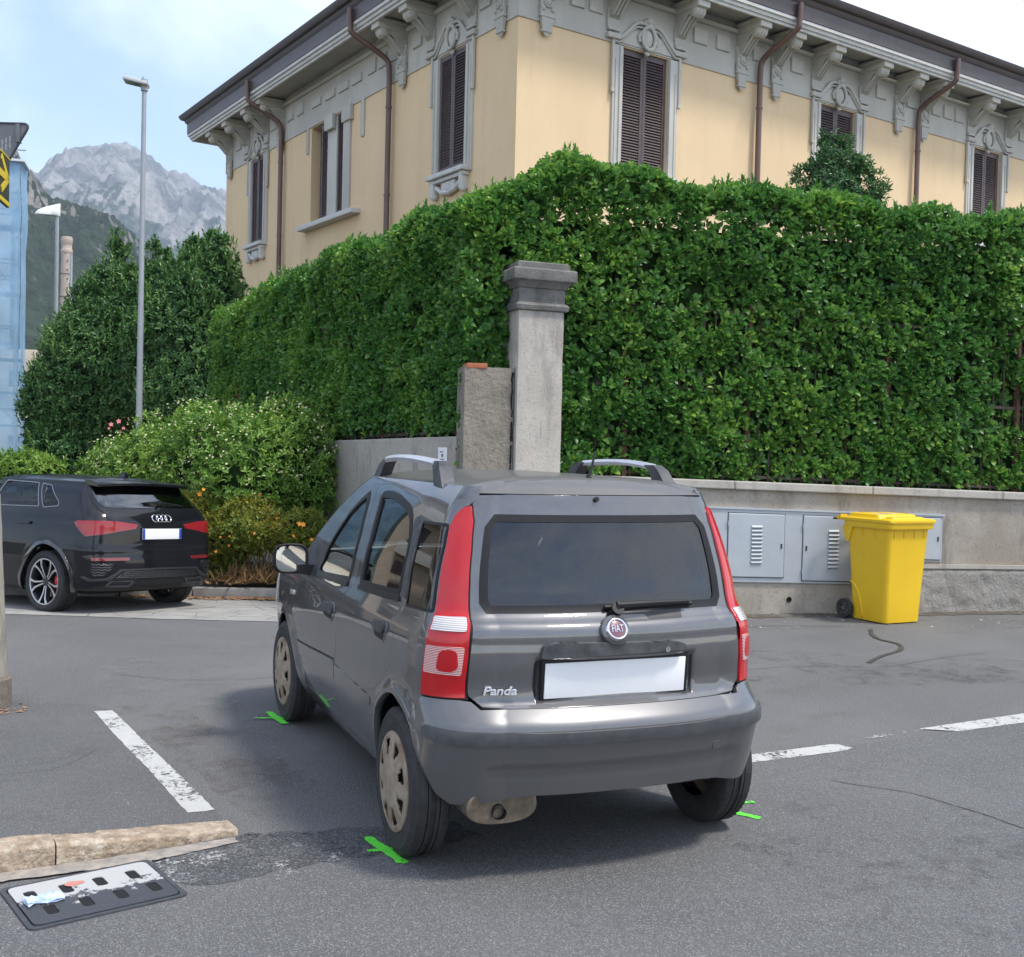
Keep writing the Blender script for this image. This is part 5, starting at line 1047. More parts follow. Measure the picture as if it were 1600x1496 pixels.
# hidden inner shell keeps gaps dark
sh=[(.70,.36),(.70,.95),(3.45,.95),(3.45,.30)]+[(u,z+.012) for u,z in ARCH_F]+[(2.84,.25),(1.5,.27)]+ARCH_R+[(.80,.60),(.76,.36)]
merge([skin(PB,[sh],offset=-.03,lip=0,res=.08),skin(PB,flipu([sh]),offset=-.03,lip=0,res=.08)],'inner_panel',M_DARK,car)
g=G()
for x in (0,2.299):
    for s in (1,-1):
        prof=[(x+.335*math.cos(t),.31+.345*math.sin(t)) for t in np.linspace(.0,math.pi,18)]
        vs=[(a,s*.655,b) for a,b in prof]+[(a,s*.45,b) for a,b in prof]; k=len(prof)
        g.add(vs,[(i,i+1,k+i+1,k+i) for i in range(k-1)]+[tuple(range(k,2*k))])
g.box((1.2,0,.30),(2.9,1.10,.10)); g.box((-.30,0,.38),(.22,1.05,.10)); g.box((1.1,0,.215),(1.4,.10,.08)); g.box((0,0,.25),(.08,1.2,.06)); g.box((1.15,0,.36),(1.55,1.30,.10))
g.build('underbody',M_DARK,car)
def side_part(name,loop,m,parent,fl,**kw): return panel(name,PB,flipu([loop]) if fl else [loop],m,parent,**kw)
def handle(parent,u,z,fl):
    """recessed bowl with a flap"""
    lp=rounded([(u-.10,z+.045),(u+.10,z+.035),(u+.095,z-.045),(u-.08,z-.05)],.05,4); h=side_part('door_handle',lp,M_GREY,parent,fl,offset=.004,lip=.006,res=.02)
    fp=rounded([(u-.085,z+.037),(u+.085,z+.028),(u+.085,z-.008),(u-.078,z-.012)],.03,4); side_part('handle_flap',fp,M_TRIM,parent,fl,offset=.016,lip=.012,res=.02)
    bp=rounded([(u-.075,z-.014),(u+.078,z-.010),(u+.075,z-.034),(u-.06,z-.040)],.03,4); side_part('handle_bowl',bp,M_BLACK,parent,fl,offset=.0055,lip=0,res=.02)
for fl in (False,True):
    s=-1 if fl else 1
    fd=side_part('front_door',inset(FDOOR,.003),M_GREY,car,fl) if False else panel('front_door',PB,(flipu if fl else (lambda q:q))([inset(FDOOR,.003),FGLASS]),M_GREY,car)
    rd=panel('rear_door',PB,(flipu if fl else (lambda q:q))([inset(RDOOR,.003),RGLASS]),M_GREY,car)
    for d,gl in ((fd,FGLASS),(rd,RGLASS)):
        panel('window_seal',PB,(flipu if fl else (lambda q:q))([inset(gl,-.010),inset(gl,.020)]),M_BLACK,d,offset=.003,lip=.010,res=.025)
        side_part('window_glass',inset(gl,.012),M_GLASS,d,fl,offset=-.006,lip=0,res=.05)
    # waist strip below the glass
    side_part('waist_strip',[(2.70,.925),(2.70,.944),(2.05,.970),(2.05,.950)],M_BLACK,fd,fl,offset=.008,lip=.008); side_part('waist_strip',[(1.86,.960),(1.86,.980),(1.22,1.003),(1.20,.983)],M_BLACK,rd,fl,offset=.008,lip=.008)
    handle(fd,2.285,.806,fl); handle(rd,1.405,.850,fl)
    side_part('rub_strip',rounded([(2.888,.520),(2.19,.578),(2.20,.482),(2.88,.458)],.012,2),M_GREY,fd,fl,offset=.004,lip=.004)
    side_part('rub_strip',rounded([(2.18,.563),(1.548,.541),(1.563,.500),(2.19,.482)],.012,2),M_GREY,rd,fl,offset=.004,lip=.004)
    side_part('strip_groove',[(2.888,.529),(2.19,.587),(2.19,.581),(2.888,.523)],M_BLACK,fd,fl,offset=.002,lip=0)
    q=side_part('quarter_window',inset(QGLASS,.004),M_PRIV,car,fl,offset=-.002,lip=.006,res=.05)
    panel('window_seal',PB,(flipu if fl else (lambda q:q))([inset(QGLASS,-.003),inset(QGLASS,.008)]),M_BLACK,q,offset=.002,lip=.006,res=.03)
    # black rubber post between rear door glass and quarter window
    side_part('door_post_trim',[(1.172,1.31),(1.160,1.22),(1.137,1.10),(1.118,1.0),(1.222,1.01),(1.212,1.10),(1.220,1.19),(1.262,1.262),(1.30,1.315),(1.22,1.33)],M_TRIM,rd,fl,offset=.002,lip=.004)
    # tail light
    tl=side_part('tail_light',LIGHT_OUT+LIGHT_IN,M_RED,car,fl,offset=lambda u,z:.010+0*u,lip=.03,res=.03)
    side_part('light_surround',inset(LIGHT_OUT+LIGHT_IN,-.006),M_BLACK,tl,fl,offset=.001,lip=.02,res=.03)
    side_part('reversing_lens',rounded([(.776,.970),(.678,.974),(.681,.928),(.788,.924)],.006,2),M_CLEARS,tl,fl,offset=.0135,lip=.004,res=.02)
    side_part('indicator_lens',rounded([(.790,.872),(.682,.876),(.686,.772),(.791,.770)],.006,2),M_STRIPE,tl,fl,offset=.0135,lip=.004,res=.02)
    side_part('brake_lens',rounded([(.745,.862),(.70,.866),(.694,.80),(.71,.782),(.752,.784)],.02,3),M_RED,tl,fl,offset=.0155,lip=.002,res=.02)
    side_part('side_repeater',rounded([(3.085,.786),(3.0,.792),(2.99,.768),(3.07,.760)],.012,3),M_CLEAR,car,fl,offset=.008,lip=.008,res=.02)
    # plain wheel arch lip (rear)
    lp=ARCH_R+[(.915,.565)]+[(u,z) for u,z in reversed([(1.485,.27),(1.452,.425),(1.395,.54),(1.258,.628),(1.095,.660),(.975,.633),(.925,.592)])]
    side_part('arch_lip',rounded(lp,.004,1),M_GREY,car,fl,offset=.010,lip=.03,res=.03)
windshield=panel('windscreen',PB,[rounded([(3.58,1.04),(3.58,1.44),(4.395,1.44),(4.395,1.04)],.03,3)],M_GLASS,car,offset=-.004,lip=0,res=.06)
mesh('windscreen',*skin(PB,flipu([rounded([(3.58,1.04),(3.58,1.44),(4.395,1.44),(4.395,1.04)],.03,3)]),offset=-.004,lip=0,res=.06)[:2],M_GLASS,windshield,smooth=True)
# bonnet and front are part of the body skin; headlamps
for s in (1,-1): panel('headlight',PB,[[(s*u,z) for u,z in rounded([(3.52,.62),(3.56,.84),(3.86,.80),(3.92,.66)],.05,4)]],M_CLEAR,car,offset=.008,lip=.01)
panel('front_grille',PB,[rounded([(4.0,.66),(4.0,.74),(4.39,.74),(4.39,.66)],.02,2)],M_BLACK,car,offset=.006)
# bumper
def mirror_half(h): return h+[(-u,z) for u,z in reversed(h)]
BUMP=[(.47,.336),(.60,.328),(.668,.308),(.735,.297),(.770,.33),(.800,.39),(.850,.47),(.905,.545),(.926,.568),(.800,.672),(.735,.675),(.692,.677),(.668,.672),(.655,.648)]
def bump_off(u,z):
    a=np.abs(u); st=lambda q:np.clip(q,0,1)**2*(3-2*np.clip(q,0,1))
    groove=-.018*st((.455-z)/.02)*st((z-.395+.012)/.012)*st((.655-a)/.03)        # shallow channel above the lower lip
    tuck=-.020*st((.40-z)/.012)*st((.62-a)/.05)*st((a-.0)/.01+1)
    return groove*.40+.008
bp=panel('rear_bumper',PB,[mirror_half([(q[0],q[1]) for q in BUMP][::1])],M_BUMP,car,offset=bump_off,lip=.03,res=.018)
STR=[(0,.576),(.45,.577),(.60,.582),(.80,.584),(.812,.572),(.806,.545),(.75,.537),(.55,.534),(0,.536)]
panel('bumper_strip',PB,[STR[1:8]+[(-u,z) for u,z in reversed(STR[1:8])]],M_STRIP,bp,offset=.018,lip=.015,res=.025)
panel('bumper_step',PB,[mirror_half([(.60,.642),(.66,.652),(.66,.628),(.60,.620)])],M_TRIM,bp,offset=-.002,lip=.0,res=.04)
panel('towing_cover',PB,[rounded([(-.508,.487),(-.560,.488),(-.566,.453),(-.514,.457)],.008,3)],M_BUMP,bp,offset=.0105,lip=.003,res=.02)
# tailgate
HAT=[(.58,.655),(.645,.662),(.668,.695),(.668,.81),(.665,.95),(.665,1.10),(.672,1.22),(.684,1.32),(.700,1.372),(.712,1.395),(.700,1.428),(.55,1.433)]
GL=[(.615,.998),(.632,1.03),(.634,1.20),(.636,1.31),(.61,1.352)]
def hat_off(u,z):
    a=np.abs(u); st=lambda q:np.clip(q,0,1)**2*(3-2*np.clip(q,0,1))
    rec=-.028*st((.43-u)/.012)*st((u+.43)/.012)*st((.83-z)/.014)*st((z-.672)/.014)          # number plate recess
    shoulder=.006*st((z-.895)/.05)*st((.985-z)/.05)-.0*a
    crown=.005*st((.895-z)/.05)*st((z-.66)/.05)
    return rec+shoulder+crown
ht=panel('tailgate',PB,[mirror_half(HAT),mirror_half(GL)],M_GREY,car,offset=hat_off,lip=.025,res=.0165)
rw=panel('rear_window',PB,[mirror_half(inset(GL,0))],M_PRIV,ht,offset=-.003,lip=0,res=.05)
rg=mirror_half(GL); panel('window_seal',PB,[inset(rg,-.006),inset(rg,.022)],M_BLACK,rw,offset=.002,lip=.006,res=.03)
def on_body(u,z,off=0.):
    p=PB.P(np.array([u]),np.array([z]))[0]; n=PB.N(np.array([u]),np.array([z]))[0]; o=off
    z0=Vector(n).normalized(); x0=Vector((0,0,1)).cross(z0).normalized(); y0=z0.cross(x0)
    return frame(Vector(p)+z0*o,x0,y0,z0)
g=G(); pts=rounded([(-.355,.845),(-.35,.868),(-.30,.880),(.34,.892),(.39,.878),(.405,.836)],.012,3)
panel('handle_strip',PB,[pts],M_TRIM,ht,offset=.030,lip=.045,res=.03)
M=on_body(-.245,.852,.031); G().cyl((0,0,0),(0,0,.004),.011,n=16,M=M).build('lock',M_CHROME,ht,angle=40)
M=on_body(0,.745,-.012); pl=G().bbox((0,0,0),(.60,.135,.008),.003,M=M).build('number_plate',M_PLATE,ht,angle=30)
G().bbox((0,0,-.006),(.63,.160,.010),.004,M=M).build('plate_frame',M_BLACK,pl,angle=30)
# round badge with lettering
M=on_body(.028,.925,.022); bd=G().lathe([(0,.012),(.030,.012),(.034,.010)],32,M).build('badge',mat('badge_red',(.16,.05,.07),.3,coat=1.),ht,smooth=True)
G().lathe([(.033,.004),(.034,.014),(.038,.017),(.043,.014),(.046,.0)],32,M).build('badge_ring',M_CHROME,bd,smooth=True)
G().lathe([(0,.002),(.058,.001),(.060,-.006),(.060,-.03)],32,M).build('badge_base',M_GREY,bd,smooth=True)
text_mesh('badge_lettering','FIAT',.030,.002,M_CHROME,bd,M@Matrix.Translation((0,0,.013)),scale=(.85,1.35,1))
M=on_body(.585,.714,.020); text_mesh('model_lettering','Panda',.046,.003,M_SILVER,ht,M,shear=.25,scale=(1.15,.95,1),bevel=.0015)
# wiper and washer jet
w=G(); P=lambda u,z,o:(on_body(u,z,o)@Vector((0,0,0)))
w.tube([P(.0,.985,.03),P(.0,1.0,.045),P(-.20,1.008,.040),P(-.42,1.012,.028)],[.02,.016,.011,.008],8); w.tube([P(.05,1.004,.014),P(-.45,1.006,.014)],.008,6); w.cyl(P(0,.985,.0),P(0,.985,.05),.025,n=14)
w.build('rear_wiper',M_BLACK,ht,angle=40)
G().cyl(P(.044,1.418,.0),P(.044,1.418,.012),.010,n=12).build('washer_jet',M_BLACK,ht,angle=40)
# roof rails
for s in (1,-1):
    g=G()
    rail=[(x,s*(.505+.030*math.sin((x-.15)/.95*math.pi)),1.535+.024*math.sin((x-.15)/.95*math.pi)) for x in np.linspace(.24,.95,14)]
    rings=[]
    for i,p in enumerate(rail):
        p=Vector(p); rings.append([p+Vector((0,s*a,b)) for a,b in ((-.020,-.010),(.018,-.014),(.026,.002),(.014,.015),(-.016,.015),(-.025,.002))])
    rr=G().loft(rings).build('roof_rail',M_SILVER,car,angle=45)
    for x0,x1,xs in ((.12,.12,.235),(1.10,1.0,.96)):
        a=Vector((x0,s*.520,1.445 if x0<.5 else 1.435)); b=Vector((xs,s*.505,1.535))
        L=[[a+Vector((dx,s*dy,0)) for dx,dy in ((-.055,-.028),(.055,-.028),(.055,.03),(-.055,.03))],[a.lerp(b,.6)+Vector((dx,s*dy,.03)) for dx,dy in ((-.046,-.026),(.046,-.026),(.046,.028),(-.046,.028))],[b+Vector((dx,s*dy,.018)) for dx,dy in ((-.05 if x0<.5 else -.04,-.02),(.04 if x0<.5 else .05,-.02),(.04 if x0<.5 else .05,.022),(-.05 if x0<.5 else -.04,.022))]]
        G().loft(L).build('rail_foot',M_TRIM,rr,angle=50)
a=G(); a.lathe([(.030,-.01),(.026,.012),(.014,.032),(.008,.05),(0,.052)],14,Matrix.Translation((-.13,-.01,1.462))); a.tube([(-.13,-.01,1.50),(-.11,-.035,1.55),(-.08,-.06,1.605)],[.009,.006,.004],6); a.build('roof_aerial',M_BLACK,car,angle=50)
# mirrors
for s in (1,-1):
    c=Vector((1.70,s*.835,1.005)); rings=[]
    for t in np.linspace(0,1,8):
        k=math.sqrt(max(0,1-(t*.96)**2.4)); rings.append([c+Vector((t*.10,s*(.092*k*math.copysign(abs(math.cos(q))**.6,math.cos(q)))+s*(-.02*t),.078*k*math.copysign(abs(math.sin(q))**.6,math.sin(q)))) for q in [2*math.pi*j/28 for j in range(28)]])
    mr=G().loft(rings).build('door_mirror',M_GREY,car,angle=60)
    el=lambda k,dx:[c+Vector((dx,s*.092*k*math.copysign(abs(math.cos(q))**.6,math.cos(q)),.078*k*math.copysign(abs(math.sin(q))**.6,math.sin(q)))) for q in [2*math.pi*j/28 for j in range(28)]]
    G().loft([el(1.0,.004),el(1.03,-.006),el(.99,-.014),el(.86,-.012),el(.85,-.002)],False).build('mirror_frame',M_BLACK,mr,smooth=True)
    mesh('mirror_glass',el(.86,-.004),[tuple(range(28))],mat('mirror_glass',(.85,.87,.88),.02,metal=1.),mr)
    G().loft([[Vector((1.70+a,s*.80,.955+b)) for a,b in ((-.03,-.03),(.05,-.03),(.05,.02),(-.03,.02))],[Vector((1.72+a,s*.715,.945+b)) for a,b in ((-.06,-.03),(.07,-.03),(.07,.03),(-.06,.03))]]).build('mirror_arm',M_BLACK,mr)
# wheels
def tyre_profile(r,rim,w):
    h=w/2; return [(rim,-h*.78),(rim+.012,-h*.92),(rim+(r-rim)*.45,-h),(r-.022,-h*.93),(r-.006,-h*.80),(r,-h*.55),(r,-h*.34),(r-.008,-h*.33),(r-.008,-h*.29),(r,-h*.28),(r,-.010),(r-.008,-.008),(r-.008,.008),(r,.010),(r,h*.28),(r-.008,h*.29),(r-.008,h*.33),(r,h*.34),(r,h*.55),(r-.006,h*.80),(r-.022,h*.93),(r-.034,h*.985),(r-.037,h*.965),(rim+(r-rim)*.45,h),(rim+.012,h*.92),(rim,h*.78)]
def tyre(name,r,rim,w,parent,m,sipes=54):
    g=G(); g.lathe(tyre_profile(r,rim,w),72); 
    for i in range(sipes):
        t=2*math.pi*i/sipes
        for sgn in (-1,1):
            M=Matrix.Rotation(t+(.02*sgn),4,'Z')@Matrix.Translation((r-.0080,0,sgn*w*.30)); g.box((0,0,0),(.014,.020,w*.14),M=M@Matrix.Rotation(.18*sgn,4,'X'))
    return g.build(name,m,parent,angle=35)
def panda_wheel(x,y,s,steer=0.,spin=0.):
    w=bpy.data.objects.new('wheel',None); link(w,car); w.location=(x,y,.289); w.rotation_euler=(0,0,steer); w.empty_display_size=.1
    # wheel local frame: outward = local +Z of the geometry
    T=Matrix.Rotation(-math.pi/2*s,4,'X')@Matrix.Rotation(spin,4,'Z'); g=G()
    t=tyre('tyre',.289,.176,.155,w,M_TYRE); t.matrix_local=T
    g=G(); NP=40
    # domed cover built as sectors with eight openings
    def zz(r): return .072+.016*(1-(r/.19)**2)
    ring=lambda r,dz=0:[Vector((r*math.cos(q),r*math.sin(q),zz(r)+dz)) for q in [2*math.pi*j/96 for j in range(96)]]
    rs=[.006,.035,.045,.075,.092,.105,.135,.152,.166,.180,.188]
    V=[];F=[]
    for r in rs: V+=ring(r)
    V+=ring(.191,-.014); V+=ring(.186,-.05); rs2=len(rs)+2
    for i in range(rs2-1):
        for j in range(96):
            k=(j+1)%96; ph=(j%12); 
            hole=(6<=i<=7 and ph in (1,2,3,4,5,6)) or (i==5 and ph in (2,3,4,5))
            if not hole: F.append((i*96+j,i*96+k,(i+1)*96+k,(i+1)*96+j))
    F.append(tuple(range(96)))
    hc=mesh('wheel_cover',V,F,M_HUB,w,angle=50); hc.matrix_local=T
    so=hc.modifiers.new('thickness','SOLIDIFY'); so.thickness=.008; so.offset=-1
    g=G(); g.lathe([(0,.092),(.024,.092),(.030,.088),(.032,.080)],24)
    for q in range(4): g.cyl((.052*math.cos(q*math.pi/2+.4),.052*math.sin(q*math.pi/2+.4),.070),(.052*math.cos(q*math.pi/2+.4),.052*math.sin(q*math.pi/2+.4),.091),.012,.010,8)
    h=g.build('hub_cap',mat('rusty_hub',(.20,.15,.11),.6,var=(.10,.065,.045),vscale=30),w,angle=40); h.matrix_local=T
    g=G(); g.lathe([(0,.035),(.15,.035),(.165,.05),(.174,.062),(.178,.062)],40); rm=g.build('rim',mat('rusty_steel_rim',(.10,.06,.04),.7,var=(.05,.03,.02),vscale=20),w,smooth=True); rm.matrix_local=T
    return w
for x,y,s,st,sp in ((0,.672,1,0,.12),(0,-.672,-1,0,.3),(2.299,.676,1,R(2.0),.5),(2.299,-.676,-1,R(2.0),.2)): panda_wheel(x,y,s,st,sp)
# exhaust
g=G(); g.tube([(.3,.36,.30),(-.10,.36,.29),(-.30,.36,.275)],.025,12); 
rg=lambda x,k:[Vector((x,.455+.140*k*math.copysign(abs(math.cos(q))**.75,math.cos(q)),.290+.066*k*math.copysign(abs(math.sin(q))**.8,math.sin(q)))) for q in [2*math.pi*j/28 for j in range(28)]]
ex=G().loft([rg(-.02,.8),rg(-.05,1.),rg(-.40,1.),rg(-.425,1.0),rg(-.430,.95)],True).build('silencer',mat('exhaust_metal',(.26,.22,.17),.45,var=(.12,.09,.065),vscale=12,metal=.6,bump=.2,bscale=40),car,angle=40)
G().tube([(-.38,.470,.285),(-.455,.475,.272)],.026,16,cap=False).build('tail_pipe',M_DARK,ex,smooth=True)
G().lathe([(0,0),(.03,0)],16,Matrix.Translation((-.40,.472,.282))@Matrix.Rotation(math.pi/2,4,'Y')).build('pipe_mouth',M_DARK,ex)
# cabin
def seat(x,y,w=.46,rear=False):
    st=bpy.data.objects.new('seat',None); link(st,car); st.location=(x,y,.42)
    G().bbox((0,0,.10),(.50,w,.16),.04).build('cushion',M_SEAT,st,angle=40)
    M=Matrix.Translation((-.24,0,.16))@Matrix.Rotation(R(-14),4,'Y'); G().bbox((0,0,.28),(.12,w,.58),.05,M=M).build('backrest',M_SEAT,st,angle=40)
    G().bbox((0.0,0,.68),(.09,.24,.15),.04,M=M).build('headrest',M_SEAT,st,angle=40)
seat(1.15,.32); seat(1.15,-.32); seat(.35,.30,.55); seat(.35,-.30,.55)
d=G(); d.bbox((1.78,0,.86),(.46,1.20,.22),.06); d.bbox((1.62,.32,1.0),(.12,.36,.08),.03); d.bbox((1.50,0,.62),(.34,.24,.46),.04); d.build('dashboard',M_DASH,car,angle=40)
g=G(); M=Matrix.Translation((1.46,.32,.93))@Matrix.Rotation(R(62),4,'Y'); tor=[]
g.tube([M@Vector((.18*math.cos(t),.18*math.sin(t),0)) for t in np.linspace(0,2*math.pi,33)],.016,8,cap=False); g.bbox((0,0,0),(.12,.14,.05),.02,M=M); g.box((0,0,0),(.03,.34,.02),M=M); g.box((.09,0,0),(.17,.03,.02),M=M); g.build('steering_wheel',M_BLACK,car,angle=50)
G().bbox((-.02,0,.74),(.46,1.04,.03),.01).build('parcel_shelf',M_DASH,car)
# ---------------------------------------------------------------- black hatchback parked at the left
AB=sedan_body()
M_BLK=car_paint('black_metallic_paint',(.004,.0045,.007),flake=.0,rough=.5,dust=(.008,.009,.012)); M_BLK.node_tree.nodes['Principled BSDF'].inputs['Coat Weight'].default_value=.45
M_GLOSSB=mat('gloss_black_plastic',(.008,.008,.009),.12,coat=1.); M_SATIN=mat('satin_grey_blade',(.055,.058,.065),.35,metal=.5)
M_DRED=mat('dark_red_lens',(.27,.003,.008),.2,coat=.6); M_SMOKE=mat('smoked_red_lens',(.16,.004,.008),.12,coat=1.)
M_TRIMC=mat('dull_chrome_trim',(.30,.31,.32),.3,metal=.8); M_AGLASS=glass_mat('black_car_glass',(.08,.10,.12),fres=1.35); M_ARW=glass_mat('dark_rear_screen',(.08,.10,.12),fres=2.3); M_ALU=mat('machined_alloy',(.50,.50,.51),.3,metal=.85); M_ALUD=mat('dark_alloy',(.045,.047,.05),.4,metal=.5); M_CALI=mat('red_brake_caliper',(.55,.02,.02),.4)
aud=thing('parked_hatchback','black five-door hatchback with spoked alloy wheel and red rear lights parked at the kerb','car',(7.6484,1.4355,-.0592),.6088,scale=.90); aud.rotation_mode='XYZ'; aud.rotation_euler=(.04,0,.6088)
ARCH_A=spline([(1.735,.20),(1.690,.36),(1.590,.54),(1.440,.695),(1.290,.722),(1.108,.650),(.980,.470),(.915,.25)],5)
uo=AB.uo
AU_F=lambda x:AB.uo+1.2+(x-1.2)/(3.2-1.2)*(2.75-1.2)
ARCH_B=[(AU_F(2.636+.38*math.cos(t)),.325+.385*math.sin(t)) for t in np.linspace(-.25,math.pi+.25,26)]
A_LIGHT=[(.955,.965),(.92,.985),(.68,.992),(.60,.990),(.335,.962),(.365,.918),(.60,.886),(.825,.838),(.90,.90)]
RDA=rounded([(1.62,1.365),(1.515,1.10),(1.505,.93),(1.56,.80),(1.66,.66),(1.74,.52),(1.79,.35),(1.80,.26),(2.42,.26),(2.44,.9),(2.42,1.08),(2.40,1.372)],.02,2)
WINA=rounded([(1.80,1.352),(1.575,1.105),(2.40,1.085),(2.385,1.362)],.02,3); WINF=rounded([(2.44,1.362),(2.455,1.085),(3.25,1.07),(3.20,1.12),(2.98,1.33),(2.80,1.365)],.03,3)
QWA=rounded([(1.735,1.350),(1.50,1.098),(1.265,1.122),(1.275,1.17),(1.515,1.332)],.02,3)
ABODY=[(0,1.375),(.76,1.375),(.76,1.388),(3.25,1.388),(3.85,1.388),(3.85,1.10),(4.55,1.10),(4.55,.24),(4.0,.22)]+ARCH_B+[(AU_F(2.22),.20),(1.76,.215)]+ARCH_A+[(.86,.27),(.0,.27)]
parts=[]
HATA=[(.48,.70),(.57,.755),(.63,.86),(.665,1.0),(.70,1.07),(.755,1.12),(.80,1.25),(.845,1.365)]
for fl in (False,True):
    L=[ABODY,RDA,WINF,QWA]; L=flipu(L) if fl else L; parts.append(skin(AB,L,res=.045,lip=.012,offset=lambda u,z:.006*np.sin(np.clip((z-.55)/.45,0,1)*math.pi)*(np.abs(u)>.5)+.010*np.exp(-((z-.70)/.018)**2)*np.exp(-(np.abs(u)/1.0)**6)))
merge(parts,'body',M_BLK,aud)
def roof_a():
    us=np.concatenate([np.linspace(-4.55,-1.2,90),np.linspace(-1.18,1.18,90),np.linspace(1.2,4.55,90)]); ts=np.linspace(0,1,20)**1.3; zb=np.where(np.abs(us)<.76,1.377,1.388); B=AB.P(us,zb); V=[]
    for t in ts:
        sx=.45+.5*np.clip((B[:,0]-.35)/.75,-1,1); V+=list(np.stack([B[:,0]*(1-t)+sx*t,B[:,1]*(1-t),zb+(1.452-zb)*(1-(1-t)**2.4)],-1))
    n=len(us); return V,[(i*n+j,i*n+j+1,(i+1)*n+j+1,(i+1)*n+j) for i in range(len(ts)-1) for j in range(n-1)]
V,F=roof_a(); mesh('roof',V,F,M_BLK,aud,smooth=True)
pa=lambda name,loops,m,parent,fl=False,**k: panel(name,AB,flipu(loops) if fl else loops,m,parent,**k)
sa=[(.60,.35),(.60,1.05),(3.5,1.0),(3.5,.30)]+[(u,z+.01) for u,z in ARCH_B]+[(AU_F(2.22),.25),(1.78,.26)]+ARCH_A+[(.86,.33)]
merge([skin(AB,[sa],offset=-.04,lip=0,res=.1),skin(AB,flipu([sa]),offset=-.04,lip=0,res=.1)],'inner_panel',M_DARK,aud)
g=G()
for x in (0,2.636):
    for s in (1,-1):
        prof=[(x+.39*math.cos(t),.33+.40*math.sin(t)) for t in np.linspace(0,math.pi,18)]; vs=[(a,s*.80,b) for a,b in prof]+[(a,s*.5,b) for a,b in prof]; k=len(prof); g.add(vs,[(i,i+1,k+i+1,k+i) for i in range(k-1)]+[tuple(range(k,2*k))])
g.box((1.35,0,.28),(3.6,1.3,.12)); g.box((-.40,0,.36),(.5,1.2,.16)); g.build('underbody',M_DARK,aud)
for fl in (False,True):
    rd=pa('rear_door',[inset(RDA,.003),WINA],M_BLK,aud,fl,res=.05); ws=pa('window_glass',[inset(WINA,.004)],M_AGLASS,rd,fl,offset=-.004,lip=0,res=.08); pa('front_window',[inset(WINF,.004)],M_AGLASS,aud,fl,offset=-.004,lip=0,res=.08)
    q=pa('quarter_window',[inset(QWA,.004)],M_AGLASS,aud,fl,offset=-.004,lip=0,res=.08)
    for w_,p_ in ((WINA,rd),(QWA,q)): pa('window_trim',[inset(w_,-.003),inset(w_,.004)],M_TRIMC,p_,fl,offset=.004,lip=.006,res=.05)
    pa('door_handle',[rounded([(1.86,.945),(1.60,.945),(1.61,.915),(1.85,.912)],.012,3)],M_BLK,rd,fl,offset=.022,lip=.018,res=.03)
    pa('wheel_arch_trim',[ARCH_A+[(u,z) for u,z in reversed([(1.775,.20),(1.735,.37),(1.63,.56),(1.465,.735),(1.285,.766),(1.085,.690),(.945,.49),(.875,.25)])]],M_GLOSSB,aud,fl,offset=.007,lip=.03,res=.04)
    pa('tail_light',[A_LIGHT],M_DRED,aud,fl,offset=lambda u,z:.008+.010*np.clip((z-.90)/.08,0,1)*np.clip((np.abs(u)-.45)/.3,0,1),lip=.02,res=.025)
    pa('lamp_edge',[[(.90,.93),(.82,.845),(.60,.893),(.37,.924),(.365,.918),(.60,.882),(.83,.830),(.925,.93)]],M_SMOKE,aud,fl,offset=.014,lip=.006,res=.03)
    pa('rear_reflector',[rounded([(.79,.618),(.445,.620),(.455,.588),(.785,.585)],.006,2)],M_SMOKE,aud,fl,offset=.006,lip=.006)
    VT=[(.785,.558),(.636,.556),(.647,.50),(.70,.44),(.765,.418),(.80,.466)]; vg=pa('side_vent',[VT],M_GLOSSB,aud,fl,offset=.004,lip=.02)
    # honeycomb bars in the vent
    L=[]
    for r_ in range(5):
        z=.545-r_*.026
        pts=[(.64+.02*i,z+(.005 if i%2 else -.005)) for i in range(9)]; pts=[p for p in pts if inside(np.array([p]),[VT])[0]]
        if len(pts)>2: L.append(pts)
    g=G()
    for pts in L:
        P3=[Vector(AB.P(np.array([(-u if fl else u)]),np.array([z]))[0]+AB.N(np.array([(-u if fl else u)]),np.array([z]))[0]*.010) for u,z in pts]; g.tube(P3,.0045,5)
    g.build('vent_mesh',M_SATIN,vg,angle=60)
    bl=pa('bumper_blade',[[(.845,.428),(.79,.396),(.69,.404),(.565,.494),(.30,.500),(.0,.503),(.0,.488),(.30,.486),(.55,.478),(.665,.385),(.80,.375),(.86,.415)]],M_SATIN,aud,fl,offset=.012,lip=.012,res=.03)
    DF=[(0,.482),(.30,.480),(.54,.472),(.615,.408),(.30,.400),(0,.400)]; dg_=pa('diffuser_panel',[DF],M_GLOSSB,aud,fl,offset=.003,lip=.01)
    g=G()
    for r_ in range(4):
        z=.470-r_*.021; pts=[(.006+.026*i,z+(.005 if i%2 else -.005)) for i in range(24)]; pts=[p for p in pts if inside(np.array([p]),[DF])[0]]
        if len(pts)>2: g.tube([Vector(AB.P(np.array([(-u if fl else u)]),np.array([z_]))[0]+AB.N(np.array([(-u if fl else u)]),np.array([z_]))[0]*.008) for u,z_ in pts],.0042,5)
    g.build('diffuser_mesh',M_SATIN,dg_,angle=60)
    ex=pa('exhaust_trim',[rounded([(.69,.318),(.655,.380),(.375,.374),(.43,.312)],.015,3),rounded([(.668,.327),(.642,.369),(.405,.364),(.444,.323)],.012,3)],M_SATIN,aud,fl,offset=.012,lip=.03,res=.03); pa('exhaust_mouth',[rounded([(.668,.327),(.642,.369),(.405,.364),(.444,.323)],.012,3)],M_DARK,ex,fl,offset=-.004,lip=0)
    pa('lower_valance',[[(.0,.392),(.33,.392),(.36,.30),(0,.285)]],M_DARK,aud,fl,offset=.003,lip=.01)
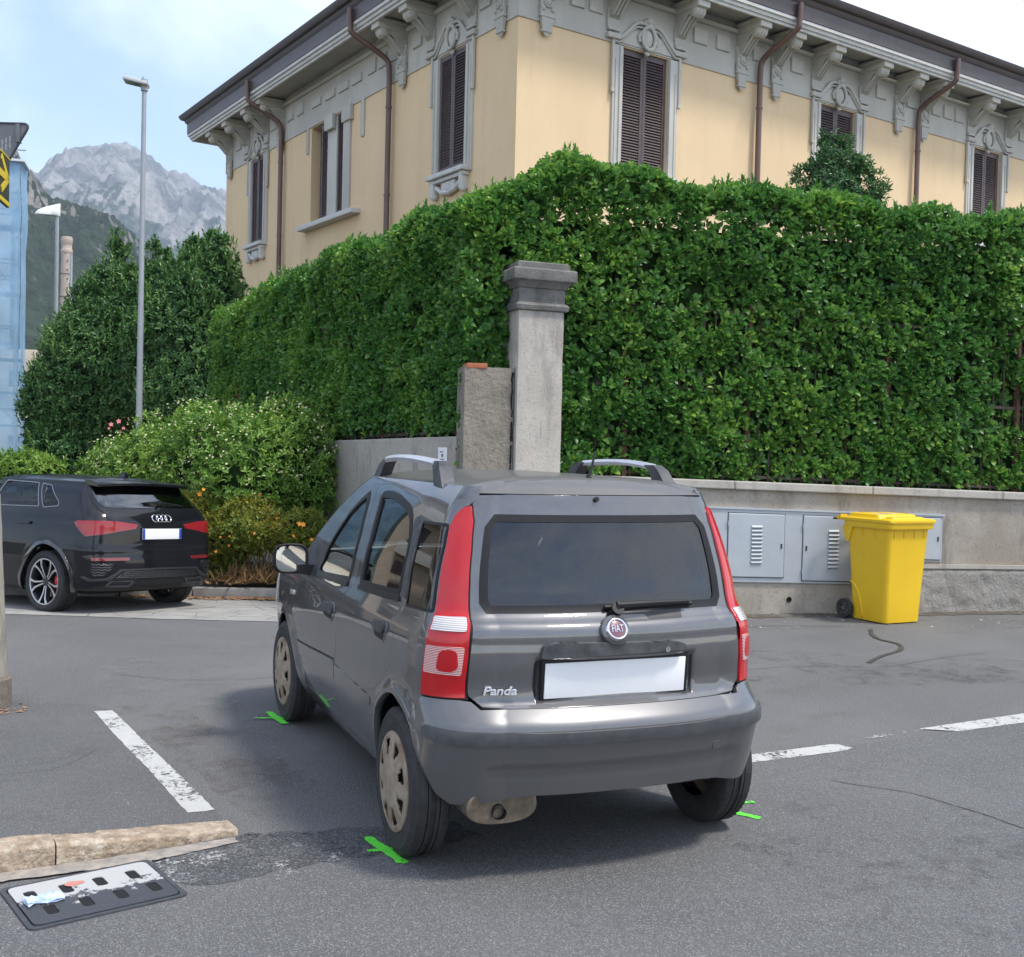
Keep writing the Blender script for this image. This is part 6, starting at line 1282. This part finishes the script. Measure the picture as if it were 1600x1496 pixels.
    pa('headlight',[rounded([(3.45,.72),(3.5,.84),(3.95,.80),(4.0,.70)],.03,3)],M_CLEAR,aud,fl,offset=.006)
hg=[(u,z) for u,z in HATA]; seam=hg+[(-u,z) for u,z in reversed(hg)]
pa('tailgate_seam',[inset(seam,-.0025),inset(seam,.004)],M_DARK,aud,offset=.003,lip=0,res=.04)
RWA=mirror_half([(.70,1.133),(.735,1.20),(.775,1.335),(.70,1.365)]); rwa=pa('rear_window',[rounded(RWA,.04,3)],M_ARW,aud,offset=.003,lip=.004,res=.06)
g=G(); pA=lambda u,z,o:Vector(AB.P(np.array([u]),np.array([z]))[0]+AB.N(np.array([u]),np.array([z]))[0]*o)
g.tube([pA(-.02,1.14,.03),pA(-.08,1.165,.03),pA(-.40,1.15,.02)],[.016,.011,.006],6); g.tube([pA(-.10,1.152,.012),pA(-.46,1.146,.012)],.007,5); g.build('rear_wiper',M_BLACK,aud,angle=50)
def on_a(u,z,off=0.):
    p=AB.P(np.array([u]),np.array([z]))[0]; z0=Vector(AB.N(np.array([u]),np.array([z]))[0]).normalized(); x0=UP.cross(z0).normalized(); return frame(Vector(p)+z0*off,x0,z0.cross(x0),z0)
M=on_a(0,.862,.004); npa=G().bbox((0,0,0),(.52,.112,.008),.003,M=M).build('number_plate',M_PLATE,aud,angle=30); G().bbox((0,0,-.004),(.54,.13,.008),.003,M=M).build('plate_frame',M_BLACK,npa,angle=30)
g=G()
for s in (-1,1): g.box((s*.243,0,.0043),(.033,.108,.001),M=M)
g.build('plate_band',mat('plate_blue',(.02,.06,.35),.4),npa)
g=G(); M=on_a(0,1.022,.012)
for k in range(4): g.tube([M@Vector((-.085+k*.0567+.040*math.cos(t),.040*math.sin(t),0)) for t in np.linspace(0,2*math.pi,29)],.0068,6,cap=False)
g.build('ring_emblem',M_CHROME,aud,smooth=True)
# roof spoiler
rings=[]
for y in np.linspace(-.60,.60,25):
    k=1-(abs(y)/.60)**4*.35; xr_=-.505+.07*(abs(y)/.6)**2
    rings.append([Vector((-.22,y,1.425-.02*(y/.6)**2)),Vector((-.42,y,1.418-.03*(y/.6)**2)),Vector((xr_,y,1.395-.03*(y/.6)**2)),Vector((xr_+.01,y,1.370-.03*(y/.6)**2)),Vector((-.42,y,1.375-.03*(y/.6)**2)),Vector((-.25,y,1.39-.03*(y/.6)**2))])
G().loft(rings).build('roof_spoiler',M_BLK,aud,angle=35)
G().loft([[Vector((-.05,0,1.445))+Vector((a,b_,0)) for a,b_ in ((-.08,-.03),(.08,-.02),(.08,.02),(-.08,.03))],[Vector((-.09,0,1.505))+Vector((a,b_,0)) for a,b_ in ((-.03,-.006),(.02,-.005),(.02,.005),(-.03,.006))]]).build('shark_fin_aerial',M_BLK,aud,angle=40)
# wheels
def alloy(x,y,s,spin):
    w=bpy.data.objects.new('wheel',None); link(w,aud); w.location=(x,y,.325); T_=Matrix.Rotation(-math.pi/2*s,4,'X')@Matrix.Rotation(spin,4,'Z')
    tyre('tyre',.325,.238,.235,w,M_TYRE,64).matrix_local=T_
    g=G(); g.lathe([(.238,-.08),(.225,-.06),(.222,.06),(.236,.098),(.243,.104),(.245,.098),(.243,.085)],64); rm=g.build('rim',M_ALUD,w,smooth=True); rm.matrix_local=T_
    G().lathe([(.231,.0985),(.243,.106),(.246,.100)],64).build('rim_edge',M_ALU,w,smooth=True).matrix_local=T_
    g=G(); gd=G()
    for k in range(5):
        for e in (-1,1):
            a=2*math.pi*k/5; M=Matrix.Rotation(a,4,'Z')
            def sec(r,off,w_,z,th): return [Vector((r,off-w_/2,z-th)),Vector((r,off+w_/2,z-th)),Vector((r,off+w_/2*.85,z)),Vector((r,off-w_/2*.85,z))]
            gd.loft([sec(.035,e*.012,.026,.075,.05),sec(.12,e*.019,.026,.083,.05),sec(.175,e*.030,.032,.092,.045),sec(.236,e*.066,.045,.098,.04)],M=M)
            g.loft([sec(.045,e*.012,.012,.0775,.004),sec(.12,e*.020,.016,.0855,.004),sec(.175,e*.032,.022,.0945,.004),sec(.236,e*.070,.040,.1005,.004)],M=M)
    gd.lathe([(0,.078),(.035,.078),(.06,.066),(.062,.03)],24); gd.build('spoke_back',M_ALUD,w,angle=40).matrix_local=T_; g.build('spoke_face',M_ALU,w,angle=40).matrix_local=T_
    g=G(); g.lathe([(0,.005),(.165,.005),(.168,0),(.165,-.02)],48); g.build('brake_disc',mat('brake_disc',(.32,.31,.30),.35,metal=.9),w,angle=40).matrix_local=T_
    g=G(); g.bbox((-.135,.02,.022),(.075,.17,.05),.015); c_=g.build('brake_caliper',M_CALI,w,angle=40); c_.matrix_local=Matrix.Rotation(-math.pi/2*s,4,'X')@Matrix.Rotation(0 if s>0 else math.pi,4,'Z')
    g=G(); 
    for k in range(5): g.cyl((.045*math.cos(k*1.2566+.6),.045*math.sin(k*1.2566+.6),.065),(.045*math.cos(k*1.2566+.6),.045*math.sin(k*1.2566+.6),.0745),.010,n=8)
    g.build('wheel_bolts',M_DARK,w).matrix_local=T_
alloy(0,.775,1,.25); alloy(0,-.775,-1,.1); alloy(2.636,.775,1,.5); alloy(2.636,-.775,-1,.3)
def seat_a(x,y):
    st=bpy.data.objects.new('seat',None); link(st,aud); st.location=(x,y,.35); G().bbox((0,0,.12),(.5,.48,.16),.04).build('cushion',M_DASH,st,angle=40); G().bbox((0,0,.28),(.12,.46,.62),.05,M=Matrix.Translation((-.26,0,.2))@Matrix.Rotation(R(-14),4,'Y')).build('backrest',M_DASH,st,angle=40)
for x,y in ((1.5,.38),(1.5,-.38),(.6,.36),(.6,-.36)): seat_a(x,y)
pa('windscreen',[rounded([(3.9,1.12),(3.9,1.375),(4.548,1.375),(4.548,1.12)],.03,3)],M_AGLASS,aud,offset=.003,lip=0); pa('windscreen',[rounded([(3.9,1.12),(3.9,1.375),(4.548,1.375),(4.548,1.12)],.03,3)],M_AGLASS,aud,True,offset=.003,lip=0)
for s in (1,-1):
    c=Vector((1.95,s*.98,1.10)); G().loft([[c+Vector((dx,s*.11*k*math.cos(q),.075*k*math.sin(q))) for q in [2*math.pi*j/20 for j in range(20)]] for dx,k in ((0,.9),(.01,1),(.08,.85),(.13,.5))]).build('door_mirror',M_BLK,aud,angle=60)
# ---------------------------------------------------------------- yellow wheelie bin
def gpt(u,v,z=0.):
    d=rayd(u,v); t=(z-CAM_POS.z)/d.z; return CAM_POS+d*t
b0=gpt(1382,977); b1=gpt(1318,964.5); b2=gpt(1427,973.5)
fw=(b0-b1); fw.z=0; fw.normalize(); rt=Vector((fw.y,-fw.x,0))                 # forward (front of the bin) and its right side, which faces the road
if rt.dot(CAM_POS-b0)<0: rt=-rt
binm=thing('wheelie_bin','yellow plastic wheelie bin with closed lid standing against the wall cabinets','bin',b0-rt*.24-fw*.28); BM=frame(b0-rt*.245-fw*.25,fw,-rt,UP); binm.matrix_world=BM
M_YB=mat('yellow_bin_plastic',(.79,.505,.012),.42,var=(.73,.45,.012),vscale=2.5,bump=.06,bscale=60); n,l,b=nodes(M_YB)
src=b.inputs['Base Color'].links[0].from_socket; l.new(mixcol(M_YB,ramp(M_YB,noise(M_YB,16,5,.75,stretch=(1,1,.35)),.60,.78,0,.45),src,(.42,.27,.03)),b.inputs['Base Color'])
def rr(x0,x1,y,z,r=.05): return [Vector((a,b_,z)) for a,b_ in rounded([(x0,-y),(x1,-y),(x1,y),(x0,y)],r,4)]
g=G(); g.loft([rr(-.20,.245,.232,.012),rr(-.205,.248,.234,.03),rr(-.22,.262,.243,.30),rr(-.262,.302,.276,.955),rr(-.264,.304,.278,.965)]).build('bin_body',M_YB,binm,angle=45)
g=G(); g.loft([rr(-.285,.335,.300,.93),rr(-.290,.340,.304,.94),rr(-.290,.340,.304,.985),rr(-.283,.333,.297,.99)]).build('rim',M_YB,binm,angle=40)
g=G()
for y in (-.20,-.07,.07,.20): g.bbox((.292,y,.895),(.03,.012,.10),.004)
for s in (-1,1):
    for x in (-.20,-.05,.12): g.bbox((x,s*.270,.895),(.012,.03,.10),.004)
    g.loft([[Vector((-.30,s*.30,.93)),Vector((-.16,s*.30,.93)),Vector((-.16,s*.27,.93)),Vector((-.30,s*.27,.93))],[Vector((-.26,s*.28,.78)),Vector((-.23,s*.28,.78)),Vector((-.23,s*.26,.78)),Vector((-.26,s*.26,.78))]])
g.build('rim_rib',M_YB,binm,angle=40)
g=G(); g.loft([rr(-.315,.352,.312,.988,.04),rr(-.318,.356,.316,.998,.04),rr(-.318,.354,.316,1.018,.04),rr(-.30,.335,.300,1.030,.04)]); lid=g.build('lid',M_YB,binm,angle=30)
g=G(); g.loft([rr(-.27,.16,.265,1.028,.03),rr(-.255,.135,.250,1.062,.03),rr(-.24,.12,.235,1.068,.03)]); g.loft([rr(.17,.30,.22,1.026,.03),rr(.18,.285,.21,1.044,.03),rr(.19,.275,.20,1.047,.03)]); g.build('lid_panel',M_YB,lid,angle=30)
g=G()
for s in (-1,1): g.loft([[Vector((-.33,s*.25+a,z)) for a,z in ((-.045,1.0),(.045,1.0),(.045,1.045),(-.045,1.045))],[Vector((-.40,s*.25+a,z)) for a,z in ((-.035,.985),(.035,.985),(.035,1.015),(-.035,1.015))]])
g.cyl((-.385,-.30,1.0),(-.385,.30,1.0),.014,n=10); g.build('hinge',M_YB,lid,angle=40); G().cyl((-.385,-.335,1.0),(-.385,.335,1.0),.011,n=10).build('hinge_pin',M_BLACK,lid,angle=40)
g=G(); g.add([(.09,-.245,1.0690),(.27,-.205,1.0490),(.27,.10,1.0490),(.09,.06,1.0690)],[(0,1,2,3)]); 
lab=mesh('paper_label',[(-.02,-.20,1.0695),(.11,-.20,1.0695),(.11,.05,1.0695),(-.02,.05,1.0695)],[(0,1,2,3)],mat('white_paper',(.80,.80,.79),.6),lid)
g=G()
for i in range(5): g.box((.0+.022*i,-.075,1.0700),(.006,.20-.03*(i%2),.0006))
g.build('label_print',mat('grey_print',(.12,.12,.13),.6),lab)
# wheel housings and wheels at the back
for s in (-1,1):
    g=G(); g.tube([(-.225+.17*math.cos(t),s*(.236+.016*math.sin(t)),.02+.36*math.sin(t)) for t in np.linspace(.0,1.5,12)],.009,6); g.build('wheel_housing',M_YB,binm,smooth=True)
    w=bpy.data.objects.new('wheel',None); link(w,binm); w.location=(-.255,s*.275,.100); T_=Matrix.Rotation(-math.pi/2*s,4,'X')
    G().lathe([(.066,-.024),(.094,-.026),(.100,-.018),(.100,.018),(.094,.026),(.066,.024)],36).build('tyre',M_TYRE,w,angle=40).matrix_local=T_
    g=G(); g.lathe([(.068,.02),(.062,.022),(.060,.0),(.068,-.02)],36); g.lathe([(0,.026),(.018,.026),(.022,.02),(.024,.0)],16)
    for k in range(6): g.box((.042,0,.006),(.05,.014,.02),M=Matrix.Rotation(k*math.pi/3,4,'Z'))
    g.build('hub',mat('grey_plastic_hub',(.07,.07,.075),.5),w,angle=40).matrix_local=T_
G().cyl((-.255,-.28,.10),(-.255,.28,.10),.010,n=8).build('axle',M_BLACK,binm)
# ---------------------------------------------------------------- street lamps
M_GALV=mat('galvanised_steel',(.33,.35,.37),.55,metal=.1,var=(.28,.30,.32),vscale=5); M_LAMPG=mat('pale_lamp_housing',(.50,.51,.50),.45); M_LED=mat('lamp_glass',(.12,.125,.13),.15,coat=1.)
def at(u,v,D):
    q=rayd(u,v); return CAM_POS+q*D
p=at(217.5,640,17); top_=at(214.5,142,17); base=Vector((p.x,p.y,0)); hgt=top_.z
lp=thing('street_lamp','tall galvanised street lamp with a flat square head pointing left, standing among the shrubs','street lamp',base)
G().cyl((0,0,0),(0,0,hgt*.52),.050,.043,n=16).build('lamp_post',M_GALV,lp,angle=40); G().cyl((0,0,hgt*.52),(0,0,hgt),.040,.033,n=16).build('upper_post',M_GALV,lp,angle=40)
LM=Matrix.Translation((0,0,hgt))@Matrix.Rotation(R(77),4,'Z')@Matrix.Rotation(R(-10),4,'Y')
hd=G().bbox((.13,0,.06),(.36,.24,.055),.02,M=LM).bbox((.18,0,.092),(.20,.17,.025),.012,M=LM).build('lamp_head',M_LAMPG,lp,angle=40); G().box((.16,0,.030),(.26,.19,.006),M=LM).build('lamp_glass',M_LED,hd); G().cyl((0,0,-.04),(0,0,.13),.052,n=12).bbox((-.03,0,.08),(.08,.08,.06),.015).bbox((.02,.02,.155),(.03,.03,.05),.008).build('head_bracket',M_GALV,lp,angle=40).location=(0,0,hgt)
p=at(87.5,480,41); t2=at(87.0,338,41); l2=thing('street_lamp','white curved-head street lamp on a thin post beside the brick chimney','street lamp',(p.x,p.y,0)); h2=t2.z
G().cyl((0,0,0),(0,0,h2),.085,.065,n=14).build('lamp_post',M_GALV,l2,angle=40)
M2=Matrix.Translation((0,0,h2))@Matrix.Rotation(R(86),4,'Z'); rings=[]
for t in np.linspace(0,1,9):
    w_=.16*math.sqrt(max(.02,1-(t*2-1)**4)); x=-.10+.85*t; hh=.36*(1-t)**.6+.05
    rings.append([Vector((x,w_*math.cos(q),.0+max(0,math.sin(q))*hh*1.1+min(0,math.sin(q))*.03)) for q in [2*math.pi*j/16 for j in range(16)]])
hd=G().loft(rings,M=M2).build('lamp_head',mat('white_lamp_housing',(.68,.69,.66),.4),l2,angle=50); G().bbox((.40,0,-.035),(.62,.22,.03),.01,M=M2).build('lamp_glass',M_LED,hd,angle=40)
p=at(21.5,690,39); t3=at(21.5,372,39); l3=thing('street_lamp','thin street lamp with small double arm in front of the blue scaffold netting','street lamp',(p.x,p.y,0)); h3=t3.z
G().cyl((0,0,0),(0,0,h3),.055,.045,n=12).build('lamp_post',M_GALV,l3,angle=40); M3=Matrix.Translation((0,0,h3))@Matrix.Rotation(R(80),4,'Z'); G().bbox((.16,0,.02),(.36,.16,.05),.015,M=M3).bbox((-.12,0,.02),(.18,.10,.05),.012,M=M3).bbox((0,0,.08),(.12,.12,.14),.02,M=M3).build('lamp_head',M_LAMPG,l3,angle=40)
# ---------------------------------------------------------------- brick chimney, far buildings, scaffold
p=at(103.5,450,150); tz=at(104,371,150).z; ch=thing('brick_chimney','round pale brick factory chimney with iron bands rising behind the dark trees','chimney',(p.x,p.y,0)); M_CH=mat('pale_brick',(.40,.31,.25),.9,var=(.31,.24,.19),vscale=2.2,bump=.3,bscale=6); n,l,b=nodes(M_CH)
br=n.new('ShaderNodeTexBrick'); br.inputs['Scale'].default_value=1.; br.inputs['Color1'].default_value=(.42,.33,.26,1); br.inputs['Color2'].default_value=(.34,.26,.205,1); br.inputs['Mortar'].default_value=(.45,.40,.35,1); br.inputs['Brick Width'].default_value=.5; br.inputs['Row Height'].default_value=.25; br.inputs['Mortar Size'].default_value=.03
tcx=n.new('ShaderNodeTexCoord'); sp=n.new('ShaderNodeSeparateXYZ'); cb_=n.new('ShaderNodeCombineXYZ'); l.new(tcx.outputs['Object'],sp.inputs[0]); l.new(math_node(M_CH,'MULTIPLY',math_node(M_CH,'ARCTAN2',sp.outputs['Y'],sp.outputs['X']),.8),cb_.inputs['X']); l.new(sp.outputs['Z'],cb_.inputs['Y']); l.new(cb_.outputs[0],br.inputs['Vector']); l.new(br.outputs['Color'],b.inputs['Base Color'])
G().cyl((0,0,0),(0,0,tz-2.2),.98,.66,n=28).build('stack',M_CH,ch,angle=50); G().lathe([(.66,tz-2.25),(.74,tz-2.1),(.74,tz-1.7),(.66,tz-1.6),(.66,tz-1.0),(.72,tz-.9),(.74,tz-.3),(.68,tz),(.55,tz),(.5,tz-1)],28).build('chimney_crown',M_CH,ch,angle=50)
g=G()
for z in (tz-5,tz-8,tz-11): g.lathe([(.70+(tz-z)*.012,z),(.74+(tz-z)*.012,z+.05),(.70+(tz-z)*.012,z+.1)],28)
for z in (tz-3.2,tz-4.4,tz-5.6,tz-6.8): g.box((-.74,-.12,z),(.08,.16,.16))
g.build('iron_band',mat('dark_iron',(.05,.04,.035),.8),ch)
mp_=thing('metal_mast','thin pale metal mast beside the brick chimney','mast',(at(111,430,140).x,at(111,430,140).y,0)); hm_=at(111,398,140).z; G().cyl((0,0,0),(0,0,hm_),.18,.16,n=10).build('mast_tube',M_GALV,mp_,angle=40)
# beige office building far left
M_BEI=mat('beige_facade',(.56,.47,.37),.85,var=(.50,.42,.33),vscale=.6); q0=at(66,690,62); bz=lambda v:at(40,v,62).z
ob=thing('office_building','beige office building with dark window bands behind the blue scaffold','building',(q0.x,q0.y,0),R(-14))
g=G(); w_=9.; 
zz=[0,bz(682),bz(648),bz(606),bz(581),bz(547)]
for z0,z1,dx in ((0,zz[1]+.0,.25),(zz[2],zz[2]+1.55,0)): pass
g.box((4,w_/2,bz(547)/2),(7.6,w_-.3,bz(547)-.1)); g.build('wall',mat('office_recess',(.18,.18,.19),.7),ob)
for z0,z1 in ((bz(606),bz(606)-0),): pass
for a,b_ in ((bz(581),bz(547)),(bz(682),bz(606))): G().bbox((0.1,w_/2,(a+b_)/2),(.3,w_,abs(b_-a)),.02).build('parapet_band',M_BEI,ob,angle=30)
for k in range(6):
    f=G().box((.12,.75+k*1.5,(bz(606)+bz(581))/2),(.1,1.38,bz(581)-bz(606)-.02)).build('window',mat('office_window_frame',(.34,.37,.40),.5),ob); G().box((.06,.75+k*1.5,(bz(606)+bz(581))/2),(.05,1.22,bz(581)-bz(606)-.14)).build('pane',mat('office_glass',(.03,.045,.065),.08,coat=1.),f)
for k in range(6):
    f=G().box((.12,.75+k*1.5,bz(700)),(.1,1.38,.5)).build('window',MATS['office_window_frame'],ob)
# building wrapped in scaffold and blue netting
c0=at(27.5,690,34); sz=at(27,256,34).z; sb=thing('scaffolded_building','pale building wrapped in tube scaffolding and light blue netting at the left edge','building',(c0.x,c0.y,0),R(-6)); G().box((3.2,4.2,sz/2-.3),(4.2,6.4,sz-.6)).build('wall',mat('pale_render',(.50,.49,.46),.9,var=(.42,.41,.38),vscale=1),sb)
M_TUBE=mat('scaffold_tube',(.40,.42,.44),.4,metal=.6)
g=G()
for y in (.05,2.0,4.0,6.0,8.): 
    for x in (.12,1.0): g.cyl((x,y,0),(x,y,sz),.03,n=6)
z=2.0
while z<sz+.1:
    for x in (.12,1.0): g.cyl((x,0,z),(x,8,z),.026,n=6); g.cyl((x,0,z+1.0),(x,8,z+1.0),.022,n=6); g.cyl((x,0,z+.5),(x,8,z+.5),.022,n=6)
    for y in (.05,2.0,4.0,6.0): g.cyl((.12,y,z-2+.1),(.12,y+1.95,z),.022,n=6)
    z+=2.
g.build('scaffold_frame',M_TUBE,sb)
z=2.0
while z<sz+.1: G().box((.56,4,z),(.85,8,.05)).build('scaffold_deck',mat('deck_board',(.25,.22,.17),.8),sb); z+=2.
M_NET=mat('blue_netting',(.28,.47,.66),.85,var=(.22,.40,.58),vscale=1.2); n,l,b=nodes(M_NET); al=ramp(M_NET,noise(M_NET,1.3,4,.6),.2,.8,.66,.9); l.new(al,b.inputs['Alpha'])
def net(fn,nx,nz,name):
    V=[fn(i/nx,j/nz) for j in range(nz+1) for i in range(nx+1)]; V=[Vector(v)+Vector((mnoise.noise(Vector(v)*1.1)*.07,mnoise.noise(Vector(v)*.9+Vector((5,0,0)))*.05,0)) for v in V]; mesh(name,V,[(j*(nx+1)+i,j*(nx+1)+i+1,(j+1)*(nx+1)+i+1,(j+1)*(nx+1)+i) for j in range(nz) for i in range(nx)],M_NET,sb,smooth=True)
net(lambda a,c:(.02,8*a,sz*c),60,60,'netting'); net(lambda a,c:(1.3*a,-.02,sz*c),10,60,'netting')
G().box((.5,4,sz+.03),(1.2,8.2,.06)).build('netting_edge',mat('white_net_edge',(.62,.65,.68),.7),sb)
# ---------------------------------------------------------------- sign post at the left edge
pb=gpt(9,1103); post=thing('sign_post','peeling whitish post at the left edge of the footway','post',(pb.x,pb.y+.115,0)); rings=[]
for j in range(61):
    z=3.45*j/60; ln=Vector((0,.042*z,0)); rings.append([Vector((math.cos(t)*(.118-.006*z+.006*mnoise.noise(Vector((math.cos(t)*4,math.sin(t)*4,z*6)))+(.014 if z<1.22+.06*math.sin(t*3) else 0)),math.sin(t)*(.118-.006*z+.006*mnoise.noise(Vector((math.cos(t)*4,math.sin(t)*4,z*6)))+(.014 if z<1.22+.06*math.sin(t*3) else 0)),z))+ln for t in [2*math.pi*k/28 for k in range(28)]])
M_PEEL=mat('peeling_paint',(.36,.33,.28),.85,var=(.22,.195,.16),vscale=12,bump=.7,bscale=30,stretch=(1,1,.4)); n,l,b=nodes(M_PEEL); src=b.inputs['Base Color'].links[0].from_socket; l.new(mixcol(M_PEEL,ramp(M_PEEL,noise(M_PEEL,5,4,.6),.62,.66),src,(.25,.33,.42)),b.inputs['Base Color'])
G().loft(rings).build('post_shaft',M_PEEL,post,smooth=True); G().lathe([(.15,0),(.145,.17),(.125,.19),(.10,.19)],24).build('post_foot',mat('mortar_foot',(.20,.17,.14),.9,var=(.13,.11,.09),vscale=20,bump=.5),post,angle=40)
# back of a triangular give-way sign
sc=at(45,194,6.2); rdir=Vector((_r.x,_r.y,0)).normalized(); SM=frame(sc,rdir,UP,-Vector((_f.x,_f.y,0)).normalized())
M_SB=mat('sign_back_grey',(.13,.135,.145),.55,metal=.3,var=(.17,.172,.18),vscale=6); s_=.90
gs=thing('triangular_sign','dark grey back of a triangular road sign at the top left','road sign',sc); gs.matrix_world=SM
poly=rounded([(.012,.0),(-s_+.012,0),(-s_/2+.012,-s_*.866)],.045,6); g=G(); g.prism(poly,-.006,.006); g.build('sign_plate',M_SB,gs,angle=30)
g=G(); pp=poly+[poly[0]]; g.tube([(x,y,.004) for x,y in pp],.007,6,cap=False); g.build('sign_edge',mat('sign_edge_dark',(.045,.047,.055),.5),gs,smooth=True)
g=G(); 
for i in range(7):
    for j in range(2): g.box((-.10-.021*i,-.085-.035*j-.01*(i%3),.0068),(.007,.03,.0008),M=Matrix.Identity(4))
o=g.build('sign_print',mat('pale_print',(.30,.31,.32),.6),gs)
G().bbox((-.055,-.055,.012),(.022,.10,.012),.003).build('sign_bracket',M_SB,gs,angle=40)
# yellow arrow sign seen at a slant
far=at(15.0,287,5.45); hd_=Vector((rayd(425,690).x,rayd(425,690).y,0)).normalized()
AM=frame(far,hd_,UP,hd_.cross(UP)); ar=thing('arrow_sign','black sign with yellow arrow and yellow border seen at a slant below the triangular sign','road sign',far); ar.matrix_world=AM
hh=.118; Ls=.85
M_AB=mat('black_sign_face',(.020,.028,.022),.4); M_AY=mat('yellow_sign_print',(.62,.47,.03),.4)
G().box((-Ls/2,0,-.008),(Ls,2*hh,.014)).build('sign_plate',M_AB,ar)
g=G(); g.box((-Ls/2,-hh+.012,.0005),(Ls,.020,.004)); g.box((-Ls/2,hh-.006,.0005),(Ls,.006,.004))
def stroke(g,a,b_,w_):
    a,b_=Vector((*a,0)),Vector((*b_,0)); d=b_-a; M=Matrix.Translation((a+b_)/2+Vector((0,0,.0008)))@Matrix.Rotation(math.atan2(d.y,d.x),4,'Z'); g.box((0,0,0),(d.length+w_*.4,w_,.004),M=M)
stroke(g,(-.165,.088),(-.035,.012),.030); stroke(g,(-.035,.012),(-.165,-.062),.030); stroke(g,(-.55,.012),(-.06,.012),.034)
g.build('arrow_print',M_AY,ar)
fc=1

# house across the side street, out of frame but mirrored in the grey car's side windows
hs=thing('house','beige house with balconies mirrored in the side windows of the grey car','building',(26,17,0),R(-62)); G().box((0,0,4.2),(14,9,8.4)).build('wall',M_BEI,hs); G().bbox((0,0,8.5),(15,10,.3),.03).build('roof',M_TILE,hs)
for k in range(4):
    for z in (1.8,4.9):
        f=G().box((-5.1+k*3.4,-4.52,z),(1.2,.1,1.7)).build('window',M_SHUT,hs)
for z in (3.3,6.4): G().bbox((0,-5.1,z),(12,1.2,.16),.02).bbox((0,-5.66,z+.5),(12,.08,.8),.02).build('balcony',M_CORN,hs,angle=40)

# labels and hinges on the cabinets, wear on the bin
for t_ in [o for o in COL.objects if o.get('category')=='meter cabinet']:
    for d_ in [c for c in t_.children if c.name.startswith('cabinet_door')]:
        v=np.array([q.co for q in d_.data.vertices]); lo,hi=v.min(0),v.max(0); side=hi[0]-.012 if (hi[0]+lo[0])/2<.9 and False else lo[0]-.004
        for k in (.16,.84): G().cyl((side,lo[1]+(hi[1]-lo[1])*k-.025,.034),(side,lo[1]+(hi[1]-lo[1])*k+.025,.034),.006,n=8).build('hinge',M_CAB,d_,angle=50)
